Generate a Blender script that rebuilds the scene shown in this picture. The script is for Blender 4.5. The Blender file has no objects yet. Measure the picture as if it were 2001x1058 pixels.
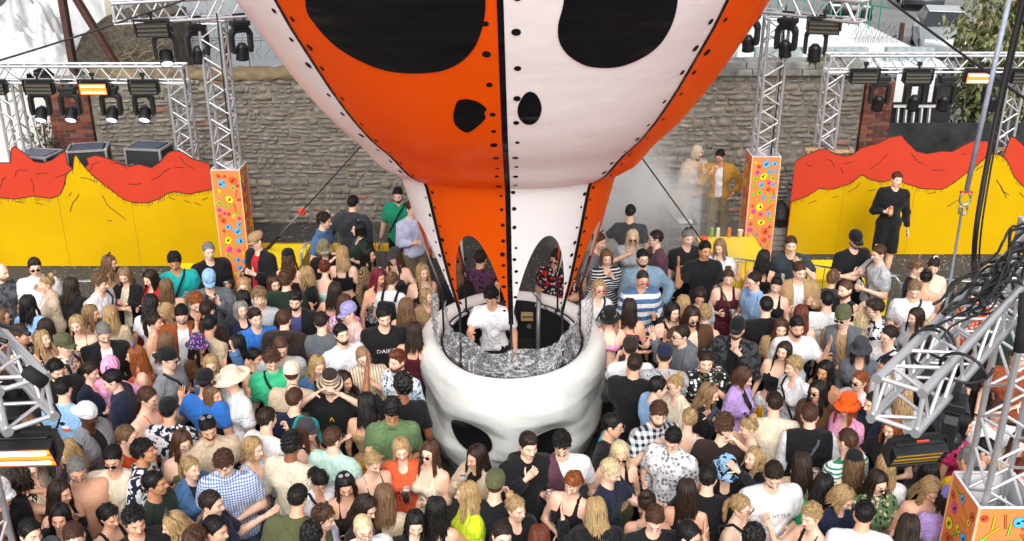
import bpy, bmesh, math, random
import numpy as np
from mathutils import Vector, Matrix, Euler
random.seed(7); rng = np.random.default_rng(7)
S = bpy.context.scene
col = S.collection
R = math.radians

# ------------------------------------------------------------------ camera
CAM_H, PITCH, FPX = 6.6, R(22.7), 1957.0
cam = bpy.data.cameras.new('camera'); cam.sensor_width = 36.0; cam.lens = 36.0 * FPX / 2001.0
cam.clip_start = 0.1; cam.clip_end = 600
camo = bpy.data.objects.new('camera', cam); col.objects.link(camo)
camo.location = (0, 0, CAM_H); camo.rotation_euler = (math.pi / 2 - PITCH, 0, 0)
S.camera = camo

# ------------------------------------------------------------------ sky and sun (bright overcast)
SUN_EL, SUN_AZ = R(40), R(180)
w = bpy.data.worlds.new('World'); S.world = w; w.use_nodes = True
nt = w.node_tree; nt.nodes.clear()
sky = nt.nodes.new('ShaderNodeTexSky'); sky.sky_type = 'NISHITA'; sky.sun_disc = False
sky.sun_elevation = SUN_EL; sky.sun_rotation = SUN_AZ; sky.dust_density = 4.0; sky.air_density = 1.2
hs = nt.nodes.new('ShaderNodeHueSaturation'); hs.inputs['Saturation'].default_value = 0.12
bg = nt.nodes.new('ShaderNodeBackground'); bg.inputs['Strength'].default_value = 0.15
wo = nt.nodes.new('ShaderNodeOutputWorld')
nt.links.new(sky.outputs[0], hs.inputs['Color']); nt.links.new(hs.outputs[0], bg.inputs['Color']); nt.links.new(bg.outputs[0], wo.inputs['Surface'])
sl = bpy.data.lights.new('sun', 'SUN'); sl.energy = 1.5; sl.angle = R(60); sl.color = (1.0, 0.975, 0.94)
so = bpy.data.objects.new('sun', sl); col.objects.link(so)
# sun stands behind the camera's left shoulder, high up
sd = Vector((-0.06 * math.cos(SUN_EL), -0.998 * math.cos(SUN_EL), math.sin(SUN_EL)))
so.rotation_euler = sd.to_track_quat('Z', 'Y').to_euler(); so.location = sd * 40
S.view_settings.view_transform = 'Standard'; S.view_settings.look = 'None'
S.cycles.max_bounces = 12; S.cycles.diffuse_bounces = 8; S.cycles.transmission_bounces = 10; S.cycles.volume_bounces = 4; S.view_settings.exposure = 0.6; S.view_settings.gamma = 1.0; S.view_settings.use_curve_mapping = False

# ------------------------------------------------------------------ helpers
ct, st = math.cos(PITCH), math.sin(PITCH)
def ray(px, py):
    u = (px - 1000.5) / FPX; v = (py - 529.0) / FPX
    return u, ct - v * st, st + v * ct            # x, forward, down per unit of depth
def at_h(px, py, h):                              # where the sight line meets height h
    u, fw, dn = ray(px, py); z = (CAM_H - h) / dn
    return Vector((u * z, fw * z, h))
def at_Y(px, py, Y):                              # where it meets the upright plane y = Y
    u, fw, dn = ray(px, py); z = Y / fw
    return Vector((u * z, Y, CAM_H - dn * z))
def lin(h):
    h = h.lstrip('#'); c = [int(h[i:i + 2], 16) / 255 for i in (0, 2, 4)]
    return tuple(x / 12.92 if x <= .04045 else ((x + .055) / 1.055) ** 2.4 for x in c)

class MB:
    def __init__(s): s.v = []; s.f = []; s.m = []
    def add(s, verts, faces, mi=0):
        o = len(s.v); s.v += [tuple(p) for p in verts]
        for f in faces: s.f.append(tuple(i + o for i in f)); s.m.append(mi)
    def box(s, c, d, mi=0, rot=None, taper=1.0):
        hx, hy, hz = d[0] / 2, d[1] / 2, d[2] / 2; P = []
        for z in (-1, 1):
            t = taper if z > 0 else 1
            for x, y in ((-1, -1), (1, -1), (1, 1), (-1, 1)):
                p = Vector((x * hx * t, y * hy * t, z * hz))
                if rot is not None: p = rot @ p
                P.append(p + Vector(c))
        s.add(P, [(3, 2, 1, 0), (4, 5, 6, 7), (0, 1, 5, 4), (1, 2, 6, 5), (2, 3, 7, 6), (3, 0, 4, 7)], mi)
    def tube(s, pts, rad, n=8, mi=0, cap=True):
        pts = [Vector(p) for p in pts]; rings = []
        rads = rad if isinstance(rad, (list, tuple)) else [rad] * len(pts)
        ref = None
        for i, p in enumerate(pts):
            t = (pts[min(i + 1, len(pts) - 1)] - pts[max(i - 1, 0)])
            if t.length < 1e-9: t = Vector((0, 0, 1))
            t.normalize()
            if ref is None: ref = Vector((0, 0, 1)) if abs(t.z) < .9 else Vector((1, 0, 0))
            a = t.cross(ref); a.normalize(); b = t.cross(a); ref = a.cross(t) if False else ref
            rings.append([p + (a * math.cos(2 * math.pi * k / n) + b * math.sin(2 * math.pi * k / n)) * rads[i] for k in range(n)])
        V = [q for r in rings for q in r]; F = []
        for i in range(len(rings) - 1):
            for k in range(n):
                k2 = (k + 1) % n; F.append((i * n + k, i * n + k2, (i + 1) * n + k2, (i + 1) * n + k))
        if cap: F.append(tuple(range(n))[::-1]); F.append(tuple((len(rings) - 1) * n + k for k in range(n)))
        s.add(V, F, mi)
    def lathe(s, prof, n=16, mi=0, c=(0, 0, 0)):
        V = []; F = []
        for r, z in prof:
            for k in range(n):
                a = 2 * math.pi * k / n; V.append((c[0] + r * math.cos(a), c[1] + r * math.sin(a), c[2] + z))
        for i in range(len(prof) - 1):
            for k in range(n):
                k2 = (k + 1) % n; F.append((i * n + k, i * n + k2, (i + 1) * n + k2, (i + 1) * n + k))
        s.add(V, F, mi)
    def prism(s, poly, y0, y1, mi=0):             # polygon in x,z pushed from y0 (front) to y1 (back)
        n = len(poly)
        s.add([(x, y0, z) for x, z in poly] + [(x, y1, z) for x, z in poly],
              [tuple(range(n)), tuple(range(2 * n - 1, n - 1, -1))] + [(i + n, (i + 1) % n + n, (i + 1) % n, i) for i in range(n)], mi)
    def build(s, name, mats, parent=None, smooth=False, fixn=True):
        me = bpy.data.meshes.new(name); me.from_pydata(s.v, [], s.f)
        mats = mats if isinstance(mats, (list, tuple)) else [mats]
        for m in mats: me.materials.append(m)
        if len(mats) > 1: me.polygons.foreach_set('material_index', s.m)
        if smooth: me.polygons.foreach_set('use_smooth', [True] * len(me.polygons))
        if fixn:
            b = bmesh.new(); b.from_mesh(me); bmesh.ops.recalc_face_normals(b, faces=b.faces); b.to_mesh(me); b.free()
        me.update()
        return link(name, me, parent)
def link(name, me, parent=None):
    o = bpy.data.objects.new(name, me); col.objects.link(o)
    if parent is not None: o.parent = parent
    return o
def tag(o, label=None, cat=None, group=None, kind=None):
    if label: o['label'] = label
    if cat: o['category'] = cat
    if group: o['group'] = group
    if kind: o['kind'] = kind
    return o
def empty(name, loc=(0, 0, 0), rz=0):
    o = bpy.data.objects.new(name, None); o.empty_display_size = .1; col.objects.link(o); o.location = loc; o.rotation_euler = (0, 0, rz); return o
def bevel(o, wd=.01, seg=2):
    m = o.modifiers.new('b', 'BEVEL'); m.width = wd; m.segments = seg; m.limit_method = 'ANGLE'; return o
def fast_mesh(name, V, F, mats, mi=None, smooth=True):  # V (n,3), F list of quads array (m,4) [+tris]
    me = bpy.data.meshes.new(name); V = np.asarray(V, np.float32)
    F = np.asarray(F, np.int32); nq, k = F.shape
    me.vertices.add(len(V)); me.vertices.foreach_set('co', V.ravel())
    me.loops.add(nq * k); me.loops.foreach_set('vertex_index', F.ravel())
    me.polygons.add(nq); me.polygons.foreach_set('loop_start', np.arange(0, nq * k, k, dtype=np.int32))
    if mi is not None: me.polygons.foreach_set('material_index', np.asarray(mi, np.int32))
    if smooth: me.polygons.foreach_set('use_smooth', np.ones(nq, bool))
    for m in mats: me.materials.append(m)
    me.update(calc_edges=True); return me

# ------------------------------------------------------------------ materials
def nmat(name):
    m = bpy.data.materials.new(name); m.use_nodes = True; n = m.node_tree
    b = n.nodes['Principled BSDF']; return m, n, b
def N(n, t, **kw):
    x = n.nodes.new(t)
    for k, v in kw.items(): setattr(x, k, v)
    return x
def mathn(n, op, a, b=None, c=None):
    x = N(n, 'ShaderNodeMath', operation=op)
    for i, q in enumerate((a, b, c)):
        if q is None: continue
        if isinstance(q, (int, float)): x.inputs[i].default_value = q
        else: n.links.new(q, x.inputs[i])
    return x.outputs[0]
def mixc(n, fac, a, b, blend='MIX'):
    x = N(n, 'ShaderNodeMix', data_type='RGBA', blend_type=blend)
    for i, q in ((0, fac), (6, a), (7, b)):
        if isinstance(q, (int, float)): x.inputs[i].default_value = q
        elif isinstance(q, tuple): x.inputs[i].default_value = (*q[:3], 1)
        else: n.links.new(q, x.inputs[i])
    return x.outputs[2]
def noise(n, vec, scale, detail=3, rough=.55, out=0):
    x = N(n, 'ShaderNodeTexNoise'); x.inputs['Scale'].default_value = scale; x.inputs['Detail'].default_value = detail; x.inputs['Roughness'].default_value = rough
    if vec is not None: n.links.new(vec, x.inputs['Vector'])
    return x.outputs[out]
def ramp(n, fac, stops):
    x = N(n, 'ShaderNodeValToRGB'); e = x.color_ramp.elements
    while len(e) < len(stops): e.new(.5)
    for i, (p, c) in enumerate(stops): e[i].position = p; e[i].color = (*c[:3], 1) if isinstance(c, tuple) else (c, c, c, 1)
    n.links.new(fac, x.inputs[0]); return x.outputs[0]
def bump(n, b, h, strength=.3, dist=.02):
    x = N(n, 'ShaderNodeBump'); x.inputs['Strength'].default_value = strength; x.inputs['Distance'].default_value = dist
    n.links.new(h, x.inputs['Height']); n.links.new(x.outputs[0], b.inputs['Normal'])
_mc = {}
def mat(name, c, rough=.6, metal=0, var=.12, vs=6, bs=0, bst=.2, bd=.01, spec=.4, coat=0, vec='Object'):
    if name in _mc: return _mc[name]
    m, n, b = nmat(name); c = lin(c) if isinstance(c, str) else c
    tc = N(n, 'ShaderNodeTexCoord').outputs[vec]
    if var:
        f = noise(n, tc, vs, 4)
        k = ramp(n, f, [(.25, tuple(x * (1 - var * 1.6) for x in c)), (.75, tuple(min(1, x * (1 + var)) for x in c))])
        n.links.new(k, b.inputs['Base Color'])
    else: b.inputs['Base Color'].default_value = (*c, 1)
    b.inputs['Roughness'].default_value = rough; b.inputs['Metallic'].default_value = metal
    b.inputs['Specular IOR Level'].default_value = spec; b.inputs['Coat Weight'].default_value = coat
    if bs: bump(n, b, noise(n, tc, bs, 4), bst, bd)
    _mc[name] = m; return m
def emit(name, c, s):
    if name in _mc: return _mc[name]
    m, n, b = nmat(name); b.inputs['Base Color'].default_value = (*c, 1); b.inputs['Emission Color'].default_value = (*c, 1); b.inputs['Emission Strength'].default_value = s
    _mc[name] = m; return m
def clear_plastic(name, tint=(1, 1, 1), opac=.12, bs=30, bst=.6, bd=.01, rough=.08, streak=0):
    if name in _mc: return _mc[name]
    m, n, b = nmat(name); n.nodes.remove(b); o = n.nodes['Material Output']
    tr = N(n, 'ShaderNodeBsdfTransparent'); tr.inputs[0].default_value = (*tint, 1)
    gl = N(n, 'ShaderNodeBsdfGlossy'); gl.inputs['Roughness'].default_value = rough
    df = N(n, 'ShaderNodeBsdfDiffuse'); df.inputs[0].default_value = (.85, .86, .88, 1)
    fr = N(n, 'ShaderNodeFresnel'); fr.inputs[0].default_value = 1.5
    if bs:
        bp = N(n, 'ShaderNodeBump'); bp.inputs['Strength'].default_value = bst; bp.inputs['Distance'].default_value = bd
        tc = N(n, 'ShaderNodeTexCoord').outputs['Object']
        n.links.new(noise(n, tc, bs, 5, .7), bp.inputs['Height'])
        for q in (gl, df, fr): n.links.new(bp.outputs[0], q.inputs['Normal'])
    m1 = N(n, 'ShaderNodeMixShader'); n.links.new(fr.outputs[0], m1.inputs[0]); n.links.new(tr.outputs[0], m1.inputs[1]); n.links.new(gl.outputs[0], m1.inputs[2])
    m2 = N(n, 'ShaderNodeMixShader'); m2.inputs[0].default_value = opac
    if streak:
        tco = N(n, 'ShaderNodeTexCoord').outputs['Object']; tot = None      # painted glints: thin white ridges at two scales stand in for crease highlights
        for sc_, wt, sh_ in ((streak, 1.0, 11), (streak * 2.6, .45, 9)):
            rn = N(n, 'ShaderNodeTexNoise'); rn.inputs['Scale'].default_value = sc_; rn.inputs['Detail'].default_value = 3; rn.inputs['Distortion'].default_value = 1.6; n.links.new(tco, rn.inputs['Vector'])
            r_ = mathn(n, 'MAXIMUM', mathn(n, 'SUBTRACT', 1.0, mathn(n, 'MULTIPLY', mathn(n, 'ABSOLUTE', mathn(n, 'SUBTRACT', rn.outputs[0], .5)), sh_)), 0)
            r_ = mathn(n, 'MULTIPLY', mathn(n, 'POWER', r_, 2.2), wt); tot = r_ if tot is None else mathn(n, 'ADD', tot, r_)
        n.links.new(mathn(n, 'MINIMUM', mathn(n, 'ADD', mathn(n, 'MULTIPLY', tot, .5), opac * .3), .9), m2.inputs[0])
    n.links.new(m1.outputs[0], m2.inputs[1]); n.links.new(df.outputs[0], m2.inputs[2])
    n.links.new(m2.outputs[0], o.inputs['Surface']); _mc[name] = m; return m
alu = mat('truss_aluminium', (.62, .62, .64), .34, .75, .08, 3)
alu2 = mat('brace_aluminium', (.72, .72, .74), .3, .6, .06, 3)
blackp = mat('black_plastic', (.012, .012, .013), .42, 0, .2, 8)
blackm = mat('black_metal', (.02, .02, .021), .36, .3, .15, 8)
rubber = mat('black_rubber', (.012, .012, .012), .55, 0, .15, 5)
steel = mat('galvanised_steel', (.42, .43, .44), .4, .8, .15, 12)
wood = mat('bare_timber', '#b89a70', .7, 0, .25, 14, 40, .3)
# ================================================================== THE SETTING
def ground_mat():
    m, n, b = nmat('gravel_ground'); tc = N(n, 'ShaderNodeTexCoord').outputs['Object']
    big = noise(n, tc, .6, 5); fine = noise(n, tc, 42, 4, .7)
    v = N(n, 'ShaderNodeTexVoronoi'); v.inputs['Scale'].default_value = 38; n.links.new(tc, v.inputs['Vector'])
    c1 = ramp(n, fine, [(.3, (.020, .019, .018)), (.62, (.075, .070, .064)), (.8, (.16, .15, .14))])
    c2 = mixc(n, mathn(n, 'MULTIPLY', big, .7), c1, (.045, .040, .035))
    n.links.new(c2, b.inputs['Base Color']); b.inputs['Roughness'].default_value = .85
    bump(n, b, v.outputs['Distance'], .8, .02); return m
g = MB(); nx, ny = 60, 60
xs = np.linspace(-150, 150, nx); ys = np.linspace(-60, 260, ny)
g.add([(x, y, 0) for y in ys for x in xs], [(j * nx + i, j * nx + i + 1, (j + 1) * nx + i + 1, (j + 1) * nx + i) for j in range(ny - 1) for i in range(nx - 1)])
tag(g.build('ground', ground_mat(), fixn=False), 'dark trodden gravel ground under the crowd', kind='structure')
# loose pebbles along the edge of the boards and the wall foot
pm = [mat('pebble_%d' % i, c, .8) for i, c in enumerate([(.11, .10, .09), (.19, .175, .16), (.05, .045, .042)])]
pb = MB()
for i in range(9000):
    x = random.uniform(-8, 8.5); y = random.uniform(13.6, 18.0); s = random.uniform(.009, .026)
    P = [Vector(p) * s * random.uniform(.7, 1.2) for p in ((1, 0, 0), (0, 1, 0), (-1, 0, 0), (0, -1, 0), (0, 0, .8))]
    pb.add([p + Vector((x, y, 0)) for p in P], [(0, 1, 4), (1, 2, 4), (2, 3, 4), (3, 0, 4)], random.randrange(3))
tag(pb.build('loose_gravel', pm, fixn=False), 'loose grey gravel chips scattered on the ground', kind='stuff')

# ---- old rubble stone wall
WY = 18.12
def stone_mats():
    out = []
    for i, c in enumerate([(.212, .188, .156), (.255, .228, .188), (.172, .155, .133), (.295, .262, .21), (.228, .19, .147), (.222, .212, .193), (.30, .15, .11)]):
        m, n, b = nmat('stone_%d' % i); tc = N(n, 'ShaderNodeTexCoord').outputs['Object']
        g_ = N(n, 'ShaderNodeNewGeometry').outputs['Position']
        f1 = noise(n, g_, 9, 5, .65); f2 = noise(n, g_, 2.1, 3)
        a = ramp(n, f1, [(.25, tuple(x * .5 for x in c)), (.5, c), (.75, tuple(x * 1.4 for x in c))])
        a = mixc(n, ramp(n, f2, [(.5, 0.0), (.75, .45)]), a, (.15, .145, .11))
        n.links.new(a, b.inputs['Base Color']); b.inputs['Roughness'].default_value = .9
        bump(n, b, noise(n, g_, 30, 5, .7), .6, .012); out.append(m)
    return out
SM = stone_mats()
def stone_mesh(k):                                 # irregular pillow-faced block, unit size, face towards -y
    rr = random.Random(k); V = []; F = []; nx, nz = 5, 4
    for j in range(nz):
        for i in range(nx):
            x = i / (nx - 1) - .5; z = j / (nz - 1) - .5
            e = max(abs(x), abs(z)) * 2
            d = -.5 + (.34 if e > .95 else .0) + rr.uniform(-.10, .10)
            kx = 1 - .10 * (abs(z) * 2) ** 2 * rr.random(); kz = 1 - .18 * (abs(x) * 2) ** 2 * rr.random()
            V.append((x * kx + rr.uniform(-.025, .025), d, z * kz + rr.uniform(-.05, .05)))
    for j in range(nz - 1):
        for i in range(nx - 1): F.append((j * nx + i, j * nx + i + 1, (j + 1) * nx + i + 1, (j + 1) * nx + i))
    rim = [i for i in range(nx)] + [j * nx + nx - 1 for j in range(1, nz)] + [(nz - 1) * nx + i for i in range(nx - 2, -1, -1)] + [j * nx for j in range(nz - 2, 0, -1)]
    o = len(V)
    for q in rim: V.append((V[q][0], .5, V[q][2]))
    L = len(rim)
    for i in range(L): F.append((rim[i], o + i, o + (i + 1) % L, rim[(i + 1) % L]))
    return V, F
SV = [stone_mesh(k) for k in range(14)]
SME = []
for k, (V, F) in enumerate(SV):
    row = []
    for mi in range(len(SM)):
        me = bpy.data.meshes.new('stone'); me.from_pydata(V, [], F); me.materials.append(SM[mi]); me.polygons.foreach_set('use_smooth', [True] * len(F)); row.append(me)
    SME.append(row)
mortar = mat('lime_mortar', (.228, .203, .164), .95, 0, .3, 4, 40, .7, .012)
def stone_wall(x0, x1, top, seen, label, name='stone_wall'):
    root = empty(name, ((x0 + x1) / 2, WY, 0)); tag(root, label, 'wall')
    ox = (x0 + x1) / 2
    c = MB(); c.box((0, .222, top / 2), (x1 - x0, .42, top)); c.build('wall_core', mortar, root)
    st_ = []
    z = 0.0
    while z < top - .06:
        hgt = random.choice([.06, .075, .09, .11, .135, .17]) * random.uniform(.9, 1.1)
        if z + hgt > top - .05: hgt = top - z
        x = x0 + random.uniform(0, .12)
        while x < x1 - .05:
            wd = min(random.choice([.09, .12, .16, .21, .27, .38]) * random.uniform(.8, 1.2) * (1 if hgt > .1 else 1.15), x1 - x)
            if hgt > .13 and random.random() < .22:          # two thin stones one above the other
                st_.append((x, z, wd, hgt * .5)); st_.append((x, z + hgt * .5, wd, hgt * .5))
            else: st_.append((x, z, wd, hgt))
            x += wd
        z += hgt
    vis = []; rest = []
    for q in st_: (vis if seen(q[0] + q[2] / 2, q[1] + q[3] / 2) else rest).append(q)
    vis.sort(key=lambda q: -q[2] * q[3]); rest += vis[300:]; vis = vis[:300]
    def place(q):
        x, z, wd, hg = q; g = .008; z += .035 * math.sin(x * 1.7 + z * 3) * math.sin(math.pi * min(1, max(0, z / top)))       # wandering courses
        return Vector((x + wd / 2 - ox, .036 + random.uniform(-.016, .012), z + hg / 2)), Vector((wd * random.uniform(.84, 1.0) - g, .10, hg * random.uniform(.75, 1.06) - g)), random.uniform(-.09, .09)
    for q in vis:
        p, s, r = place(q); mi = random.choices(range(7), [5, 5, 4, 3, 4, 4, .35])[0]
        o = link('stone', random.choice(SME)[mi], root); o.location = p; o.scale = s; o.rotation_euler = (0, r, 0)
    mb = MB()
    for q in rest:
        p, s, r = place(q); V, F = random.choice(SV); mi = random.choices(range(7), [5, 5, 4, 3, 4, 4, .35])[0]
        M = Matrix.LocRotScale(p, Euler((0, r, 0)), s); mb.add([M @ Vector(v) for v in V], F, mi)
    if rest: tag(mb.build('smaller_stones', SM, root, smooth=True, fixn=False), kind='stuff')
    return root
def seen_l(x, z): return -7.8 < x < -2.0 and z > .1
wl = stone_wall(-7.72, 0.0, 2.80, lambda x, z: z > .15 and -7.7 < x < -1.9, 'long grey rubble stone wall with earthy capping behind the jagged-ridge yellow board')
wr = stone_wall(0.0, 6.42, 2.86, lambda x, z: z > .15 and x > 1.7, 'dark rubble stone wall with flat coping slabs behind the two people drinking', 'stone_wall')
# earth capping on the left, coping slabs on the right
cp = MB(); n = 60
for i in range(n + 1):
    x = -7.72 + 7.72 * i / n; 
    for (yy, zz) in ((-.04, 2.78), (-.05, 2.84), (.05, 2.93), (.35, 2.95), (.5, 2.8)):
        cp.v.append((x + 3.86, yy + random.uniform(-.02, .02), zz + random.uniform(-.02, .025)))
for i in range(n):
    for k in range(4): cp.f.append((i * 5 + k, (i + 1) * 5 + k, (i + 1) * 5 + k + 1, i * 5 + k + 1)); cp.m.append(0)
cp.build('earth_capping', mat('dry_earth', '#7a6a50', .95, 0, .35, 5, 30, .7, .02), wl, smooth=True)
x = .02
copm = mat('coping_stone', (.24, .235, .22), .9, 0, .4, 4, 25, .7, .015)
for rw, (zz, yy, hh) in enumerate(((2.92, .2, .115), (3.035, .22, .125))):
    x = .02 + rw * .3
    while x < 6.38:
        wd = min(random.uniform(.55, .95), 6.4 - x)
        b_ = MB(); b_.box((x + wd / 2 - 3.21, yy, zz), (wd - .012, .62 - rw * .08, hh - .006)); bevel(b_.build('coping_slab', copm, wr), .012); x += wd

# ---- brick piers at the two ends of the wall
bm_ = [mat('brick_%d' % i, c, .88, 0, .3, 10, 40, .4) for i, c in enumerate(['#7e4536', '#6d3a30', '#8f5443', '#5e3a33', '#84594a'])]
def pier(x0, x1, top, label):
    root = empty('brick_pier', ((x0 + x1) / 2, WY - .06, 0)); tag(root, label, 'brick pier', 'brick piers ending the stone wall')
    wd = x1 - x0; c = MB(); c.box((0, .3, top / 2), (wd - .02, .56, top)); c.build('pier_core', mortar, root)
    z = 0; r = 0; nb = 0
    base = []
    for mi in range(5):
        q = MB(); q.box((0, 0, 0), (1, 1, 1)); 
        me = bpy.data.meshes.new('brick'); me.from_pydata(q.v, [], q.f); me.materials.append(bm_[mi]); base.append(me)
    while z < top - .05:
        x = -wd / 2 - (.11 if r % 2 else 0)
        while x < wd / 2 - .02:
            a, b2 = max(x, -wd / 2), min(x + .215, wd / 2)
            if b2 - a > .04:
                o = link('brick', random.choice(base), root); o.location = ((a + b2) / 2, .06 + random.uniform(-.006, .006), z + .034); o.scale = (b2 - a - .011, .11, .062); o.rotation_euler = (0, random.uniform(-.02, .02), 0); nb += 1
            x += .225
        z += .0745; r += 1
pier(-8.5, -7.74, 2.75, 'weathered red brick pier beside the pale sheet wall')
pier(6.44, 6.96, 2.78, 'dark red brick pier beside the white slatted panel')

# ---- lean-to roof of pale boards with a crumpled tarpaulin pile, behind the left end
boards = mat('pale_boards', '#b7aa95', .8, 0, .25, 3, 30, .4)
rt = empty('board_roof', (-10, 20, 0)); tag(rt, 'low roof of pale weathered boards behind the wall', 'roof')
for i in range(26):
    b_ = MB(); y = 18.75 + i * .31
    b_.box((0, 0, 0), (6.6 - (i % 3) * .06, .295, .04)); o = b_.build('plank', mat('pale_board_%d' % (i % 4), ['#c2b69f', '#ab9d86', '#b6a78e', '#9d8b73'][i % 4], .8, 0, .25, 3, 30, .4), rt)
    o.location = (-.6 + random.uniform(-.03, .03), y - 20, 2.48 + .030 * (i * .31) + random.uniform(-.008, .008)); o.rotation_euler = (R(1.7), 0, random.uniform(-.006, .006))
w_ = MB(); w_.box((-.6, -1.33, 1.22), (6.5, .1, 2.44)); w_.build('sheet_wall', mat('white_sheet_wall', '#cfcfca', .6, 0, .08, 1.5, 6, .2, .02), rt)
w_ = MB(); w_.box((-.6, 6.4, 1.35), (6.4, .1, 2.7)); w_.build('back_wall', mat('white_sheet_wall', '#cfcfca'), rt)
def tarp(cx, cy, z0, rx, ry, hgt, seed, name, label):
    rs = np.random.default_rng(seed); n = 80
    u = np.linspace(-1, 1, n); X, Y = np.meshgrid(u, u); r = np.sqrt(X ** 2 + Y ** 2)
    Z = hgt * np.clip(1 - r ** 1.9, 0, 1) ** .75
    for k in range(26):
        a = rs.uniform(0, math.pi); fq = rs.uniform(4, 17); ph = rs.uniform(0, 6.3)
        d = X * math.cos(a) + Y * math.sin(a) + .25 * np.sin(3 * (X * math.sin(a) - Y * math.cos(a)) + ph)
        Z += hgt * (1.9 / fq) * (1 - np.abs(np.sin(fq * d + ph))) ** 1.6 * np.clip(1.05 - r, 0, 1)
    V = np.stack([X * rx, Y * ry, np.maximum(Z, .004)], -1).reshape(-1, 3)
    idx = np.arange(n * n).reshape(n, n); keep = (r[:-1, :-1] < .98 + .1 * np.sin(7 * np.arctan2(Y, X))[:-1, :-1])
    F = np.stack([idx[:-1, :-1], idx[:-1, 1:], idx[1:, 1:], idx[1:, :-1]], -1)[keep]
    o = link(name, fast_mesh(name, V, F, [mat('white_tarpaulin', '#b9babb', .5, 0, .10, 3, 9, .5, .05)])); o.location = (cx, cy, z0); o.rotation_euler = (R(1.7), 0, 0)
    return tag(o, label, 'tarpaulin')
tarp(-9.55, 19.95, 2.53, 1.35, 1.15, .55, 3, 'tarpaulin', 'crumpled white tarpaulin spread at the roof edge')
tarp(-9.6, 22.6, 2.62, 2.0, 1.7, .85, 5, 'tarpaulin', 'tall heap of folded white tarpaulin further up the board roof')
# rusty steel posts
rust = mat('rusty_steel', '#4d332b', .75, .2, .3, 12, 40, .3)
def beam(name, a, b, wd, m, label, cat, ribbed=True):
    a, b = Vector(a), Vector(b); d = b - a; q = d.to_track_quat('Z', 'Y').to_matrix(); mb = MB()
    mb.box((a + b) / 2, (wd, wd * .25, d.length), 0, q)
    for s_ in (-1, 1): mb.box((a + b) / 2 + q @ Vector((s_ * (wd / 2 - wd * .06), wd * .3, 0)), (wd * .12, wd * .4, d.length), 0, q)
    return tag(mb.build(name, m), label, cat)
beam('steel_post', at_Y(150, 150, 18.9) - Vector((0, 0, 2.1)), at_Y(105, -120, 18.9), .17, rust, 'upright rusty steel post rising behind the lit truss', 'post')
beam('steel_post', at_Y(232, 160, 18.75) - Vector((-.9, 0, 1.7)), at_Y(92, -90, 18.75), .16, rust, 'leaning rusty steel brace crossing the stone shed', 'post')
# stone shed end
sh = MB(); pts = [at_Y(x, y, 19.4) for x, y in ((120, 190), (140, 120), (160, 70), (205, 33), (260, 12), (330, 30), (352, 170))]
poly = [(p.x, p.z) for p in pts]; poly = [(poly[0][0], 0)] + poly + [(poly[-1][0], 0)]
sh.prism(poly, 19.4, 20.6)
mm, n_, b_ = nmat('shed_rubble'); tc = N(n_, 'ShaderNodeTexCoord').outputs['Object']
vv = N(n_, 'ShaderNodeTexVoronoi'); vv.inputs['Scale'].default_value = 5.5; n_.links.new(tc, vv.inputs['Vector'])
cc = mixc(n_, ramp(n_, noise(n_, tc, 11, 5, .7), [(.3, 0.0), (.7, 1.0)]), (.035, .03, .022), (.17, .15, .11))
n_.links.new(cc, b_.inputs['Base Color']); b_.inputs['Roughness'].default_value = .95; bump(n_, b_, noise(n_, tc, 9, 6, .7), 1.0, .12)
tag(sh.build('stone_shed', mm), 'mossy brown stone shed gable with dead twigs behind the spotlight truss', 'shed')
tw = MB()
for i in range(16):
    p = at_Y(random.uniform(235, 320), random.uniform(108, 150), 19.3); pts = [p]
    for k in range(5): pts.append(pts[-1] + Vector((random.uniform(-.16, .16), random.uniform(-.03, .03), random.uniform(-.02, .13))))
    tw.tube(pts, [.012, .010, .008, .006, .005, .003], 4)
tag(tw.build('dead_twigs', mat('dead_twig', '#8d7a5c', .9)), 'bare pale twigs growing up the stone shed', 'twigs', kind='stuff')
# grey panel building behind the wall, joints as gaps, barbed wire in front
gp = empty('panel_building', (-5.6, 20.5, 0)); tag(gp, 'grey concrete panel building showing above the earth-capped stone wall', 'building')
pmat = mat('grey_panel', '#8f959a', .75, 0, .1, 1.5, 12, .2, .01)
for j in range(4):
    for i in range(4):
        b_ = MB(); b_.box((0, 0, 0), (1.235, .12, .86)); o = b_.build('panel', pmat, gp); o.location = (-1.62 + i * 1.25, .0 + j * .01, .5 + j * .87 + .4)
b_ = MB(); b_.box((.25, .35, 2.0), (5.0, .5, 4.0)); b_.build('inner_wall', mat('panel_joint', (.12, .125, .13), .9), gp)
b_ = MB(); b_.box((-2.32, -.1, 2.0), (.16, .5, 4.1)); b_.build('corner_post', mat('pale_render', '#b3ab98', .85, 0, .2, 4), gp)
wi = MB()
for i in range(26):
    x0 = -2.1 + i * .165; pts = []
    for k in range(14): pts.append((x0 + .06 * math.sin(k * .9 + i) + .03 * math.sin(k * 2.3 + 2 * i), -.25, 2.75 + k * .075))
    wi.tube(pts, .0045, 4)
for z in (3.15, 3.62): wi.tube([(-2.2, -.25, z), (2.3, -.25, z + .03)], .005, 4)
tag(wi.build('wire_mesh', mat('fence_wire', (.06, .065, .07), .6, .5), gp), kind='stuff')
beam('steel_post', at_Y(452, 165, 19.2) - Vector((0, 0, 2.4)), at_Y(434, 55, 19.2), .07, rust, 'thin rusty post in front of the grey panels', 'post')
# green sheet far behind
b_ = MB(); b_.box(at_Y(172, -30, 28.6), (3.6, .1, 1.35)); tag(b_.build('green_hoarding', mat('green_sheet', '#0c7a4c', .6)), 'bright green sheet hoarding far behind the board roof', 'hoarding')
# dark shrubs in the far top-left corner: see greenery below

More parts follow.
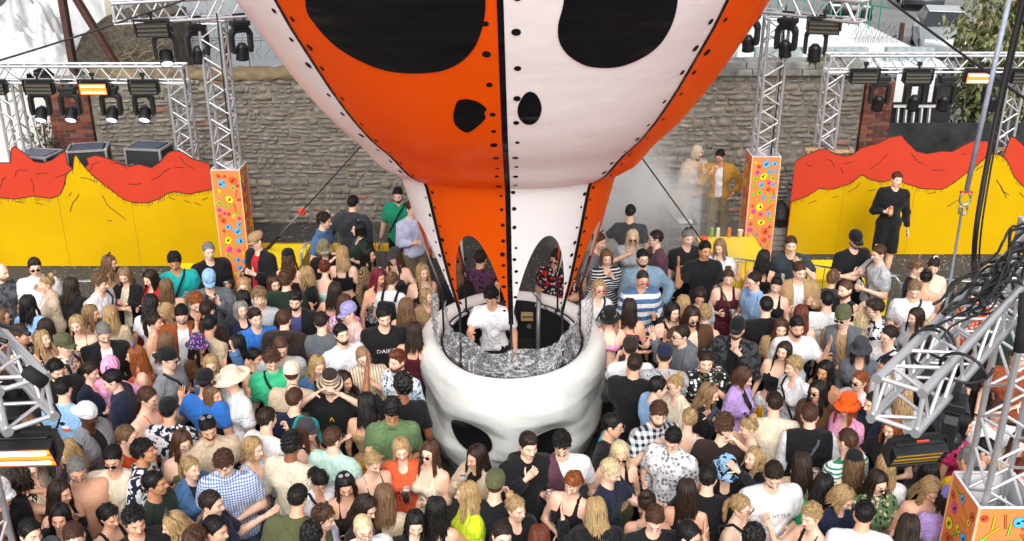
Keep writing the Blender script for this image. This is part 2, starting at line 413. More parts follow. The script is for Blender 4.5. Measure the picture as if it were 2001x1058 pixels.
# ---- white flat roof behind the coped stone wall, tarmac lane, parked cars
rf = empty('flat_roof_building', (5.0, 22, 0)); tag(rf, 'low building with a bright white flat roof behind the coped stone wall', 'building')
wm = mat('white_roof_felt', '#dfe1e4', .55, 0, .07, 1.2, 8, .3, .02)
for i in range(5):
    b_ = MB(); b_.box((-2.6 + i * 1.3, 0, 2.86), (1.28, 6.0, .06)); b_.build('roof_sheet', wm, rf)
b_ = MB(); b_.box((0, 0, 1.4), (6.5, 5.9, 2.8)); b_.build('wall', mat('grey_render', '#80838a', .85), rf)
for i in range(5):
    b_ = MB(); b_.box((-2.4 + i * 1.25, -2.7, 3.02), (.9, .16, .26)); b_.build('roof_bundle', mat('grey_bundle', '#9aa6a8', .6, 0, .3, 9), rf)
lane = MB(); lane.add([(8.3, 22, .004), (34, 22, .004), (60, 90, .004), (3, 90, .004), (3, 30, .004)], [(0, 1, 2, 3, 4)])
tag(lane.build('lane', mat('tarmac', (.20, .20, .205), .85, 0, .15, .8, 60, .4, .01)), 'grey tarmac lane beyond the white roof', kind='structure')
def car(px, py, rz, paint, label, h=.7):
    p = at_h(px, py, h); root = empty('parked_car', (p.x, p.y, 0), rz); tag(root, label, 'car', 'cars parked beyond the wall')
    L, W = 4.3, 1.76; rows = []
    prof = [(-2.15, .35, .62, .80), (-2.0, .28, .80, .84), (-1.1, .25, .98, .87), (-.55, .25, 1.0, .88), (.6, .25, 1.0, .88), (1.5, .25, .98, .87), (2.05, .3, .92, .84), (2.15, .4, .7, .80)]
    b = MB(); V = []; F = []
    for x, zb, zt, hw in prof:
        V += [(x, -hw, zb), (x, -hw - .02, (zb + zt) / 2), (x, -hw + .06, zt), (x, 0, zt + .04), (x, hw - .06, zt), (x, hw + .02, (zb + zt) / 2), (x, hw, zb)]
    for i in range(len(prof) - 1):
        for k in range(6): F.append((i * 7 + k, (i + 1) * 7 + k, (i + 1) * 7 + k + 1, i * 7 + k + 1))
    F += [tuple(range(7)), tuple(range(len(V) - 7, len(V)))]
    b.add(V, F); b.build('body', paint, root, smooth=True)
    cab = [(-1.0, 1.0, .80), (-.35, 1.43, .62), (1.05, 1.46, .62), (1.75, 1.02, .78)]
    gl = mat('car_glass', (.02, .025, .03), .08, 0, 0, coat=.5); c = MB(); V = []
    for x, z, hw in cab: V += [(x, -hw, z), (x, hw, z)]
    c.add(V, [(0, 1, 3, 2), (4, 5, 7, 6), (0, 2, 4, 6), (1, 7, 5, 3)]); c.build('glasshouse', gl, root)
    r_ = MB(); r_.box((.35, 0, 1.455), (1.42, 1.22, .05), taper=.94); bevel(r_.build('roof', paint, root), .02)
    for x in (-1.32, 1.32):
        for s_ in (-1, 1):
            t = MB(); t.tube([(x, s_ * .74, .32), (x, s_ * .9, .32)], .32, 18); wh = t.build('wheel', rubber, root)
            t = MB(); t.tube([(x, s_ * .86, .32), (x, s_ * .915, .32)], .2, 12); t.build('rim', steel, wh)
    for s_ in (-1, 1):
        t = MB(); t.box((-2.06, s_ * .6, .66), (.14, .34, .14)); t.build('headlight', mat('headlight_glass', (.75, .76, .74), .15), root)
        t = MB(); t.box((2.1, s_ * .66, .72), (.1, .26, .16)); t.build('tail_light', mat('tail_light', (.4, .01, .01), .3), root)
        t = MB(); t.box((-.75, s_ * .98, 1.02), (.14, .18, .12)); t.build('mirror', paint, root)
car(1660, -2, R(75), mat('black_paint', (.012, .012, .014), .2, 0, 0, coat=.6), 'glossy black parked car at the head of the lane', .7)
car(1842, 62, R(74), mat('silver_paint', (.33, .37, .38), .28, .4, 0, coat=.6), 'pale silver green parked car behind the foliage', .7)
car(1800, -18, R(74), mat('dark_paint', (.03, .034, .04), .22, 0, 0, coat=.6), 'dark grey parked car behind the silver one', .7)
# lane fence
gf = empty('railing', (7.2, 24.3, 0)); tag(gf, 'green spiked railing at the corner of the white roof', 'railing')
gm = mat('green_railing', '#1f7a58', .5)
for i in range(14):
    b_ = MB(); b_.tube([(0, 0, 1.6), (0, 0, 3.6), (0, 0, 3.68)], [.016, .016, .002], 5); o = b_.build('bar', gm, gf); o.location = (-.9 + i * .15, 1.6 - i * .23, 0)
for z in (2.0, 3.4):
    b_ = MB(); b_.tube([(-1, 1.75, z), (1.2, -1.6, z)], .02, 6); b_.build('rail', gm, gf)
beam('steel_post', at_Y(1748, 190, 22) - Vector((0, 0, 2)), at_Y(1762, 45, 22), .11, rust, 'rusty fence post standing at the lane edge', 'post')
beam('steel_post', at_Y(1700, 105, 22), at_Y(1752, 70, 22), .05, rust, 'thin dark stay propped against the rusty lane post', 'post')
bw = MB()
for k in range(3):
    pts = []
    for i in range(150):
        a = i * .42; c_ = at_Y(1665 + i * .62, 98 - k * 14 + 3 * math.sin(i * .1), 21.5); pts.append(c_ + Vector((.04 * math.sin(a * 2), .28 * math.cos(a), .28 * math.sin(a))))
    bw.tube(pts, .004, 3)
tag(bw.build('barbed_wire', mat('wire', (.11, .1, .09), .6, .5)), 'coiled barbed wire strung over the lane edge', 'barbed wire', kind='stuff')
# white slatted panel, dark netting fence
sp = empty('slatted_panel', (0, 18.9, 0)); tag(sp, 'white slatted panel leaning in the gap beside the brick pier', 'panel')
wp = mat('white_board', '#dcdcdc', .6, 0, .08, 4); 
for i in range(5):
    a, b = at_Y(1755 + i * 15.3, 211, 18.9), at_Y(1751 + i * 15.3, 250, 18.9)
    q = MB(); d = b - a; q.box((a + b) / 2 - Vector((0, 18.9, 0)), (.095, .03, d.length), 0, d.to_track_quat('Z', 'Y').to_matrix()); q.build('slat', wp, sp)
a, b = at_Y(1746, 207, 18.88), at_Y(1828, 207, 18.88)
q = MB(); q.box((a + b) / 2 - Vector((0, 18.9, 0)), ((b - a).length, .04, .06)); q.build('top_rail', wp, sp)
a, b = at_Y(1743, 202, 18.86), at_Y(1832, 202, 18.86)
q = MB(); q.box((a + b) / 2 - Vector((0, 18.9, 0)), ((b - a).length, .05, .035)); q.build('dark_cap', blackp, sp)
for px, wpx in ((1757, 17), (1788, 12), (1820, 8)):
    a, b = at_Y(px, 200, 18.95), at_Y(px, 145, 18.95); q = MB(); q.box((a + b) / 2 - Vector((0, 18.9, 0)), (wpx / 108, .03, (a - b).length)); q.build('upright_board', wp, sp)
q = MB(); q.box((6.99 + .72, .12, 1.31), (1.5, .03, 2.62)); q.build('dark_backing', mat('dark_board', (.02, .022, .022), .8), sp)
nf = MB(); nf.box((9.5, 18.4, .95), (5.0, .06, 1.9)); 
tag(nf.build('netting_fence', mat('dark_netting', (.035, .04, .038), .9, 0, .4, 3, 60, .5)), 'dark debris netting fence behind the wavy-ridge mountain board', 'fence')

# ---- greenery
leafm = []
for i, c in enumerate([(.07, .10, .03), (.12, .145, .045), (.17, .175, .07), (.045, .065, .025), (.22, .19, .10), (.10, .035, .03)]):
    m, n, b = nmat('leaf_%d' % i); b.inputs['Base Color'].default_value = (*c, 1); b.inputs['Roughness'].default_value = .5
    b.inputs['Transmission Weight'].default_value = 0; leafm.append(m)
barkm = mat('bark', '#5c4a36', .9, 0, .3, 12, 40, .5)
def plant(name, label, base, hgt, spread, nstem, nleaf, lsz, tints, cat, droop=.4, seed=1, group=None):
    rr = random.Random(seed); root = empty(name, base); tag(root, label, cat, group); tips = []
    for i in range(nstem):
        a = rr.uniform(0, 6.28); l = rr.uniform(.65, 1) * hgt; e = rr.uniform(.15, 1) * spread; pts = []
        for k in range(7):
            t = k / 6; pts.append(Vector((math.cos(a) * e * t ** 1.8, math.sin(a) * e * t ** 1.8, l * (t - droop * .25 * t ** 4))))
        m = MB(); m.tube(pts, [.028 * hgt / 3 * (1 - .8 * k / 6) + .004 for k in range(7)], 5); m.build('stem', barkm, root); tips.append(pts)
    lf = MB()
    for i in range(nleaf):
        pts = rr.choice(tips); t = rr.uniform(.25, 1) * 5.999; k = int(t); p = pts[k].lerp(pts[k + 1], t - k)
        p = p + Vector((rr.gauss(0, 1), rr.gauss(0, 1), rr.gauss(0, .7))) * spread * .17
        q = Euler((rr.uniform(-1.1, 1.1), rr.uniform(.2, 1.5), rr.uniform(0, 6.28))).to_matrix(); L = lsz * rr.uniform(.6, 1.3); W = L * .2
        lf.add([p, p + q @ Vector((L * .45, W, .02)), p + q @ Vector((L, 0, -L * droop * .4)), p + q @ Vector((L * .45, -W, .02))], [(0, 1, 2, 3)], rr.choice(tints))
    o = lf.build('crown', leafm, root, fixn=False); return root
plant('bamboo', 'tall yellow green bamboo clump above the bamboo-side truss beam', (9.9, 20.6, 0), 5.4, 1.0, 14, 5200, .19, [0, 1, 1, 2, 2, 4], 'bamboo', .8, 2)
plant('bamboo', 'dense bamboo clump behind the grey lifting sling', (11.6, 20.3, 0), 5.8, 1.6, 14, 6200, .19, [0, 1, 2, 2, 4], 'bamboo', .8, 3)
plant('bamboo', 'loose bamboo leaning in front of the silver car', (12.2, 23.5, 0), 5.6, 1.7, 12, 5200, .22, [0, 1, 2, 4, 4], 'bamboo', .9, 4)
plant('shrub', 'low yellow green shrub peeping over the truss beam before the parked cars', (9.2, 21.2, 0), 3.0, .7, 10, 1100, .14, [1, 2, 2, 4], 'shrub', .6, 5)
plant('shrub', 'scruffy green shrub under the lit strobe beside the slatted panel', (9.9, 19.2, 0), 2.7, .9, 12, 2400, .13, [4, 0, 1, 3, 4], 'shrub', .6, 6)
plant('shrub', 'dark green shrub growing behind the dark netting fence', (11.3, 19.0, 0), 2.5, .9, 12, 2400, .13, [0, 3, 3, 1], 'shrub', .6, 7)
plant('shrub', 'purple and green leaved shrub against the pale sheet wall', (-8.72, 18.1, 0), 2.3, .42, 14, 900, .11, [0, 1, 5, 5, 3], 'shrub', .3, 8)
plant('shrub', 'dark shrub in shade behind the tarpaulin heap', (-12.6, 24.6, 0), 4.6, 1.3, 10, 1300, .22, [3, 3, 0], 'shrub', .3, 9)
plant('weed', 'small weeds sprouting on the stone wall coping slabs', (5.62, 18.35, 2.9), .42, .5, 12, 260, .12, [1, 2, 4, 0], 'weed', .5, 10)
# ================================================================== PAINTED MOUNTAIN BOARDS
redp = mat('red_paint', '#b83a26', .6, 0, .05, 2, spec=.12); yelp = mat('yellow_paint', '#bf9802', .55, 0, .06, 1.2, spec=.1)
inkm = mat('ink_line', (.035, .012, .008), .6); edgem = mat('pale_board_edge', '#e2d3b4', .7)
def board(name, red, yel, cracks, Y, bot, label, slope=0):
    root = empty(name, (0, Y, 0)); tag(root, label, 'board', 'painted mountain boards')
    P = lambda x, y, dy=0: (lambda p: (p.x, max(p.z, .03)))(at_Y(x, y, Y + dy))
    rp = [P(*q) for q in red]; x0, x1 = rp[0][0], rp[-1][0]
    xb0, xb1 = at_Y(bot[0], bot[1], Y).x, at_Y(bot[2], bot[3], Y).x
    # one plywood sheet each for red ridge and yellow slope, the yellow one screwed on in front
    m = MB(); m.prism([(xb0, .02)] + rp + [(xb1, .02)], 0, .018); m.build('red_mountains', [redp], root)
    yp = [P(*q) for q in yel]
    m = MB(); m.prism([(xb0, .016)] + yp + [(xb1, .016)], -.014, -.002); m.build('yellow_slopes', [yelp], root)
    ink = MB()
    def line(pts, wd, dy):
        for a, b in zip(pts[:-1], pts[1:]):
            a, b = Vector((a[0], dy, a[1])), Vector((b[0], dy, b[1])); d = (b - a)
            if d.length < 1e-6: continue
            nn = Vector((-d.z, 0, d.x)).normalized() * wd / 2
            ink.add([a - nn, b - nn * .8, b + nn * .8, a + nn], [(0, 1, 2, 3)])
    line(rp, .016, -.004); line(yp, .016, -.019)
    for a, b in zip(yp[:-1], yp[1:]):            # short hatching below the yellow ridge
        k = max(1, int(abs(b[0] - a[0]) / .035))
        for i in range(k):
            if random.random() < .75:
                t = i / k; x = a[0] + (b[0] - a[0]) * t; z = a[1] + (b[1] - a[1]) * t; l = random.uniform(.02, .085)
                line([(x, z), (x - .01, z - l)], .007, -.020)
    for c, dy in cracks: line([P(*q) for q in c], .012, dy)
    ink.build('ink_lines', inkm, root, fixn=False)
    jl = MB()
    for x in np.arange(min(xb0, xb1) + .9, max(xb0, xb1) - .3, 1.22): jl.box((x, -.0165, .62), (.004, .004, 1.2))
    jl.build('sheet_joints', mat('joint_line', (.25, .18, .01), .8), root)  # thin dark strips along the plywood sheet joints
    bk = MB()
    for x in np.linspace(xb0 + .3, xb1 - .3, 6): bk.box((x, .06, .8), (.07, .05, 1.6))
    bk.build('timber_backing', wood, root); 
    for a, b in zip(rp[:-1], rp[1:]): pass
    return root
Z = lambda L, ox, s=1.996: [(ox + x / s, y / s) for x, y in L]
redL = Z([(-200, 640), (-120, 600), (-60, 640), (0, 635), (40, 635), (44, 580), (56, 570), (100, 603), (130, 630), (165, 636), (200, 626), (235, 600), (254, 590), (262, 640), (286, 662), (300, 668), (330, 655), (345, 640), (336, 616), (375, 606), (430, 622), (500, 650), (540, 641), (590, 655), (620, 635), (655, 596), (680, 588), (710, 594), (750, 620), (800, 634), (815, 640)], 0)
yelL = Z([(-200, 780), (-80, 765), (0, 770), (60, 776), (130, 764), (200, 773), (235, 760), (250, 730), (262, 676), (285, 660), (290, 615), (296, 600), (312, 626), (332, 652), (370, 690), (420, 730), (480, 775), (520, 790), (580, 790), (620, 776), (650, 756), (680, 747), (740, 757), (770, 750), (832, 737)], 0)
def crk(L, ox, dy): return [(Z(c, ox), dy) for c in L]
cL = crk([[(60, 690), (62, 672), (75, 662), (105, 665)], [(120, 700), (130, 720), (132, 750)], [(140, 680), (170, 674), (190, 680)], [(0, 735), (12, 700), (25, 690)], [(500, 718), (530, 720), (550, 714)], [(590, 703), (620, 690), (640, 670), (665, 655)], [(355, 665), (362, 640), (385, 632)], [(430, 635), (470, 640), (500, 660)], [(215, 695), (240, 685), (262, 678)], [(700, 610), (720, 640), (760, 660)], [(680, 655), (720, 652)]], 0, -.004) + \
     crk([[(315, 692), (345, 696), (380, 712)], [(275, 825), (285, 790), (300, 775), (310, 755)], [(400, 760), (420, 800), (460, 830), (495, 858)], [(270, 765), (280, 750)], [(60, 785), (95, 790)], [(140, 790), (170, 798)], [(420, 860), (440, 860)], [(660, 770), (685, 778)], [(720, 780), (745, 792)], [(760, 790), (785, 800)], [(790, 780), (812, 770)], [(0, 788), (8, 794)]], 0, -.020)
board('mountain_board', redL, yelL, cL, 15.95, (-102, 521, 434, 523), 'yellow board with jagged red mountain ridge, before the brick pier and flight cases')
redR = Z([(108, 632), (112, 626), (150, 605), (200, 585), (225, 580), (260, 600), (300, 610), (330, 605), (370, 575), (430, 560), (480, 535), (522, 528), (542, 552), (580, 590), (620, 600), (680, 590), (720, 592), (780, 560), (810, 549), (860, 551), (864, 600), (885, 612), (920, 612), (938, 560), (946, 536), (962, 534), (1000, 568), (1060, 600), (1150, 580), (1250, 610)], 1500)
yelR = Z([(94, 786), (150, 766), (200, 735), (250, 738), (320, 716), (366, 681), (400, 700), (450, 710), (490, 696), (540, 716), (600, 735), (680, 738), (720, 716), (780, 670), (820, 640), (866, 598), (905, 604), (928, 620), (945, 652), (960, 690), (1000, 730), (1060, 745), (1150, 740), (1250, 730)], 1500)
cR = crk([[(150, 640), (165, 650), (180, 645)], [(230, 620), (250, 630), (262, 655)], [(285, 655), (295, 678)], [(560, 600), (585, 630), (610, 642)], [(640, 664), (690, 664)], [(755, 604), (775, 598)], [(470, 600), (430, 640), (400, 660)], [(300, 640), (340, 630)]], 1500, -.004) + \
     crk([[(155, 795), (190, 780)], [(310, 750), (340, 735), (362, 710)], [(390, 745), (420, 738)], [(700, 805), (740, 780)], [(890, 700), (910, 730), (930, 772)], [(620, 755), (650, 750)], [(252, 770), (275, 766)], [(810, 665), (840, 645)], [(980, 750), (1000, 770)], [(905, 720), (915, 745), (940, 760)]], 1500, -.020)
board('mountain_board', redR, yelR, cR, 16.5, (1533, 498, 2140, 498), 'yellow board with wavy red mountain ridge, behind the person in black shorts')
# timber battens poking out behind the right board
for px, py, l in ((1640, 296, .5), (1985, 292, .7), (1590, 292, .3)):
    p = at_Y(px, py, 16.8); m = MB(); m.box(p, (l, .05, .05)); m.box(p - Vector((l * .3, 0, p.z / 2)), (.05, .05, p.z - .06)); tag(m.build('timber_batten', wood), {1640: 'bare timber batten behind the red ridge beside the truss leg', 1985: 'bare timber batten behind the yellow peak', 1590: 'short bare timber batten behind the board end'}[px], 'batten')

# ================================================================== TOWER COLUMNS WITH CARTOON SKULL PRINT
orp = mat('orange_print', '#ea8348', .5, 0, .03, 2, spec=.15)
pc = {k: mat('print_' + k, c, .5, 0, 0) for k, c in dict(yellow='#f4dc16', blue='#4fb4e6', pink='#d53fa8', green='#86cf2c', orange='#e0561f', red='#cc4630', bone='#c9691f', gold='#e6b422').items()}
pc['ink'] = mat('print_ink', (.02, .012, .02), .5, 0, 0)
def column(name, x0, x1, y0, y1, hgt, faces, label, seed):
    root = empty(name, ((x0 + x1) / 2, (y0 + y1) / 2, 0)); tag(root, label, 'column', 'skull print columns round the truss towers')
    cx, cy = (x0 + x1) / 2, (y0 + y1) / 2; wx, wy = x1 - x0, y1 - y0; t = .012
    wht = mat('white_inside', '#d8d8da', .6)
    for nm, c, d in (('front_panel', (0, -wy / 2, hgt / 2), (wx, t, hgt)), ('back_panel', (0, wy / 2, hgt / 2), (wx, t, hgt)), ('side_panel', (-wx / 2, 0, hgt / 2), (t, wy - t * 1.2, hgt)), ('side_panel', (wx / 2, 0, hgt / 2), (t, wy - t * 1.2, hgt))):
        m = MB(); m.box(c, d); m.build(nm, orp, root)
        i = MB(); off = Vector((0, 0, 0))
        i.box((c[0] * (1 - .062 if nm == 'side_panel' else 1), c[1] * (1 - .062 if nm != 'side_panel' else 1), hgt / 2), (d[0] * (.92 if d[0] > .1 else .4), d[1] * (.92 if d[1] > .1 else .4), hgt - .01)); i.build('lining', wht, root)
        e = MB(); e.box((c[0], c[1], hgt + .006), (d[0] + .006, d[1] + .006, .012)); e.build('top_edge', wht, root)
    for sx in (-1, 1):
        for sy in (-1, 1):
            e = MB(); e.box((sx * wx / 2, sy * wy / 2, hgt / 2), (.018, .018, hgt - .002)); e.build('corner_strip', mat('corner_tape', '#e9b48c', .6), root)
    rr = random.Random(seed)
    ke = ['yellow', 'blue', 'pink', 'green', 'orange', 'red', 'pink', 'green', 'orange']; idx = list(pc)
    for face in faces:
        L = wx if face in 'fb' else wy; put = []; tries = 0
        while len(put) < 60 and tries < 1500:
            tries += 1; r = rr.choice([.068, .05, .04, .036, .036, .03, .028])
            if tries < 60: r = .066
            u, z = rr.uniform(-L / 2 + r + .02, L / 2 - r - .02), rr.uniform(.06, hgt - r - .05)
            if any((u - a) ** 2 + (z - b) ** 2 < (r + c + .012) ** 2 for a, b, c in put) or (r > .06 and sum(1 for p in put if p[2] > .06) >= 7): continue
            put.append((u, z, r)); k = 'yellow' if r > .06 and rr.random() < .5 else (rr.choice(['blue', 'blue', 'pink', 'orange']) if r > .045 else rr.choice(ke)); m = MB()
            bone = r < .04 and rr.random() < .3
            def pt(du, dz, o):
                uu, zz = u + du, z + dz
                return {'f': (uu, -wy / 2 - t / 2 - o, zz), 'b': (-uu, wy / 2 + t / 2 + o, zz), 'l': (-wx / 2 - t / 2 - o, -uu, zz), 'r': (wx / 2 + t / 2 + o, uu, zz)}[face]
            if bone:
                a = rr.uniform(0, 3.14); ln = r * 1.9; ca, sa = math.cos(a), math.sin(a)
                for ww, o, mi in ((.012, .002, 1), (.007, .003, 0)):
                    m.add([pt(ca * ln * s1 - sa * ww * s2, sa * ln * s1 + ca * ww * s2, o) for s1, s2 in ((-1, -1), (1, -1), (1, 1), (-1, 1))], [(0, 1, 2, 3)], mi)
                m.build('printed_bone', [pc[rr.choice(['bone', 'gold', 'green'])], pc['ink']], root, fixn=False); continue
            n = 18; sq = rr.uniform(.78, .92); tilt = rr.uniform(0, 3.1); ct_, st_ = math.cos(tilt), math.sin(tilt)
            def disc(cu, cz, ra, rb, o, mi):
                P = []
                for q in range(n):
                    a = 2 * math.pi * q / n; x, y = ra * math.cos(a), rb * math.sin(a); P.append(pt(cu + x * ct_ - y * st_, cz + x * st_ + y * ct_, o))
                m.add(P, [tuple(range(n))], mi)
            disc(0, 0, r + .004, r * sq + .004, .002, 1); disc(0, 0, r, r * sq, .003, 0)
            disc(rr.uniform(-.3, .3) * r, -r * .15, r * .26, r * .32, .004, 1); disc(rr.uniform(.1, .5) * r, r * .25, r * .18, r * .22, .004, 1)
            m.build('printed_skull', [pc[k], pc['ink']], root, fixn=False)
    return root
column('skull_print_column', -4.71, -4.27, 15.06, 15.5, 2.0, 'fr', 'orange column printed with cartoon skulls beside the jagged-ridge mountain board', 1)
column('skull_print_column', 3.93, 4.39, 15.8, 16.26, 2.0, 'fl', 'orange column printed with cartoon skulls beside the yellow drinks table', 2)
column('skull_print_column', 3.55, 4.02, 6.32, 6.79, 2.0, 'fl', 'orange skull-print column round the tower standing in the crowd', 4)

# ================================================================== TRUSSES
ucyl = MB(); ucyl.tube([(0, 0, 0), (0, 0, 1)], 1.0, 10)
me_ch = bpy.data.meshes.new('chord'); me_ch.from_pydata(ucyl.v, [], ucyl.f); me_ch.materials.append(alu)
me_br = bpy.data.meshes.new('brace'); me_br.from_pydata(ucyl.v, [], ucyl.f); me_br.materials.append(alu2)
for me in (me_ch, me_br): me.polygons.foreach_set('use_smooth', [len(p.vertices) == 4 for p in me.polygons])
def rod(name, me, a, b, r, parent):
    a, b = Vector(a), Vector(b); o = link(name, me, parent); d = b - a
    o.location = a; o.rotation_mode = 'QUATERNION'; o.rotation_quaternion = d.to_track_quat('Z', 'Y'); o.scale = (r, r, d.length); return o
def truss(a, b, wd, label, bay=.46, upv=(0, 0, 1), r=.0255, br=.0125, name='truss', cat='truss', group=None, ends=True):
    a, b = Vector(a), Vector(b); d = (b - a); L = d.length; t = d.normalized(); up = Vector(upv); s = t.cross(up)
    if s.length < .01: s = Vector((1, 0, 0))
    s.normalize(); up = s.cross(t).normalized(); root = empty(name, a); tag(root, label, cat, group); h = wd / 2
    C = [(-h, -h), (h, -h), (h, h), (-h, h)]; pt = lambda c, k: s * c[0] + up * c[1] + t * k
    for c in C: rod('chord', me_ch, pt(c, 0), pt(c, L), r, root)
    n = max(1, round(L / bay)); bl = L / n
    for f in range(4):
        c0, c1 = C[f], C[(f + 1) % 4]
        for i in range(n):
            if (i + f) % 2: c0_, c1_ = c1, c0
            else: c0_, c1_ = c0, c1
            rod('brace', me_br, pt(c0_, i * bl + .03), pt(c1_, (i + .5) * bl), br, root); rod('brace', me_br, pt(c1_, (i + .5) * bl), pt(c0_, (i + 1) * bl - .03), br, root)
        if ends:
            for k in (.02, L - .02): rod('end_brace', me_br, pt(c0, k), pt(c1, k), br * 1.25, root)
    return root
TH = 4.45
truss((-4.49, 15.28, .0), (-4.49, 15.28, 4.26), .32, 'upright aluminium truss tower rising out of the column beside the jagged-ridge board', upv=(0, 1, 0), name='truss_tower', cat='truss tower')
truss((4.16, 16.03, .0), (4.16, 16.03, 4.2), .32, 'upright aluminium truss tower rising out of the column beside the drinks table', upv=(0, 1, 0), name='truss_tower', cat='truss tower')
truss((3.79, 6.56, .0), (3.79, 6.56, 4.2), .32, 'upright aluminium truss tower standing in the crowd', upv=(0, 1, 0), name='truss_tower', cat='truss tower')
truss((-5.78, 14.78, TH), (-3.45, 15.8, TH), .29, 'short horizontal truss carrying three spotlights before the grey panel building', name='lighting_truss')
truss((5.12, 14.9, TH), (3.2, 16.75, TH), .29, 'short horizontal truss carrying spotlights on the tower near the white roof', name='lighting_truss')
truss((1.74, 3.95, 4.28), (3.74, 6.32, 4.28), .205, 'diagonal truss draped with black cables above the crowd', name='lighting_truss', r=.024, br=.0095, bay=.36)
truss((-2.2, 3.96, 4.28), (-4.1, 6.1, 4.28), .205, 'diagonal truss end holding a glowing strobe above the crowd', name='lighting_truss', r=.024, br=.0095, bay=.36)
truss((-4.1, 6.3, 0), (-4.1, 6.3, 4.1), .32, 'upright truss tower below the glowing strobe truss', upv=(0, 1, 0), name='truss_tower', cat='truss tower')
truss((-9.6, 16.62, 3.2), (-5.42, 16.62, 3.2), .27, 'horizontal beam truss with a lit strobe in front of the brick pier', name='beam_truss')
truss((-5.56, 16.62, 0), (-5.56, 16.62, 3.06), .27, 'upright truss leg under the end of the brick pier beam', upv=(0, 1, 0), name='support_truss')
truss((-8.42, 16.62, 0), (-8.42, 16.62, 3.06), .27, 'upright truss leg in front of the leafy pale wall', upv=(0, 1, 0), name='support_truss')
truss((5.3, 16.92, 3.32), (9.6, 16.92, 3.32), .27, 'horizontal beam truss with a lit strobe in front of the bamboo', name='beam_truss')
truss((5.44, 16.92, 0), (5.44, 16.92, 3.18), .27, 'upright truss leg in front of the dark stone wall end', upv=(0, 1, 0), name='support_truss')
truss((8.5, 16.92, 0), (8.5, 16.92, 3.18), .27, 'upright truss leg at the far end of the bamboo beam', upv=(0, 1, 0), name='support_truss')

# ================================================================== STAGE LIGHTS
lensm = mat('spot_lens', (.35, .38, .5), .06, 0, 0, spec=.9, coat=1)
lens_on = emit('spot_lens_glow', (.72, .80, 1.0), 2.2)
def moving_head(p, yaw, tilt, label, on=True, s=1.16):
    root = empty('moving_head_light', p, yaw); tag(root, label, 'stage light', 'moving head lights on the trusses'); root.scale = (s, s, s)
    m = MB(); m.box((0, 0, -.035), (.24, .17, .07)); m.box((0, 0, -.085), (.2, .15, .03)); bevel(m.build('base', blackp, root), .012)
    m = MB(); m.tube([(-.06, 0, 0), (-.06, 0, .07)], .014, 6); m.tube([(.06, 0, 0), (.06, 0, .07)], .014, 6); m.box((0, 0, .075), (.16, .05, .03)); m.build('clamp', blackm, root)
    y = MB(); pts = [(-.135, -.42), (-.15, -.36), (-.15, -.16), (-.12, -.1), (.12, -.1), (.15, -.16), (.15, -.36), (.135, -.42), (.1, -.42), (.1, -.2), (.075, -.155), (-.075, -.155), (-.1, -.2), (-.1, -.42)]
    y.prism(pts, -.055, .055); bevel(y.build('yoke', blackp, root), .012)
    h = MB(); h.lathe([(.0, .13), (.05, .125), (.075, .08), (.09, .02), (.095, -.09), (.1, -.12), (.1, -.15), (.088, -.152), (.086, -.14)], 20); hd = h.build('head', blackp, root, smooth=True)
    hd.location = (0, 0, -.39); hd.rotation_euler = (tilt, 0, 0); hd.scale = (.86, .86, .8)
    l = MB(); l.lathe([(.0, -.165), (.03, -.162), (.06, -.154), (.086, -.142)], 20); lo = l.build('lens', lens_on if on else lensm, hd, smooth=True)
    f = MB()
    for k in range(5): f.lathe([(.08, .07 - k * .028), (.098, .066 - k * .028), (.098, .06 - k * .028), (.08, .056 - k * .028)], 16)
    f.build('cooling_fin', blackm, hd)
    return root
glow = emit('strobe_lamp_lit', (1.0, .55, .22), 9); tubeoff = mat('strobe_tube', '#6f6b60', .25, .3, .1, 30); bart = mat('strobe_bar', '#4a4a4c', .4, .6)
redtag = emit('red_display', (1, .03, .02), .8); bluetag = emit('blue_display', (.1, .4, 1), .8)
def strobe(p, yaw, tilt, label, lit=False, s=1.0, disp=None, yel=False):
    root = empty('strobe_light', p, yaw); tag(root, label, 'stage light', 'strobe lights on the trusses'); root.scale = (s, s, s)
    m = MB(); m.box((0, 0, .0), (.5, .03, .025)); m.box((-.245, 0, -.09), (.02, .05, .2)); m.box((.245, 0, -.09), (.02, .05, .2)); m.tube([(0, 0, 0), (0, 0, .09)], .02, 8); m.box((0, 0, .09), (.07, .05, .06)); m.build('bracket', blackm, root)
    c = empty_part('lamp_case', root, (0, 0, -.14), (tilt, 0, 0)); 
    m = MB(); m.box((0, .05, 0), (.46, .13, .2)); m.box((0, -.03, .095), (.46, .05, .012)); m.box((0, -.03, -.095), (.46, .05, .012)); m.box((-.224, -.03, 0), (.012, .05, .19)); m.box((.224, -.03, 0), (.012, .05, .19))
    m.box((0, .075, .108), (.4, .1, .02)); co = c; me = m.build('case', blackp, root); bevel(me, .006); me.location = (0, 0, -.14); me.rotation_euler = (tilt, 0, 0)
    for k in range(3):
        t = MB(); z = -.062 + k * .062
        if lit and k != 1:
            t.tube([(-.19, -.045, z * .8), (.19, -.045, z * .8)], .017, 8); t.build('lit_tube', glow, me); t = MB(); t.box((0, -.030, z * .72), (.445, .03, .088)); t.build('halo_panel', emit('halo_panel_glow', (1, .105, .008), 2.8), me)  # orange halo round the tubes, put in as an added glowing panel
        elif not lit: t.box((0, -.02, z), (.42, .03, .04)); t.build('reflector', pc['gold'] if yel else tubeoff, me)
    for k in range(2):
        t = MB(); t.box((0, -.045, -.031 + k * .062), (.43, .012, .009)); t.build('bar', bart, me)
    if disp is not None: t = MB(); t.box((.03, .06, .121), (.1, .035, .006)); t.build('display', disp, me)
    return root
def empty_part(*a): return None
def hang(px, py, h): return at_h(px, py, h)
Lm = lambda a, b, t: Vector(a).lerp(Vector(b), t)
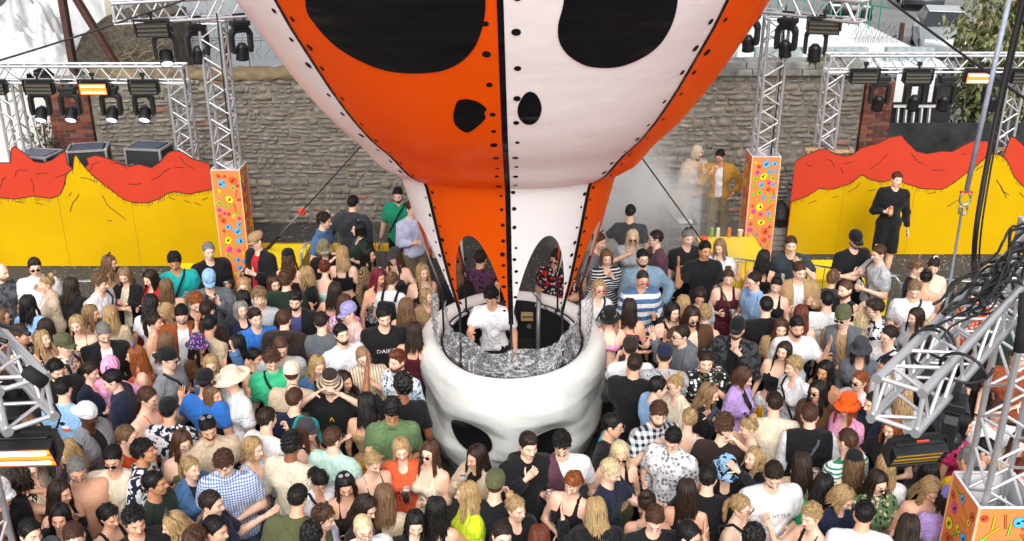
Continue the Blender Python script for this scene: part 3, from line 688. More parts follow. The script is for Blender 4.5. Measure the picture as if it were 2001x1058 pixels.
tl0, tl1 = (-5.78, 14.78, TH), (-3.45, 15.8, TH)
def under(a, b, px, dz, off=0):                    # the point on a truss line that shows at column px
    best = min((abs(1000.5 + FPX * q.x / (q.y * ct + (CAM_H - q.z) * st) - px), t) for t in np.linspace(0, 1, 300) for q in [Lm(a, b, t)])
    q = Lm(a, b, best[1]); return q + Vector((0, off, dz))
strobe(under(tl0, tl1, 303, -.10, -.22), R(12), R(8), 'strobe with cream louvres in front of the stone shed', disp=redtag)
for px, ti, nm in ((318, -42, 'spotlight hanging below the strobe in front of the stone shed'), (381, 8, 'spotlight before the grey panels, next to the mast, aimed down'), (468, 8, 'spotlight at the balloon end of the truss before the grey panels')):
    moving_head(under(tl0, tl1, px, -.2, -.1 if px > 330 else -.12), R(20 if px < 330 else 35), R(ti), nm, True)
tr0, tr1 = (5.12, 14.9, TH), (3.2, 16.75, TH)
strobe(under(tr0, tr1, 1605, -.12, -.22), R(-14), R(8), 'strobe with cream louvres near the green railing', disp=redtag)
for px, nm in ((1466, 'spotlight tucked behind the orange balloon side'), (1540, 'spotlight beside the tower mast in front of the white roof'), (1598, 'spotlight under the strobe near the green railing')):
    moving_head(under(tr0, tr1, px, -.2, -.1), R(-40 if px < 1590 else -20), R(10), nm, px > 1590)
bl0, bl1 = (-9.6, 16.62, 3.2), (-5.42, 16.62, 3.2)
for px, lit, nm in ((-8, False, 'dark strobe beside the leafy pale wall'), (84, False, 'strobe above the red brick pier'), (191, True, 'glowing orange strobe on the beam in front of the stone wall'), (288, False, 'strobe in front of the stone wall beside the beam end')):
    strobe(under(bl0, bl1, px, -.06, -.24), 0, R(8), nm, lit)
for px, nm in ((74, 'spotlight in front of the pale sheet wall'), (133, 'spotlight in front of the red brick pier'), (213, 'spotlight under the glowing orange strobe before the stone wall'), (277, 'spotlight beside the beam leg before the stone wall')):
    moving_head(under(bl0, bl1, px, -.19, -.12), R(0), R(-42), nm)
br0, br1 = (5.3, 16.92, 3.32), (9.6, 16.92, 3.32)
for px, lit, nm in ((1684, False, 'strobe at the stone wall end of the bamboo beam'), (1787, False, 'strobe above the white slatted panel'), (1906, True, 'glowing orange strobe on the beam in front of the bamboo'), (1996, False, 'strobe past the grey sling on the bamboo beam')):
    strobe(under(br0, br1, px, -.06, -.24), 0, R(8), nm, lit)
for px, nm in ((1722, 'spotlight in front of the dark brick pier'), (1792, 'spotlight over the white slatted panel'), (1850, 'spotlight beside the lit strobe and the bamboo'), (1946, 'spotlight beyond the grey strap')):
    moving_head(under(br0, br1, px, -.19, -.12), R(0), R(14), nm, px == 1722)
# foreground fixtures
strobe(at_h(32, 848, 4.1), R(3), R(24), 'big glowing strobe on the diagonal truss over the crowd', True, .72, bluetag)
strobe(at_h(1795, 858, 4.08), R(9), R(30), 'big unlit strobe with yellow reflectors under the diagonal truss', False, .58, redtag, yel=True)
moving_head(at_h(1868, 778, 4.16), R(60), R(60), 'large black spotlight slung under the cable-draped diagonal truss', False, .62)

# ================================================================== CABLES, STRAPS, ROPES
def cable(name, pts, r, m, label, cat='cable', n=6): 
    q = MB(); q.tube(pts, r, n); return tag(q.build(name, m, smooth=True), label, cat)
def sag(a, b, k=.1, n=14):
    a, b = Vector(a), Vector(b); return [a.lerp(b, i / n) - Vector((0, 0, 4 * k * (i / n) * (1 - i / n))) for i in range(n + 1)]
cable('rope', sag(at_Y(-30, 127, 14.2), at_Y(420, -22, 15.0), .03), .016, rubber, 'taut black cable crossing above the tarpaulin roof')
cable('rope', sag(at_Y(1700, -28, 12), at_Y(2060, 232, 9), .02), .014, rubber, 'taut black cable slanting past the lit strobe before the bamboo')
q = MB(); a, b = at_Y(1985, -60, 8.0), at_Y(1889, 372, 8.0); q.tube([a, b], .021, 10); 
tag(q.build('lifting_strap', mat('grey_sling', '#8f95a6', .5, .1, .15, 20), smooth=True), 'grey steel lifting sling hanging down to a shackle', 'sling')
sk = empty('shackle', at_Y(1886, 388, 8.0)); tag(sk, 'chrome bow shackle with red pin between sling and strap', 'shackle')
q = MB(); q.tube([(.045 * math.sin(t) * (1 if t < 5.2 else .9), 0, -.06 * math.cos(t)) for t in np.linspace(-2.6, 2.6, 18)], .011, 8); q.build('bow', steel, sk, smooth=True)
q = MB(); q.tube([(.035 * math.sin(t), .0, -.1 - .045 * math.cos(t)) for t in np.linspace(0, 6.28, 16)], .010, 8); q.build('ring', steel, sk, smooth=True)
q = MB(); q.tube([(-.05, 0, .055), (.05, 0, .055)], .012, 8); q.build('pin', mat('red_pin', '#b3122a', .4), sk)
a, b = at_Y(1880, 408, 7.95), at_h(1838, 668, 4.45); q = MB(); d = b - a
q.tube([a, a.lerp(b, .5), b], .009, 6); tag(q.build('lifting_strap', mat('woven_strap', '#7f8f94', .8), smooth=True), 'thin grey woven strap from shackle down to the diagonal truss', 'strap')
for k, (px0, px1, wd, lb) in enumerate(((2008, 1912, .017, 'thick black cable hanging down to the diagonal truss'), (2016, 1922, .006, 'thin black cord hanging beside the thick cable'))):
    P = [at_Y(px0, -40, 6.2), at_Y(px0 - 55, 200, 6.2), at_Y(px1 - 2, 430, 6.1), at_Y(px1 - 8, 540, 6.0), at_h(px1 + 10, 597, 4.5)]
    # smooth through
    pts = []
    for i in range(len(P) - 1):
        p0, p1, p2, p3 = P[max(i - 1, 0)], P[i], P[i + 1], P[min(i + 2, len(P) - 1)]
        for t in np.linspace(0, 1, 8, endpoint=False): pts.append(.5 * ((2 * p1) + (p2 - p0) * t + (2 * p0 - 5 * p1 + 4 * p2 - p3) * t * t + (3 * p1 - p0 - 3 * p2 + p3) * t ** 3))
    pts.append(P[-1]); cable('cable', pts, wd, rubber, lb)
# cable loom lying along the diagonal truss
t0, t1 = Vector((1.74, 3.95, 4.41)), Vector((3.74, 6.32, 4.41)); rr = random.Random(5)
sdv = (t1 - t0).normalized().cross(Vector((0, 0, 1)))
for k in range(16):
    a = rr.uniform(.12, .45); b = rr.uniform(.75, 1.0); off = rr.uniform(-.13, .08); pts = []; ph = rr.uniform(0, 6); am = rr.uniform(.015, .04)
    for i in range(26):
        t = a + (b - a) * i / 25; p = t0.lerp(t1, t); pts.append(p + sdv * (off + am * math.sin(i * .6 + ph)) + Vector((0, 0, .02 + .05 * rr.random() * .4 + .035 * math.sin(i * .45 + ph * 2) + (k % 4) * .012)))
    cable('cable', pts, rr.choice([.008, .010, .006]), rubber if k % 3 else blackp, 'black cable in the loom lying along the diagonal truss')['group'] = 'cables in the truss loom'
for k in range(9):
    c = t0.lerp(t1, rr.uniform(.12, .9)) + sdv * rr.uniform(-.12, .16); rad = rr.uniform(.09, .17)
    pts = [c + sdv * rad * math.cos(t) + Vector((0, 0, -.06 + rad * .9 * math.sin(t))) + (t1 - t0).normalized() * rad * .8 * math.sin(t * .5 + k) for t in np.linspace(0, 6.28, 22)]
    cable('cable', pts, .008, rubber, 'loop of black cable slung off the diagonal truss')['group'] = 'cable loops on the truss'
for k in range(3):
    c = t0.lerp(t1, .42 + .12 * k); q = MB(); q.tube([c + sdv * .17 + Vector((0, 0, .03)), c + sdv * .18 + Vector((.02, 0, -.15)), c + sdv * .12 + Vector((.06, -.05, -.3))], [.03, .035, .028], 8)
    tag(q.build('black_sleeve', mat('black_fabric_sleeve', (.014, .014, .015), .9), smooth=True), 'black fabric sleeve wrapped over the diagonal truss', 'sleeve', 'black sleeves on the diagonal truss')
# same on the left end
t0b, t1b = Vector((-2.2, 3.96, 4.45)), Vector((-4.1, 6.1, 4.45)); sdb = (t1b - t0b).normalized().cross(Vector((0, 0, 1)))
for k in range(6):
    off = rr.uniform(-.16, .12); ph = rr.uniform(0, 6); pts = [t0b.lerp(t1b, .1 + .6 * i / 20) + sdb * (off + .04 * math.sin(i * .5 + ph)) + Vector((0, 0, .02 + .02 * math.sin(i * .7 + ph))) for i in range(21)]
    cable('cable', pts, .012, rubber, 'black cable lying on the glowing strobe truss')['group'] = 'cables on the glowing strobe truss'
q = MB(); q.tube([at_h(52, 726, 4.5), at_h(85, 748, 4.42)], .032, 10); tag(q.build('black_sleeve', mat('black_fabric_sleeve', (.014, .014, .015), .9), smooth=True), 'black padded roll strapped inside the glowing strobe truss', 'sleeve')
cable('cable', [at_h(62, 800, 4.1), at_h(95, 850, 3.95), at_h(112, 835, 4.0), at_h(118, 812, 4.1), at_h(105, 790, 4.25)], .006, rubber, 'thin safety cable looping off the glowing strobe')
cable('cable', [(-4.36, 15.1, 4.4), (-4.38, 15.12, 3), (-4.36, 15.14, 2.02)], .012, rubber, 'black power cable running down the tower beside the jagged-ridge board')
cable('cable', [(4.24, 15.86, 4.4), (4.26, 15.88, 3), (4.25, 15.9, 2.02)], .012, rubber, 'black power cable running down the tower beside the drinks table')
cable('cable', [(-5.4, 16.5, 3.3), (-5.44, 16.5, 2), (-5.43, 16.5, 1)], .014, rubber, 'black cable running down the leg of the brick pier beam')
rb = random.Random(9)                               # power leads drooping along the back beams
for (a, b), nm in (((bl0, bl1), 'brick pier beam'), ((br0, br1), 'bamboo beam')):
    for k in range(7):
        t = .04 + .13 * k; p, q_ = Lm(a, b, t), Lm(a, b, t + rb.uniform(.08, .15)); dy = rb.uniform(-.14, .05)
        cable('cable', sag(p + Vector((0, dy, .1)), q_ + Vector((0, dy - .06, -.1)), rb.uniform(.05, .16), 10), .007, rubber, 'black power lead drooping along the ' + nm)['group'] = 'power leads on the ' + nm
# guy ropes of the balloon
for pts, lb, s_ in (([(712, 279, 10.4), (520, 490, 15.4)], 'balloon guy rope running down to the yellow block', 0), ([(1238, 286, 10.5), (1445, 572, 14.9)], 'balloon guy rope running down to the drinks table', 1)):
    a = at_Y(*pts[0]); b = at_Y(*pts[1]); cable('guy_rope', [a, a.lerp(b, .55)], .009, mat('dark_rope', (.05, .035, .035), .8), lb)
    c = a.lerp(b, .55); e = a.lerp(b, .8); 
    cable('ratchet_strap', [c, e], .014, mat('grey_rope', (.25, .24, .23), .8), 'grey strap at the end of the ' + lb.replace('balloon ', ''), 'strap')
    cable('strap_sleeve', [e, b], .028, rubber, 'black padded sleeve on the ' + lb.replace('balloon ', ''), 'sleeve')
    q = MB(); q.lathe([(.0, .06), (.045, .04), (.055, 0), (.045, -.04), (0, -.06)], 10, 0, c + Vector((.03, 0, .02))); tag(q.build('marker_ball', mat('red_marker', '#e2432f', .5), smooth=True), 'small red marker ball on the ' + lb.replace('balloon ', ''), 'marker')

# ================================================================== BLOCKS, TABLES, BARRIERS, CASES
ybm = mat('yellow_block_paint', '#f6d20c', .5, 0, .05, 1.5)
def block(px0, px1, py, h, dep, label, name='yellow_block', slope=0):
    a, b = at_h(px0, py, h), at_h(px1, py, h); root = empty(name, ((a.x + b.x) / 2, a.y + dep / 2, 0)); tag(root, label, 'block', 'yellow seating blocks')
    W = b.x - a.x; m = MB(); m.box((0, 0, h - .02), (W + .03, dep + .03, .04)); bevel(m.build('top', ybm, root), .006)
    m = MB(); m.box((0, 0, (h - .041) / 2), (W, dep, h - .042)); m.build('body', ybm, root)
    return root
block(325, 425, 541, .48, .55, 'yellow block behind the person in teal')
block(505, 583, 521, .62, .95, 'yellow block standing by the stone wall with guy rope over it')
block(1385, 1500, 508, .78, 1.0, 'yellow drinks table beside the skull-print column')
block(1462, 1500, 560, .5, .4, 'small yellow block beneath the drinks table corner')
block(1556, 1740, 545, .62, .75, 'long yellow counter behind the barrier')
for i, (px, lb) in enumerate(((630, 'flat yellow plank lying by the barrier behind the person in blue'), (1205, 'flat yellow plank lying in the smoke'))):
    a = at_h(px, 478, .1); m = MB(); m.box((a.x, a.y, .05), (2.4 if i == 0 else 1.2, .16, .1)); tag(m.build('yellow_plank', mat('yellow_plank_paint', '#c99d10', .6)), lb, 'plank')
galv = mat('barrier_steel', (.5, .51, .53), .35, .7, .1, 10)
def barrier(a, b, label):
    a, b = Vector(a), Vector(b); d = b - a; L = d.length; root = empty('crowd_barrier', a, math.atan2(d.y, d.x)); tag(root, label, 'barrier', 'steel crowd barriers')
    m = MB(); m.tube([(.0, 0, .05), (0, 0, .98), (.08, 0, 1.08), (L - .08, 0, 1.08), (L, 0, .98), (L, 0, .05)], .02, 8); m.build('frame', galv, root, smooth=True)
    m = MB(); m.tube([(0, 0, .2), (L, 0, .2)], .015, 6); m.build('bottom_rail', galv, root)
    ub = MB(); ub.tube([(0, 0, .2), (0, 0, 1.07)], .007, 5); me = None
    for i in range(int(L / .12)):
        if me is None: o = ub.build('bar', galv, root); me = o.data
        else: o = link('bar', me, root)
        o.location = (.12 + i * .12, 0, 0)
    for x in (.25, L - .25):
        m = MB(); m.box((x, 0, .012), (.06, .5, .02)); m.build('foot', galv, root)
barrier(at_h(588, 492, 1.0).xy.to_3d(), at_h(688, 447, 1.0).xy.to_3d(), 'crowd barrier slanting behind the bucket hat')
barrier(at_h(690, 444, 1.05).xy.to_3d(), at_h(800, 425, 1.05).xy.to_3d(), 'crowd barrier the person in grey jacket leans on')
barrier(at_h(1290, 405, 1.0).xy.to_3d(), at_h(1350, 478, 1.0).xy.to_3d(), 'crowd barrier slanting out of the smoke')
barrier(at_h(1425, 516, 1.0).xy.to_3d(), at_h(1570, 528, 1.0).xy.to_3d(), 'crowd barrier in front of the skull-print column')
barrier(at_h(1577, 528, 1.0).xy.to_3d(), at_h(1760, 551, 1.0).xy.to_3d(), 'crowd barrier in front of the yellow counter')
barrier(at_h(1765, 552, 1.0).xy.to_3d(), at_h(1905, 560, 1.0).xy.to_3d(), 'crowd barrier beyond the yellow counter end')
barrier(at_h(28, 566, 1.0).xy.to_3d(), at_h(190, 558, 1.0).xy.to_3d(), 'crowd barrier on the gravel before the jagged-ridge mountain board')
def flight_case(px, py, Y, rz, tilt, label, hh=.5):
    p = at_Y(px, py, Y); root = empty('flight_case', (p.x, p.y, p.z - hh / 2), rz); root.rotation_euler = (tilt, 0, rz); tag(root, label, 'flight case', 'flight cases stacked behind the board')
    m = MB(); m.box((0, 0, 0), (.62, .5, hh)); m.build('body', mat('case_black', (.02, .022, .025), .5), root)
    m = MB(); m.box((0, 0, hh / 2 + .01), (.5, .38, .02)); m.build('lid_panel', mat('case_lid', (.06, .075, .11), .4), root)
    e = MB()
    for sx in (-1, 1):
        for sy in (-1, 1): e.box((sx * .31, sy * .25, 0), (.035, .035, hh + .02))
        for sz in (-1, 1): e.box((sx * .31, 0, sz * hh / 2), (.035, .5, .035)); 
    for sy in (-1, 1):
        for sz in (-1, 1): e.box((0, sy * .25, sz * hh / 2), (.58, .035, .035))
    e.build('metal_edge', galv, root)
    for sx in (-1, 1):
        c = MB(); c.lathe([(0, .03), (.05, .03), (.05, -.03), (0, -.03)], 12); o = c.build('latch', steel, root); o.location = (sx * .22, -.27, -.05); o.rotation_euler = (R(90), 0, 0)
    # the stack of plinths carrying it
    b = MB(); b.box((p.x, p.y, (p.z - hh - .05) / 2), (.6, .48, max(.1, p.z - hh - .05))); tag(b.build('black_case', mat('case_black', (.02, .022, .025), .5)), 'plain black case under the ' + label.split(',')[0], 'case')
flight_case(74, 300, 16.45, R(-12), 0, 'silver edged flight case in front of the pale wall', .4)
flight_case(172, 288, 16.6, R(14), 0, 'dark lidded flight case before the brick pier')
flight_case(291, 285, 16.6, R(-8), 0, 'dark lidded flight case before the earth-capped stone wall')
# small stand in the smoke
p = at_h(1333, 432, .75); root = empty('equipment_case', (p.x, p.y, 0)); tag(root, 'open black and silver equipment stand with white sheet in smoke', 'stand')
for sx in (-1, 1):
    for sy in (-1, 1): m = MB(); m.box((sx * .26, sy * .2, .37), (.03, .03, .74)); m.build('leg', galv, root)
for z in (.72, .35): 
    m = MB(); m.box((0, -.2, z), (.54, .03, .03)); m.box((0, .2, z), (.54, .03, .03)); m.box((-.26, 0, z), (.03, .4, .03)); m.box((.26, 0, z), (.03, .4, .03)); m.build('frame', galv, root)
m = MB(); m.box((.05, 0, .745), (.24, .2, .01)); m.build('white_sheet', mat('paper', (.8, .8, .8), .6), root)
m = MB(); m.box((0, 0, .71), (.5, .37, .02)); m.build('tray', blackp, root)
# bin bag and crates behind the drinks column
bg_ = MB(); rr2 = random.Random(3); nn = 14; V = []; F = []
for j in range(9):
    for i in range(nn):
        a = 2 * math.pi * i / nn; t = j / 8; r_ = .28 * math.sin(math.pi * min(1, .25 + t * .72)) * (1 + .18 * rr2.uniform(-1, 1)); V.append((r_ * math.cos(a), r_ * math.sin(a), t * .75 + .02))
for j in range(8):
    for i in range(nn): F.append((j * nn + i, j * nn + (i + 1) % nn, (j + 1) * nn + (i + 1) % nn, (j + 1) * nn + i))
F.append(tuple(range(nn))[::-1]); F.append(tuple(8 * nn + i for i in range(nn)))
bg_.add(V, F); o = bg_.build('bin_bag', mat('bin_bag', (.01, .01, .011), .25, 0, .2, 9, 25, .8, .03), smooth=True); p = at_Y(1521, 450, 16.9); o.location = (p.x, p.y, .42); o.scale = (.75, .75, .6); tag(o, 'black plastic bin bag piled behind the skull-print column', 'bin bag')
m = MB()
for k in range(4): m.box((0, 0, .04 + k * .1), (.5, .4, .075))
m.box((0, 0, .21), (.44, .34, .4)); o = m.build('crate', mat('grey_crate', (.2, .19, .17), .7)); o.location = (p.x, p.y, 0); tag(o, 'stacked grey crate under the bin bag', 'crate')
# small street drain stones at the left wall foot: foreground clutter left out

# ================================================================== DRINKS
beerm = mat('beer', '#c27a10', .15, 0, .05); foamm = mat('beer_foam', '#efe6d2', .7); cupm = clear_plastic('clear_cup', (1, 1, 1), .10, 0)
canms = {k: mat('can_' + k, c, .3, .5, .15, 30) for k, c in dict(yellow='#e0a210', silver='#b9bcc0', green='#7fb52c', orange='#e2761c', white='#d9dad6', teal='#3c8f6a', gold='#d98e1e').items()}
papercup = mat('paper_cup', '#e3ded2', .6)
_proto = {}
def drink(kind, loc, label, rz=0, group='drinks in hands'):
    name = {'beer': 'beer_cup', 'cup': 'plastic_cup', 'paper': 'paper_cup', 'phone': 'phone'}.get(kind, 'drink_can')
    root = empty(name, loc, rz); tag(root, label, {'beer': 'cup', 'cup': 'cup', 'paper': 'cup', 'phone': 'phone'}.get(kind, 'can'))
    if kind not in _proto:
        L = []
        if kind in ('beer', 'cup'):
            m = MB(); m.lathe([(.0, 0), (.030, 0), (.043, .13), (.044, .131), (.0445, .135), (.042, .135), (.041, .128), (.029, .004), (0, .004)], 14); o = m.build('cup', cupm, root, smooth=True); L.append(o)
            m = MB(); m.lathe([(0, .006), (.0275, .006), (.036 if kind == 'beer' else .031, .095 if kind == 'beer' else .03), (0, .096 if kind == 'beer' else .031)], 12); L.append(m.build('drink', beerm, root, smooth=True))
            if kind == 'beer': m = MB(); m.lathe([(0, .0965), (.0365, .0965), (.038, .112), (0, .116)], 12); L.append(m.build('foam', foamm, root, smooth=True))
        elif kind == 'paper':
            m = MB(); m.lathe([(0, 0), (.03, 0), (.043, .12), (.045, .122), (.043, .125), (.04, .12), (.03, .09), (0, .09)], 14); L.append(m.build('cup', papercup, root, smooth=True))
            m = MB(); m.lathe([(0, .105), (.038, .105)], 12); L.append(m.build('drink', beerm, root))
        elif kind == 'phone':
            m = MB(); m.box((0, 0, .06), (.075, .009, .15)); L.append(bevel(m.build('body', blackm, root), .004)); m = MB(); m.box((0, -.0052, .06), (.066, .001, .138)); L.append(m.build('screen', mat('phone_screen', (.03, .035, .05), .08), root))
        else:
            m = MB(); m.lathe([(0, .004), (.024, 0), (.031, .008), (.033, .014), (.033, .148), (.027, .162)], 14); L.append(m.build('can', canms[kind], root, smooth=True))
            m = MB(); m.lathe([(.0, .160), (.025, .160), (.027, .163), (.026, .165)], 14); L.append(m.build('lid', steel, root))
        _proto[kind] = L
    else:
        for o in _proto[kind]: c = o.copy(); col.objects.link(c); c.parent = root
    return root
for px, k, lb in ((1378, 'green', 'small green can at the edge of the yellow drinks table'), (1390, 'white', 'pale can on the yellow drinks table'), (1412, 'orange', 'orange can standing alone on the yellow drinks table'), (1434, 'paper', 'white paper cup on the yellow drinks table')):
    p = at_h(px + 12, 463, .79); drink(k, (p.x, p.y, .785), lb)
p = at_h(1402, 492, .79); drink('gold', (p.x, p.y, .785), 'gold can near the front edge of the yellow drinks table')
# ================================================================== SKULL-FACED BALLOON
BYC = 10.6
def bax(h): return -0.022 * (h - 1.4)
_ph = [1.6, 2.0, 2.3, 2.6, 2.9, 3.2, 3.34, 3.38, 3.46, 3.58, 3.75, 4.0, 4.3, 4.6, 4.9, 5.2, 5.5, 5.9, 6.4, 7.0, 7.6, 8.2, 9.0, 9.8, 10.4, 10.9, 11.2, 11.3]
_pr = [.715, .822, .91, .988, 1.065, 1.143, 1.178, 1.26, 1.37, 1.465, 1.575, 1.795, 2.02, 2.218, 2.398, 2.574, 2.724, 2.895, 3.067, 3.212, 3.294, 3.315, 3.22, 2.85, 2.3, 1.5, .7, .05]
def bR(h): return float(np.interp(h, _ph, _pr))
def blift(phi, h): return .19 * math.cos(phi) * math.exp(-((h - 3.35) / .55) ** 2)
def bS(phi, h, off=0.0):
    r = bR(h); k = abs((phi / R(22.5)) % 2 - 1)             # 1 on a seam, 0 in the middle of a panel
    r = r * (1 + (.018 if h > 3.45 else .004) * (1 - k ** 2)) + off
    return Vector((bax(h) + r * math.sin(phi), BYC - r * math.cos(phi), h + blift(phi, h)))
def bhit(px, py, off=.006):
    u, fw, dn = ray(px, py)
    def f(z):
        x, y, hh = u * z, fw * z, CAM_H - dn * z; phi = math.atan2(x - bax(hh), BYC - y); h = hh - blift(phi, hh)
        k = abs((phi / R(22.5)) % 2 - 1); rr_ = bR(h) * (1 + (.018 if h > 3.45 else .004) * (1 - k ** 2))
        return math.hypot(x - bax(hh), y - BYC) - rr_, phi, h
    z = 4.0
    while z < 14 and f(z)[0] > 0: z += .05
    a, b = z - .05, z
    for _ in range(24):
        m = (a + b) / 2
        if f(m)[0] > 0: a = m
        else: b = m
    _, phi, h = f(b); return phi, h
def balloon_mat(name, c, tr=.55, rough=.3):
    m, n, b = nmat(name); tc = N(n, 'ShaderNodeTexCoord').outputs['Object']; o = n.nodes['Material Output']
    b.inputs['Base Color'].default_value = (*c, 1); b.inputs['Roughness'].default_value = rough; b.inputs['Specular IOR Level'].default_value = .45
    mp = N(n, 'ShaderNodeMapping'); mp.inputs['Scale'].default_value = (1, 1, 2.2); n.links.new(tc, mp.inputs[0])
    bump(n, b, noise(n, mp.outputs[0], 2.2, 3, .55), .28, .04)
    t = N(n, 'ShaderNodeBsdfTranslucent'); t.inputs[0].default_value = (*c, 1); mx = N(n, 'ShaderNodeMixShader'); mx.inputs[0].default_value = tr
    n.links.new(b.outputs[0], mx.inputs[1]); n.links.new(t.outputs[0], mx.inputs[2]); n.links.new(mx.outputs[0], o.inputs['Surface']); return m
bor = balloon_mat('orange_nylon', (.92, .125, .004)); bwh = balloon_mat('white_nylon', (.92, .93, .94), .34)
bbk, n_, b_ = nmat('black_nylon'); b_.inputs['Base Color'].default_value = (.006, .006, .007, 1); b_.inputs['Roughness'].default_value = .26; b_.inputs['Specular IOR Level'].default_value = .22
tc = N(n_, 'ShaderNodeTexCoord').outputs['Object']; mp = N(n_, 'ShaderNodeMapping'); mp.inputs['Scale'].default_value = (.5, 1, 4.0); n_.links.new(tc, mp.inputs[0])
bump(n_, b_, noise(n_, mp.outputs[0], 1.6, 1, .5), .7, .08)
bal = empty('skull_balloon', (0, BYC, 1.9)); tag(bal, 'giant inflated orange and white balloon with black skull face patches', 'balloon')
off0 = Vector((0, BYC, 1.9))
def gridmesh(name, fn, us, vs, m, parent, o0, smooth=True):
    V = [fn(u, v) - o0 for v in vs for u in us]; nu = len(us)
    F = [(j * nu + i, j * nu + i + 1, (j + 1) * nu + i + 1, (j + 1) * nu + i) for j in range(len(vs) - 1) for i in range(nu - 1)]
    return link(name, fast_mesh(name, [tuple(v) for v in V], F, [m], smooth=smooth), parent)
ph_hi = [3.345, 3.37, 3.40, 3.44, 3.48, 3.54, 3.6, 3.68] + list(np.linspace(3.78, 11.28, 64))
for k in range(8):
    p0 = R(-180 + 45 * k); m = bor if k % 2 == 1 else bwh         # panel left of the front seam (k = 3) is orange
    us = np.linspace(p0, p0 + R(45), 17)
    gridmesh('panel', lambda u, v: bS(u, v), us, ph_hi, m, bal, off0)
    # skirt panel with its arch, meeting its neighbours in points at the seams
    def sk_(u, v, p0=p0):
        t = (u - p0) / R(22.5) - 1; zb = 1.84 + (2.88 - 1.84) * (1 - abs(t) ** 2.1); h = zb + (3.345 - zb) * v
        return bS(u, h) + Vector((0, 0, 0))
    gridmesh('skirt_panel', sk_, np.linspace(p0 + 1e-4, p0 + R(45) - 1e-4, 29), np.linspace(0, 1, 22), m, bal, off0)
for k in range(8):
    p0 = R(-180 + 45 * k); hs_ = [1.86] + list(np.linspace(1.95, 3.3, 16)) + ph_hi; wd = .026
    def tape(u, v):
        r = max(bR(v), .2); return bS(p0 + u * wd / r, v, .006)
    gridmesh('seam_tape', tape, [-1, -.3, .3, 1], hs_, bbk, bal, off0)
dots = MB(); fdots = []
def dot(phi, h, rad):
    r = max(bR(h), .2); P = []
    for i in range(12):
        a = 2 * math.pi * i / 12; P.append(bS(phi + rad * math.cos(a) / r, h + rad * math.sin(a) * .8, .008) - off0)
    if h < 5.6 and abs(math.degrees((phi + math.pi) % (2 * math.pi) - math.pi)) < 100:
        q = MB(); c = sum(P, Vector()) / 12; q.add([p - c for p in P], [tuple(range(12))]); o = q.build('rivet_dot', bbk, bal, fixn=False); o.location = c
    else: dots.add(P, [tuple(range(12))])
rr = random.Random(11)
for k in range(8):
    p0 = R(-180 + 45 * k)
    for s_ in (-1, 1):
        h = 2.05
        while h < 10.5:
            rad = (.021 if h < 3.4 else .026 + .004 * min(h - 3.4, 3)) * rr.uniform(.6, 1.25); d = (.062 if h < 3.4 else .085 + .018 * min(h - 3.4, 3))
            dot(p0 + s_ * (d + rr.uniform(-.01, .01)) / max(bR(h), .3), h, rad); h += (.15 if h < 3.4 else .17 + .06 * min(h - 3.4, 2)) * rr.uniform(.75, 1.3)
tag(dots.build('rivet_dots', bbk, bal, fixn=False), kind='stuff')
def patch(name, poly, rings=14):
    poly = [Vector((x, y, 0)) for x, y in poly]; fine = []
    n = len(poly)                                                 # smooth the outline
    for i in range(n):
        p0, p1, p2, p3 = poly[i - 1], poly[i], poly[(i + 1) % n], poly[(i + 2) % n]
        for t in (0, .25, .5, .75): fine.append(.5 * ((2 * p1) + (p2 - p0) * t + (2 * p0 - 5 * p1 + 4 * p2 - p3) * t * t + (3 * p1 - p0 - 3 * p2 + p3) * t ** 3))
    c = sum(fine, Vector()) / len(fine); L = len(fine); V = []; F = []
    for j in range(rings):
        t = (j + .001) / (rings - 1 + .001)
        for q in fine:
            p = c.lerp(q, t); phi, h = bhit(p.x, p.y); V.append(tuple(bS(phi, h, .010) - off0))
    for j in range(rings - 1):
        for i in range(L): F.append((j * L + i, j * L + (i + 1) % L, (j + 1) * L + (i + 1) % L, (j + 1) * L + i))
    link(name, fast_mesh(name, V, F, [bbk]), bal)
patch('eye_patch', [(598, -5), (602, 25), (617, 48), (640, 75), (670, 100), (710, 122), (750, 137), (790, 143), (830, 143), (866, 138), (900, 122), (926, 95), (941, 60), (948, 25), (948, -10), (940, -70), (900, -140), (820, -190), (720, -195), (640, -140), (602, -60)])
patch('eye_patch', [(1100, 10), (1090, 50), (1092, 80), (1105, 103), (1125, 119), (1150, 130), (1185, 133), (1220, 128), (1260, 110), (1290, 85), (1311, 50), (1321, 15), (1323, -20), (1316, -80), (1285, -150), (1220, -190), (1155, -165), (1118, -90), (1104, -30)])
patch('nose_patch', [(893, 200), (900, 195), (916, 194), (936, 200), (951, 213), (947, 220), (949, 230), (945, 236), (936, 245), (918, 258), (906, 257), (891, 245), (886, 230), (888, 215)], 6)
patch('nose_patch', [(1015, 200), (1025, 184), (1036, 179), (1048, 185), (1056, 200), (1058, 215), (1052, 233), (1040, 243), (1025, 242), (1014, 230), (1011, 215)], 6)

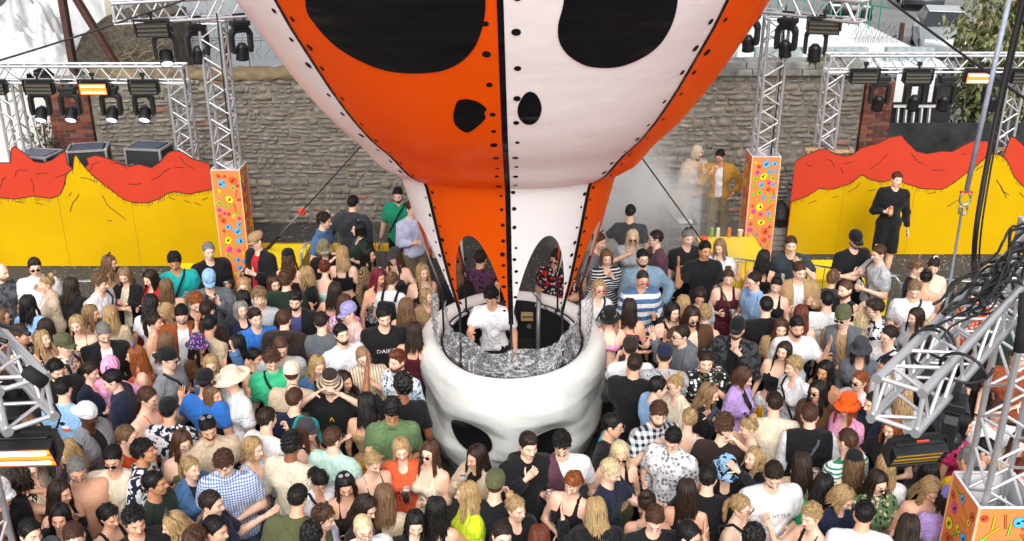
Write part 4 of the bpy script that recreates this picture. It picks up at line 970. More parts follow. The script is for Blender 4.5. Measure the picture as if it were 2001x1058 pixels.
# ================================================================== SKULL-SHAPED DJ BOOTH
SYC = 10.58
booth = empty('skull_booth', (0, SYC, 0)); tag(booth, 'white skull-shaped booth under the balloon with a performer inside', 'booth')
_sh = [0, .12, .3, .5, .7, .9, 1.05, 1.18, 1.28, 1.35, 1.39]
_sr = [.98, 1.02, 1.065, 1.10, 1.12, 1.13, 1.13, 1.12, 1.10, 1.07, 1.03]
G = lambda x, c, s: math.exp(-((x - c) / s) ** 2)
def skull_form(dg, h):                                 # broad carved forms, sampled coarsely below so that they read as planes
    d = 0
    for s_, c0 in ((-1, 24.5), (1, 20.5)):
        d += .065 * G(s_ * dg, c0, 17) * G(h, .98, .11)                      # brow
        d += .07 * G(s_ * dg, 46, 13) * G(h, .42, .17)                       # cheek bone
        d -= .085 * G(s_ * dg, 64, 15) * G(h, .82, .24)                      # temple
        d -= .09 * G(s_ * dg, 58, 16) * G(h, .08, .18)
    d += .05 * G(dg, 0, 9) * G(h, .58, .2); d -= .12 * G(dg, 1, 10) * G(h, .20, .14)
    return d + .018 * math.sin(dg * .11 + 5 * h) * math.sin(h * 6 + dg * .05)
_fa = np.arange(-182, 183, 14.0); _fh = np.array([0, .14, .3, .46, .6, .76, .92, 1.06, 1.2, 1.32, 1.4]); _FF = np.array([[skull_form((a + 180) % 360 - 180, h) for a in _fa] for h in _fh])
def skullR(phi, h):
    r = float(np.interp(h, _sh, _sr)); dg = (math.degrees(phi) + 180) % 360 - 180
    i = min(max(int((dg + 182) / 14.0), 0), len(_fa) - 2); u = (dg - _fa[i]) / 14.0; j = int(min(max(np.searchsorted(_fh, h, 'right') - 1, 0), len(_fh) - 2)); v = (h - _fh[j]) / (_fh[j + 1] - _fh[j])
    a, b_, c, e = _FF[j, i], _FF[j, i + 1], _FF[j + 1, i], _FF[j + 1, i + 1]                                    # two flat triangles per cell
    d = a + (b_ - a) * u + (c - a) * v if u + v < 1 else e + (c - e) * (1 - u) + (b_ - e) * (1 - v)
    for s_, c0, hc in ((-1, 24.5, .69), (1, 20.5, .635)): d -= .07 * math.exp(-(((s_ * dg - c0) / 15) ** 2 + ((h - hc) / .23) ** 2) ** 1.6)
    return r + d
def skull_pt(phi, h, off=0):
    r = skullR(phi, h) + off; return Vector((r * math.sin(phi), -r * 1.17 * math.cos(phi), h))
skm = mat('painted_white_shell', '#d6d7d3', .5, 0, .03, 3.2, 14, .3, .015)
NP, rowsk = 220, list(np.linspace(0, 1.39, 64)); V = []; F = []
for h in rowsk:
    for i in range(NP): V.append(tuple(skull_pt(2 * math.pi * i / NP, h)))
inner = [(.985, 1.398), (.95, 1.398), (.90, 1.388), (.865, 1.372), (.845, 1.34), (.835, 1.28)]
for r, z in inner:
    for i in range(NP):
        a = 2 * math.pi * i / NP; V.append((r * math.sin(a), -r * (1.17 + .11 * min(1, max(0, (.985 - r) / .12))) * math.cos(a), z + .01 * math.sin(a * 3)))
nr = len(rowsk) + len(inner)
for j in range(nr - 1):
    for i in range(NP): F.append((j * NP + i, j * NP + (i + 1) % NP, (j + 1) * NP + (i + 1) % NP, (j + 1) * NP + i))
link('skull_shell', fast_mesh('skull_shell', V, F, [skm]), booth)
sock = mat('socket_black', (.008, .008, .009), .35, 0, 0)
for s_, c0, hc, wa, wb, tl in ((-1, 24.5, .69, .25, .19, -.45), (1, 20.5, .635, .235, .165, .35)):
    V = []; F = []; nn, rg = 36, 9
    for j in range(rg):
        t = (j + .02) / (rg - .98)
        for i in range(nn):
            a = 2 * math.pi * i / nn; x = wa * t * math.cos(a) * (1 + .10 * math.sin(a)); z = wb * t * math.sin(a); x, z = x * math.cos(tl) - z * math.sin(tl), x * math.sin(tl) + z * math.cos(tl)
            phi = R(s_ * c0) + x / 1.05; V.append(tuple(skull_pt(phi, hc + z, .030 - .012 * (1 - t))))
    for j in range(rg - 1):
        for i in range(nn): F.append((j * nn + i, j * nn + (i + 1) % nn, (j + 1) * nn + (i + 1) % nn, (j + 1) * nn + i))
    link('eye_socket', fast_mesh('eye_socket', V, F, [sock]), booth)
for s_, L in ((-1, [(-84, 1.2), (-80, 1.02), (-74, .93), (-66, .95)]), (1, [(84, 1.22), (79, 1.05), (72, .96), (66, .84)])):
    q = MB(); q.tube([skull_pt(R(a), h, .0) for a, h in L], .009, 6); q.build('temple_crack', mat('crack_shadow', (.10, .10, .095), .8), booth)
# black inner wall, rail, hatch
q = MB(); q.lathe([(.66, .1), (.76, .45), (.825, .8), (.825, 1.33)], 60); o = q.build('inner_wall', mat('black_lining', (.012, .012, .013), .6), booth); o.scale = (1, 1.27, 1)
q = MB(); q.lathe([(0, .1), (.66, .1)], 60); o = q.build('booth_floor', blackp, booth); o.scale = (1, 1.27, 1)
rail = mat('rail_tube', (.55, .56, .58), .4, .5)
for a0, a1 in ((112, 158), (200, 248), (255, 292), (68, 105)):
    q = MB(); q.tube([(.79 * math.sin(R(a)), -.79 * 1.27 * math.cos(R(a)), 1.31) for a in np.linspace(a0, a1, 8)], .022, 8); q.build('rail', rail, booth, smooth=True)
q = MB(); q.box((.2, 1.0, 1.12), (.17, .02, .12)); q.build('handle_plate', mat('tan_plate', '#b39470', .6), booth)
q = MB(); q.tube([(.145, .98, 1.125), (.16, .96, 1.13), (.24, .96, 1.13), (.255, .98, 1.125)], .01, 6); q.build('door_handle', blackm, booth)
q = MB(); q.tube([(.22, 1.005, .98), (.22, .985, .98)], .03, 14); q.build('door_disc', steel, booth)
q = MB(); q.tube([(.33, .90, .12), (.335, .88, 1.5)], .03, 10); q.build('grey_post', mat('grey_post', (.25, .26, .26), .4, .5), booth, smooth=True)
for k in range(8):                                      # rods that hold the balloon skirt points
    p0 = R(45 * k); top = bS(p0, 1.95, -.01) - Vector((0, SYC, 0)); bot = Vector((.80 * math.sin(p0), -.80 * 1.27 * math.cos(p0), 1.28))
    q = MB(); q.tube([bot, bot.lerp(top, .5), top, bS(p0, 2.35, -.012) - Vector((0, SYC, 0))], .013, 7); q.build('support_rod', blackm, booth, smooth=True)
    q = MB(); q.box(bot + Vector((0, 0, .03)), (.07, .07, .07)); q.build('rod_clamp', blackm, booth)
q = MB(); q.tube([(-.05, .9, 1.9), (.45, .72, 1.33)], .008, 6); q.build('stay_rod', blackm, booth)
# crinkled clear vinyl
vin = clear_plastic('clear_vinyl', (.97, .98, 1), .26, 16, 1.0, .06, .10, streak=4.0)
vr = np.random.default_rng(4); ks = vr.uniform(-1, 1, (24, 4))
def crinkle(u, v): return sum(.010 * abs(math.sin(9 * (1 + 1.3 * abs(a)) * (u * b + v * c * 1.6) + 6 * d)) / (1 + .5 * i / 8) for i, (a, b, c, d) in enumerate(ks[:14]))
def vinyl(p, v):
    dg = math.degrees(p); sag_ = abs(math.sin(R(dg * 4))) * .10
    zt = 1.82 - .14 * math.cos(p) - sag_ * .6 + .03 * math.sin(dg * .13); z = 1.27 + (zt - 1.27) * v
    r = .80 - .05 * math.sin(v * 2.4) + crinkle(p * 2.2, v * 1.2) - .05
    return Vector((r * math.sin(p), -r * 1.27 * math.cos(p), z))
gridmesh('vinyl_sheet', vinyl, np.linspace(R(-88), R(88), 150), np.linspace(0, 1, 36), vin, booth, Vector())
for s_ in (-1, 1):
    def strip(p, v):
        z = 1.3 + .75 * v; r = .86 + .10 * math.sin(v * 2.6) * .5 + crinkle(p * 3, v * 2) - .04; return Vector((r * math.sin(p), -r * 1.15 * math.cos(p), z))
    gridmesh('vinyl_strip', strip, np.linspace(R(s_ * 62), R(s_ * 84), 26), np.linspace(0, 1, 44), vin, booth, Vector())
# crumpled foil-grey folds of vinyl lying inside the front rim
def fold(p, v): 
    r = .78 - .42 * v; return Vector((r * math.sin(p), -r * 1.27 * math.cos(p), 1.24 - .12 * v + .05 * crinkle(p * 5, v * 4) / .02 * .6))
gridmesh('vinyl_fold', fold, np.linspace(R(-70), R(70), 120), np.linspace(0, 1, 40), mat('crumpled_foil', (.10, .11, .125), .2, .8, .9, 22, 26, 1.0, .09), booth, Vector())
# mixing desk
dk = empty('mixing_desk', (0, 9.98, .1)); tag(dk, 'black mixing desk with lit buttons inside the skull booth', 'mixing desk')
q = MB(); q.box((0, 0, .5), (1.0, .42, .06)); q.build('desk_top', blackp, dk)
for sx in (-1, 1): q = MB(); q.box((sx * .44, 0, .236), (.05, .36, .47)); q.build('leg', blackp, dk)
for i, x in enumerate((-.32, 0, .32)):
    q = MB(); q.box((x, 0, .575), (.29, .34, .09)); pl = bevel(q.build('player' if i != 1 else 'mixer', blackm, dk), .008)
    if i != 1: q = MB(); q.lathe([(.0, .025), (.09, .025), (.1, .015), (.1, 0)], 20, 0, (x, -.02, .622)); q.build('jog_wheel', steel, pl)
    for k in range(7):
        q = MB(); q.box((x - .11 + .036 * k, .13 - .03 * (k % 2), .624), (.016, .016, .008)); q.build('button', [emit('led_red', (1, .05, .03), 5), emit('led_amber', (1, .45, .05), 5), emit('led_blue', (.1, .3, 1), 4)][(k + i) % 3], pl)

# ================================================================== DRIFTING STAGE SMOKE
def smoke(name, c, d, dens, label, seed):
    bmn = bmesh.new(); bmesh.ops.create_icosphere(bmn, subdivisions=4, radius=1)
    rs = random.Random(seed); ph = [rs.uniform(0, 6) for _ in range(6)]
    for v in bmn.verts:
        p = v.co; k = 1 + .16 * math.sin(3 * p.x + ph[0]) * math.sin(3.3 * p.z + ph[1]) + .1 * math.sin(6 * p.z + ph[2] + 2 * p.x)
        v.co = Vector((p.x * d[0] * k, p.y * d[1] * k, p.z * d[2] * k))
    me = bpy.data.meshes.new(name); bmn.to_mesh(me); bmn.free(); o = link(name, me); o.location = c; tag(o, label, 'smoke', kind='stuff')
    m = bpy.data.materials.new(name); m.use_nodes = True; n = m.node_tree; n.nodes.remove(n.nodes['Principled BSDF'])
    v = N(n, 'ShaderNodeVolumePrincipled'); v.inputs['Color'].default_value = (1, 1, 1, 1); v.inputs['Anisotropy'].default_value = .2
    tc = N(n, 'ShaderNodeTexCoord').outputs['Object']
    mp = N(n, 'ShaderNodeMapping'); mp.inputs['Scale'].default_value = (1 / d[0], 1 / d[1], 1 / d[2]); n.links.new(tc, mp.inputs[0])
    ln = N(n, 'ShaderNodeVectorMath', operation='LENGTH'); n.links.new(mp.outputs[0], ln.inputs[0])
    fall = mathn(n, 'POWER', mathn(n, 'MAXIMUM', mathn(n, 'SUBTRACT', 1.0, ln.outputs['Value']), 0), 2.0)
    nz = mathn(n, 'MAXIMUM', mathn(n, 'MULTIPLY', mathn(n, 'SUBTRACT', noise(n, tc, 1.7, 4, .6), .36), 4.5), 0)
    n.links.new(mathn(n, 'MULTIPLY', mathn(n, 'MULTIPLY', fall, nz), dens), v.inputs['Density'])
    n.links.new(v.outputs[0], n.nodes['Material Output'].inputs['Volume']); me.materials.append(m); return o
smoke('smoke', (1.95, 16.0, 1.15), (1.75, 1.2, 1.65), 8.0, 'white stage smoke drifting up the stone wall beside the balloon', 1)
smoke('smoke', (2.3, 13.6, 1.2), (2.4, 1.6, 1.05), .42, 'thin stage smoke hanging over the crowd beside the skull booth', 2)
# ================================================================== PEOPLE
from mathutils.bvhtree import BVHTree
f32 = np.float32
def grid(lo, hi, h):
    n = np.ceil((np.array(hi) - np.array(lo)) / h).astype(int) + 1
    ax_ = [(lo[i] + h * np.arange(n[i])).astype(f32) for i in range(3)]
    return np.meshgrid(*ax_, indexing='ij')
def seg(G, a, b, ra, rb, ys=1.0):
    X, Y, Zz = G; ax0, ay, az = a; bx, by, bz = b[0] - ax0, (b[1] - ay) * ys, b[2] - az
    px, py, pz = X - f32(ax0), (Y - f32(ay)) * f32(ys), Zz - f32(az)
    L = bx * bx + by * by + bz * bz + 1e-9
    t = np.clip((px * f32(bx) + py * f32(by) + pz * f32(bz)) * f32(1 / L), 0, 1)
    return np.sqrt((px - t * f32(bx)) ** 2 + (py - t * f32(by)) ** 2 + (pz - t * f32(bz)) ** 2) - (f32(ra) + t * f32(rb - ra))
def ell(G, c, r):
    X, Y, Zz = G; k = np.sqrt(((X - f32(c[0])) / f32(r[0])) ** 2 + ((Y - f32(c[1])) / f32(r[1])) ** 2 + ((Zz - f32(c[2])) / f32(r[2])) ** 2)
    return (k - 1) * f32(min(r))
def smin(a, b, k):
    h = np.clip(.5 + .5 * (b - a) / f32(k), 0, 1); return b + (a - b) * h - f32(k) * h * (1 - h)
def nets(F, lo, h):                                   # surface nets: one continuous quad skin round F < 0
    s = F < 0; c = np.zeros(tuple(x - 1 for x in s.shape), np.int8)
    sl_ = lambda i, n: slice(i, n - 1 + i)
    nx, ny, nz = s.shape; offs = [(i, j, k) for i in (0, 1) for j in (0, 1) for k in (0, 1)]
    for i, j, k in offs: c += s[sl_(i, nx), sl_(j, ny), sl_(k, nz)]
    act = (c > 0) & (c < 8); idx = np.full(c.shape, -1, np.int32); A = np.argwhere(act)
    if len(A) == 0: return np.zeros((0, 3), f32), np.zeros((0, 4), np.int32), A
    idx[act] = np.arange(len(A)); val = {o: F[A[:, 0] + o[0], A[:, 1] + o[1], A[:, 2] + o[2]] for o in offs}
    acc = np.zeros((len(A), 3), f32); cnt = np.zeros(len(A), f32)
    for o in offs:
        for ax_ in range(3):
            if o[ax_] == 0:
                q = list(o); q[ax_] = 1; q = tuple(q); a, b = val[o], val[q]; m = (a < 0) != (b < 0)
                t = np.where(m, a / np.where(m, a - b, 1), 0)
                p = np.zeros((len(A), 3), f32); p[:] = o; p[:, ax_] = t; acc += p * m[:, None]; cnt += m
    V = (A + acc / cnt[:, None]) * h + np.array(lo, f32); Q = []
    for ax_ in range(3):
        u, v = [(1, 2), (2, 0), (0, 1)][ax_]
        a = [slice(None)] * 3; b = [slice(None)] * 3; a[ax_] = slice(0, -1); b[ax_] = slice(1, None)
        e = s[tuple(a)] != s[tuple(b)]; E = np.argwhere(e); E = E[(E[:, u] > 0) & (E[:, v] > 0) & (E[:, u] < s.shape[u] - 1) & (E[:, v] < s.shape[v] - 1)]
        if len(E) == 0: continue
        def g_(du, dv): p = E.copy(); p[:, u] += du; p[:, v] += dv; return idx[p[:, 0], p[:, 1], p[:, 2]]
        q = np.stack([g_(-1, -1), g_(0, -1), g_(0, 0), g_(-1, 0)], 1); fl = ~s[E[:, 0], E[:, 1], E[:, 2]]; q[fl] = q[fl][:, ::-1]; Q.append(q)
    return V.astype(f32), np.concatenate(Q), A
def sines(G, seed, amp, fq, n=4):
    rs = np.random.default_rng(seed); o = 0
    for _ in range(n):
        d = rs.normal(size=3); d /= np.linalg.norm(d); k = fq * rs.uniform(.6, 1.5)
        o = o + np.sin(G[0] * f32(d[0] * k) + G[1] * f32(d[1] * k) + G[2] * f32(d[2] * k) + f32(rs.uniform(0, 6)))
    return o * f32(amp / n)

# ---- materials
skins = []
for i, c in enumerate(['#e8bfa6', '#dba98c', '#c48c69', '#8d5a3e', '#4d2e20']):
    m, n, b = nmat('skin_%d' % i); tc = N(n, 'ShaderNodeTexCoord').outputs['Object']; c = lin(c)
    k = ramp(n, noise(n, tc, 18, 3), [(.3, (c[0] * .9, c[1] * .82, c[2] * .8)), (.7, c)]); n.links.new(k, b.inputs['Base Color'])
    b.inputs['Roughness'].default_value = .48; b.inputs['Subsurface Weight'].default_value = .0; skins.append(m)
eyem = mat('eye_dark', (.02, .014, .012), .3, 0, 0); eyew = mat('eye_white', (.55, .5, .47), .4, 0, 0); lipm = mat('lips', '#a8564e', .45, 0, 0); browm = mat('brow', (.05, .03, .02), .8, 0, 0)
HC = dict(bk='#120f0e', db='#2a1c14', br='#4a2f1e', lb='#6b4f36', bl='#a2855c', pl='#cbb88f', gi='#87481f', au='#5e2a18', gr='#7d7a76', rd='#6e1f2c', st='#3d2c22', s2='#5a402f', sa='#84694a')
hairm = {}
for k, c in HC.items():
    m, n, b = nmat('hair_' + k); c = lin(c); tc = N(n, 'ShaderNodeTexCoord').outputs['Object']
    mp = N(n, 'ShaderNodeMapping'); mp.inputs['Scale'].default_value = (1, 1, .12); n.links.new(tc, mp.inputs[0])
    q = noise(n, mp.outputs[0], 75, 4, .7); n.links.new(ramp(n, q, [(.3, tuple(x * .4 for x in c)), (.5, c), (.72, tuple(min(1, x * 1.55 + .008) for x in c))]), b.inputs['Base Color'])
    b.inputs['Roughness'].default_value = .42; b.inputs['Specular IOR Level'].default_value = .35; bump(n, b, q, .7, .01); hairm[k] = m
CN = dict(white='#e4e4e6', cream='#dccfb8', black='#17171a', grey='#83868c', lgrey='#b3b6ba', dgrey='#3b3d42', navy='#1b2238', blue='#2f6fc0', lblue='#8fb7de', sky='#a8cdea', denim='#4a6f99', red='#c0222a', maroon='#4d1724', orange='#d9541e', brown='#553926', dbrown='#2f2420', tan='#a98a64', beige='#c6b298', green='#1f8a5c', mint='#b8d8cc', dgreen='#22332a', olive='#55583a', teal='#1aa3a0', lime='#cbe02a', pink='#eaa0c4', hot='#d4306e', lilac='#b89ad6', lav='#c9cbe8', yellow='#e8b81a', mustard='#b8861c', purple='#4a2a6a', khaki='#7f7458', rust='#8a4526', jn='#3c5878', ljn='#a6b2bc', coral='#e0603a', sgreen='#5f7a52', plum='#5a3848', smoke='#60656c')
_cl = {}
def cloth(spec):
    if spec in _cl: return _cl[spec]
    P = spec.split(':'); pat = P[0] if len(P) > 1 else 'plain'; cs = [lin(CN.get(c, c)) for c in (P[1:] if len(P) > 1 else P)]
    m, n, b = nmat('cloth_' + spec.replace(':', '_').replace('#', '')); tc = N(n, 'ShaderNodeTexCoord').outputs['Object']; se = N(n, 'ShaderNodeSeparateXYZ'); n.links.new(tc, se.inputs[0]); x, y, z = se.outputs
    def st_(v, fq, thr=.5): return mathn(n, 'GREATER_THAN', mathn(n, 'FRACT', mathn(n, 'MULTIPLY', v, fq)), thr)
    base = cs[0]
    if pat == 'stripe': base = mixc(n, st_(z, 9), cs[0], cs[1])
    elif pat == 'fine': base = mixc(n, st_(z, 26, .6), cs[0], cs[1])
    elif pat == 'pin': base = mixc(n, st_(x, 34, .62), cs[0], cs[1])
    elif pat == 'check': base = mixc(n, mathn(n, 'MULTIPLY', mathn(n, 'ADD', st_(z, 17), st_(x, 17)), .5), cs[0], cs[1])
    elif pat == 'gingham': base = mixc(n, mathn(n, 'MULTIPLY', mathn(n, 'ADD', st_(z, 44), st_(x, 44)), .5), cs[0], cs[1])
    elif pat == 'half': base = mixc(n, mathn(n, 'GREATER_THAN', mathn(n, 'ADD', x, mathn(n, 'MULTIPLY', z, .35)), .47), cs[0], cs[1])
    elif pat in ('floral', 'spot', 'marble'):
        v = N(n, 'ShaderNodeTexVoronoi'); v.inputs['Scale'].default_value = 26 if pat == 'floral' else 40; n.links.new(tc, v.inputs['Vector'])
        if pat == 'marble': k = mathn(n, 'GREATER_THAN', noise(n, tc, 17, 2), .52)
        else: k = mathn(n, 'LESS_THAN', v.outputs['Distance'], .42 if pat == 'floral' else .3)
        c2 = cs[1]
        if len(cs) > 2:
            s2 = N(n, 'ShaderNodeSeparateColor'); n.links.new(v.outputs['Color'], s2.inputs[0]); c2 = mixc(n, mathn(n, 'GREATER_THAN', s2.outputs[0], .5), cs[1], cs[2])
        base = mixc(n, k, cs[0], c2)
    elif pat == 'net':
        k = mathn(n, 'MAXIMUM', st_(mathn(n, 'ADD', x, z), 30, .72), st_(mathn(n, 'SUBTRACT', x, z), 30, .72)); base = mixc(n, k, cs[0], cs[1])
    q = noise(n, tc, 7, 4, .6); sh_ = ramp(n, q, [(.3, .80), (.7, 1.08)])
    n.links.new(mixc(n, 1.0, base, sh_, 'MULTIPLY'), b.inputs['Base Color'])
    b.inputs['Roughness'].default_value = .82; b.inputs['Specular IOR Level'].default_value = .18; b.inputs['Sheen Weight'].default_value = .08
    mp = N(n, 'ShaderNodeMapping'); mp.inputs['Scale'].default_value = (1, 1, .55); mp.inputs['Rotation'].default_value = (.4, .5, .2); n.links.new(tc, mp.inputs[0])
    nz_ = N(n, 'ShaderNodeTexNoise'); nz_.inputs['Scale'].default_value = 6.5; nz_.inputs['Detail'].default_value = 3; nz_.inputs['Distortion'].default_value = 1.1; n.links.new(mp.outputs[0], nz_.inputs['Vector'])
    cr = mathn(n, 'POWER', mathn(n, 'MINIMUM', mathn(n, 'MULTIPLY', mathn(n, 'ABSOLUTE', mathn(n, 'SUBTRACT', nz_.outputs[0], .5)), 6.0), 1.0), .6)      # sharp folds
    bump(n, b, mathn(n, 'ADD', mathn(n, 'MULTIPLY', cr, .6), mathn(n, 'MULTIPLY', noise(n, tc, 13, 4, .6), .7)), .65, .032); _cl[spec] = m; return m

# ---- head template (face towards -y), built once per sex
HV = .0125
def head_field(G, sex):
    j = .9 if sex == 'f' else 1.0
    F = ell(G, (0, .012, .030), (.077, .097, .093)); F = smin(F, ell(G, (0, -.028, -.022), (.063 * (.97 if sex == 'f' else 1), .068, .086)), .03)
    F = smin(F, seg(G, (0, -.048, -.072), (0, -.062, -.088), .036 * j, .027 * j), .03)
    for s_ in (-1, 1):
        F = smin(F, seg(G, (s_ * .05, .0, -.05), (s_ * .02, -.05, -.085), .026 * j, .022 * j), .02)
        F = smin(F, ell(G, (s_ * .040, -.066, -.022), (.024, .022, .022)), .02)
        F = smin(F, ell(G, (s_ * .080, .012, -.006), (.010, .020, .032)), .008)
        F = np.maximum(F, -(np.sqrt((G[0] - s_ * f32(.031)) ** 2 + (G[1] + f32(.112)) ** 2 + (G[2] - f32(.010)) ** 2) - f32(.021)))
    F = smin(F, seg(G, (-.028, -.086, .030), (.028, -.086, .030), .012, .012), .012)
    F = smin(F, seg(G, (0, -.094, .016), (0, -.116, -.024), .008, .0145), .010); F = smin(F, seg(G, (-.012, -.102, -.026), (.012, -.102, -.026), .009, .009), .008)
    F = smin(F, seg(G, (-.016, -.092, -.054), (.016, -.092, -.054), .009, .009), .012)
    return F
HEAD = {}
for sex, smile in (('m', 0), ('f', 0), ('m', 1), ('f', 1)):
    lo = (-.115, -.155, -.135); G = grid(lo, (.115, .14, .15), HV); F = head_field(G, sex); V, Q, _ = nets(F, lo, HV); MI = np.zeros(len(Q), int)
    def ysurf(x, z):
        g = [np.full(60, x, f32), np.linspace(-.15, 0, 60).astype(f32), np.full(60, z, f32)]; d = head_field(g, sex); k = int(np.argmax(d < 0)); return float(g[1][k]) - .0035
    V = list(map(tuple, V)); Q = list(map(tuple, Q)); MI = list(MI)
    def decal(pts, mi, o=0):
        b0 = len(V); V.extend((x, ysurf(x, z) - o, z) for x, z in pts); Q.append(tuple(b0 + i for i in range(4))); MI.append(mi)
    for s_ in (-1, 1):
        decal([(s_ * .018, .010), (s_ * .031, .0035), (s_ * .045, .011), (s_ * .031, .017)], 2); decal([(s_ * .025, .010), (s_ * .031, .0035), (s_ * .037, .010), (s_ * .031, .0165)], 1, .0015)
        decal([(s_ * .015, .028), (s_ * .034, .031), (s_ * .034, .037), (s_ * .015, .035)], 4, .001); decal([(s_ * .034, .031), (s_ * .052, .022), (s_ * .050, .027), (s_ * .034, .037)], 4, .001)
    if smile: decal([(-.031, -.049), (0, -.068), (.031, -.049), (0, -.049)], 3); decal([(-.022, -.051), (0, -.060), (.022, -.051), (0, -.051)], 2, .002)
    else: decal([(-.024, -.054), (0, -.064), (.024, -.054), (0, -.047)], 3)
    HEAD[(sex, smile)] = (np.array(V, f32), np.array(Q, np.int32), np.array(MI))
# ---- hand template: palm plus five bent fingers, along +z from the wrist, palm facing -y, thumb towards -x
def hand_template(curl):
    m = MB(); P = [(.024, .0, .012), (.032, .035, .014), (.040, .07, .014), (.038, .092, .011)]; n = 8; V = []
    for w2, z, t in P:
        for k in range(n): a = 2 * math.pi * k / n; V.append((w2 * math.cos(a), t * math.sin(a), z))
    F = [(j * n + k, j * n + (k + 1) % n, (j + 1) * n + (k + 1) % n, (j + 1) * n + k) for j in range(3) for k in range(n)] + [(0, 1, 2, 3), (0, 3, 4, 7), (4, 5, 6, 7)]
    o = 3 * n; F += [(o, o + 3, o + 2, o + 1), (o, o + 7, o + 4, o + 3), (o + 4, o + 7, o + 6, o + 5)]
    m.add(V, F)
    def finger(base, dr, bend, lens, r):
        p = Vector(base); d = Vector(dr).normalized(); axis = Vector((1, 0, 0)) if abs(d.z) > .75 else Vector((.3, 0, 1)).normalized(); pts = [p]
        for l in lens: p = p + d * l; pts.append(p); d = Matrix.Rotation(bend, 3, axis) @ d
        b0 = len(m.v); n = 5; m.tube(pts, [r, r, r * .9, r * .7], n, cap=False); L = 3 * n + b0; m.f.append((L, L + 1, L + 2, L + 4)); m.m.append(0); m.f.append((L + 2, L + 3, L + 4, L + 4)) if False else None
    for i, (x, L) in enumerate(((-.029, .92), (-.010, 1.0), (.010, .95), (.029, .76))): finger((x, 0, .085), (x * 1.2, 0, 1), curl, (.036 * L, .027 * L, .022 * L), .0088)
    finger((-.028, -.002, .03), (-.75, -.35, .6), curl * .6, (.03, .028, .022), .0098)
    V = np.array(m.v, f32); Q = np.array([f for f in m.f if len(f) == 4], np.int32); return V, Q
HAND = {'relax': hand_template(R(22)), 'grip': hand_template(R(58)), 'open': hand_template(R(6))}

# ---- hair, hats and other headwear: shared meshes in head space
HAIR = {}
def hairline(G, lowback=-.07, fr=.076):
    y = G[1]; zmin = np.interp(y.ravel(), [-.13, -.075, -.055, -.03, .03, .07, .12], [fr + .012, fr, .050, -.005, -.02, lowback * .8, lowback]).reshape(y.shape).astype(f32); return zmin - G[2]
def sdf_mesh(name, fn, lo, hi, h):
    G = grid(lo, hi, h); V, Q, _ = nets(fn(G), lo, h); return V, Q
def locks(n, length, wav, seed, r0=.085, spread=.03, tie=None, amin=50, vol=1.0):
    rs = random.Random(seed); m = MB()
    for i in range(n):                                # each lock runs from the parting over the scalp, then hangs
        a = R(amin + (360 - 2 * amin) * (i + rs.uniform(-.4, .4)) / n); L = length * rs.uniform(.78, 1.08); sx, sy = math.sin(a), -math.cos(a)
        ph = rs.uniform(0, 6); pts = []; rad = []; q = rs.uniform(.94, 1.05) * r0 / .087; p0 = rs.uniform(.12, .75)
        for k in range(4):
            s_ = p0 + (1.6 - p0) * k / 4; pts.append((sx * .087 * q * math.sin(s_), .014 + sy * .108 * q * math.sin(s_), .034 + .103 * q * math.cos(s_)))
        x0, y0, z0 = pts[-1]
        for k in range(1, 7):
            t = k / 6; z = z0 - (L - .07) * t; g = spread * t * t; x = sx * (.09 * q + g); y = sy * (.110 * q + g) + .014
            if z < -.09: y = y * .8 + .025 * (1 if sy > -.2 else -1.2)
            x += wav * math.sin(t * 8 + ph); y += wav * math.cos(t * 7 + ph * 1.7); pts.append((x, y, z))
        w_ = rs.uniform(.007, .013) * vol; rad = [w_ * .5] + [w_] * 6 + [w_ * .9, w_ * .7, w_ * .15]
        m.tube(pts, rad, 5, cap=False)
    return np.array(m.v, f32), np.array(m.f, np.int32)
def tufts(n, ln, seed, s=1.0, top=0, lowback=-.065, fr=.076, lift=.35, wid=.006):
    rs = random.Random(seed); m = MB(); c = 0
    while c < n:
        d = Vector((rs.gauss(0, 1), rs.gauss(0, 1), rs.gauss(.3, 1))).normalized(); p = Vector((d.x * .082 * s, .014 + d.y * .103 * s, .034 + top * .4 + d.z * (.097 * s + top)))
        zmin = float(np.interp(p.y, [-.13, -.075, -.055, -.03, .03, .07, .12], [fr + .012, fr, .050, -.005, -.02, lowback * .8, lowback]))
        if p.z < zmin: continue
        c += 1; fl = Vector((rs.gauss(0, .5), .5 if d.z < .5 else rs.uniform(-.9, .5), -.35)) ; fl = (fl - d * fl.dot(d)).normalized(); L = ln * rs.uniform(.6, 1.3)
        m.tube([p, p + (d * lift + fl * (1 - lift)) * L * .6, p + (d * lift * .8 + fl) * L], [wid, wid * .8, wid * .15], 3, cap=False)
    return np.array(m.v, f32), np.array(m.f, np.int32)
def cap_f(s=1.0, lowback=-.07, rough=.004, fq=120, seed=0, top=0, fr=.076):
    def fn(G):
        F = ell(G, (0, .014, .034 + top * .4), (.083 * s, .104 * s, .098 * s + top)) - sines(G, seed, rough * 2, fq, 6); return np.maximum(F, hairline(G, lowback, fr))
    return fn
BX = ((-.15, -.16, -.14), (.15, .17, .2))
def merge(*ms):
    Vs, Qs, o = [], [], 0
    for V, Q in ms: Vs.append(V); Qs.append(Q + o); o += len(V)
    return np.concatenate(Vs), np.concatenate(Qs)
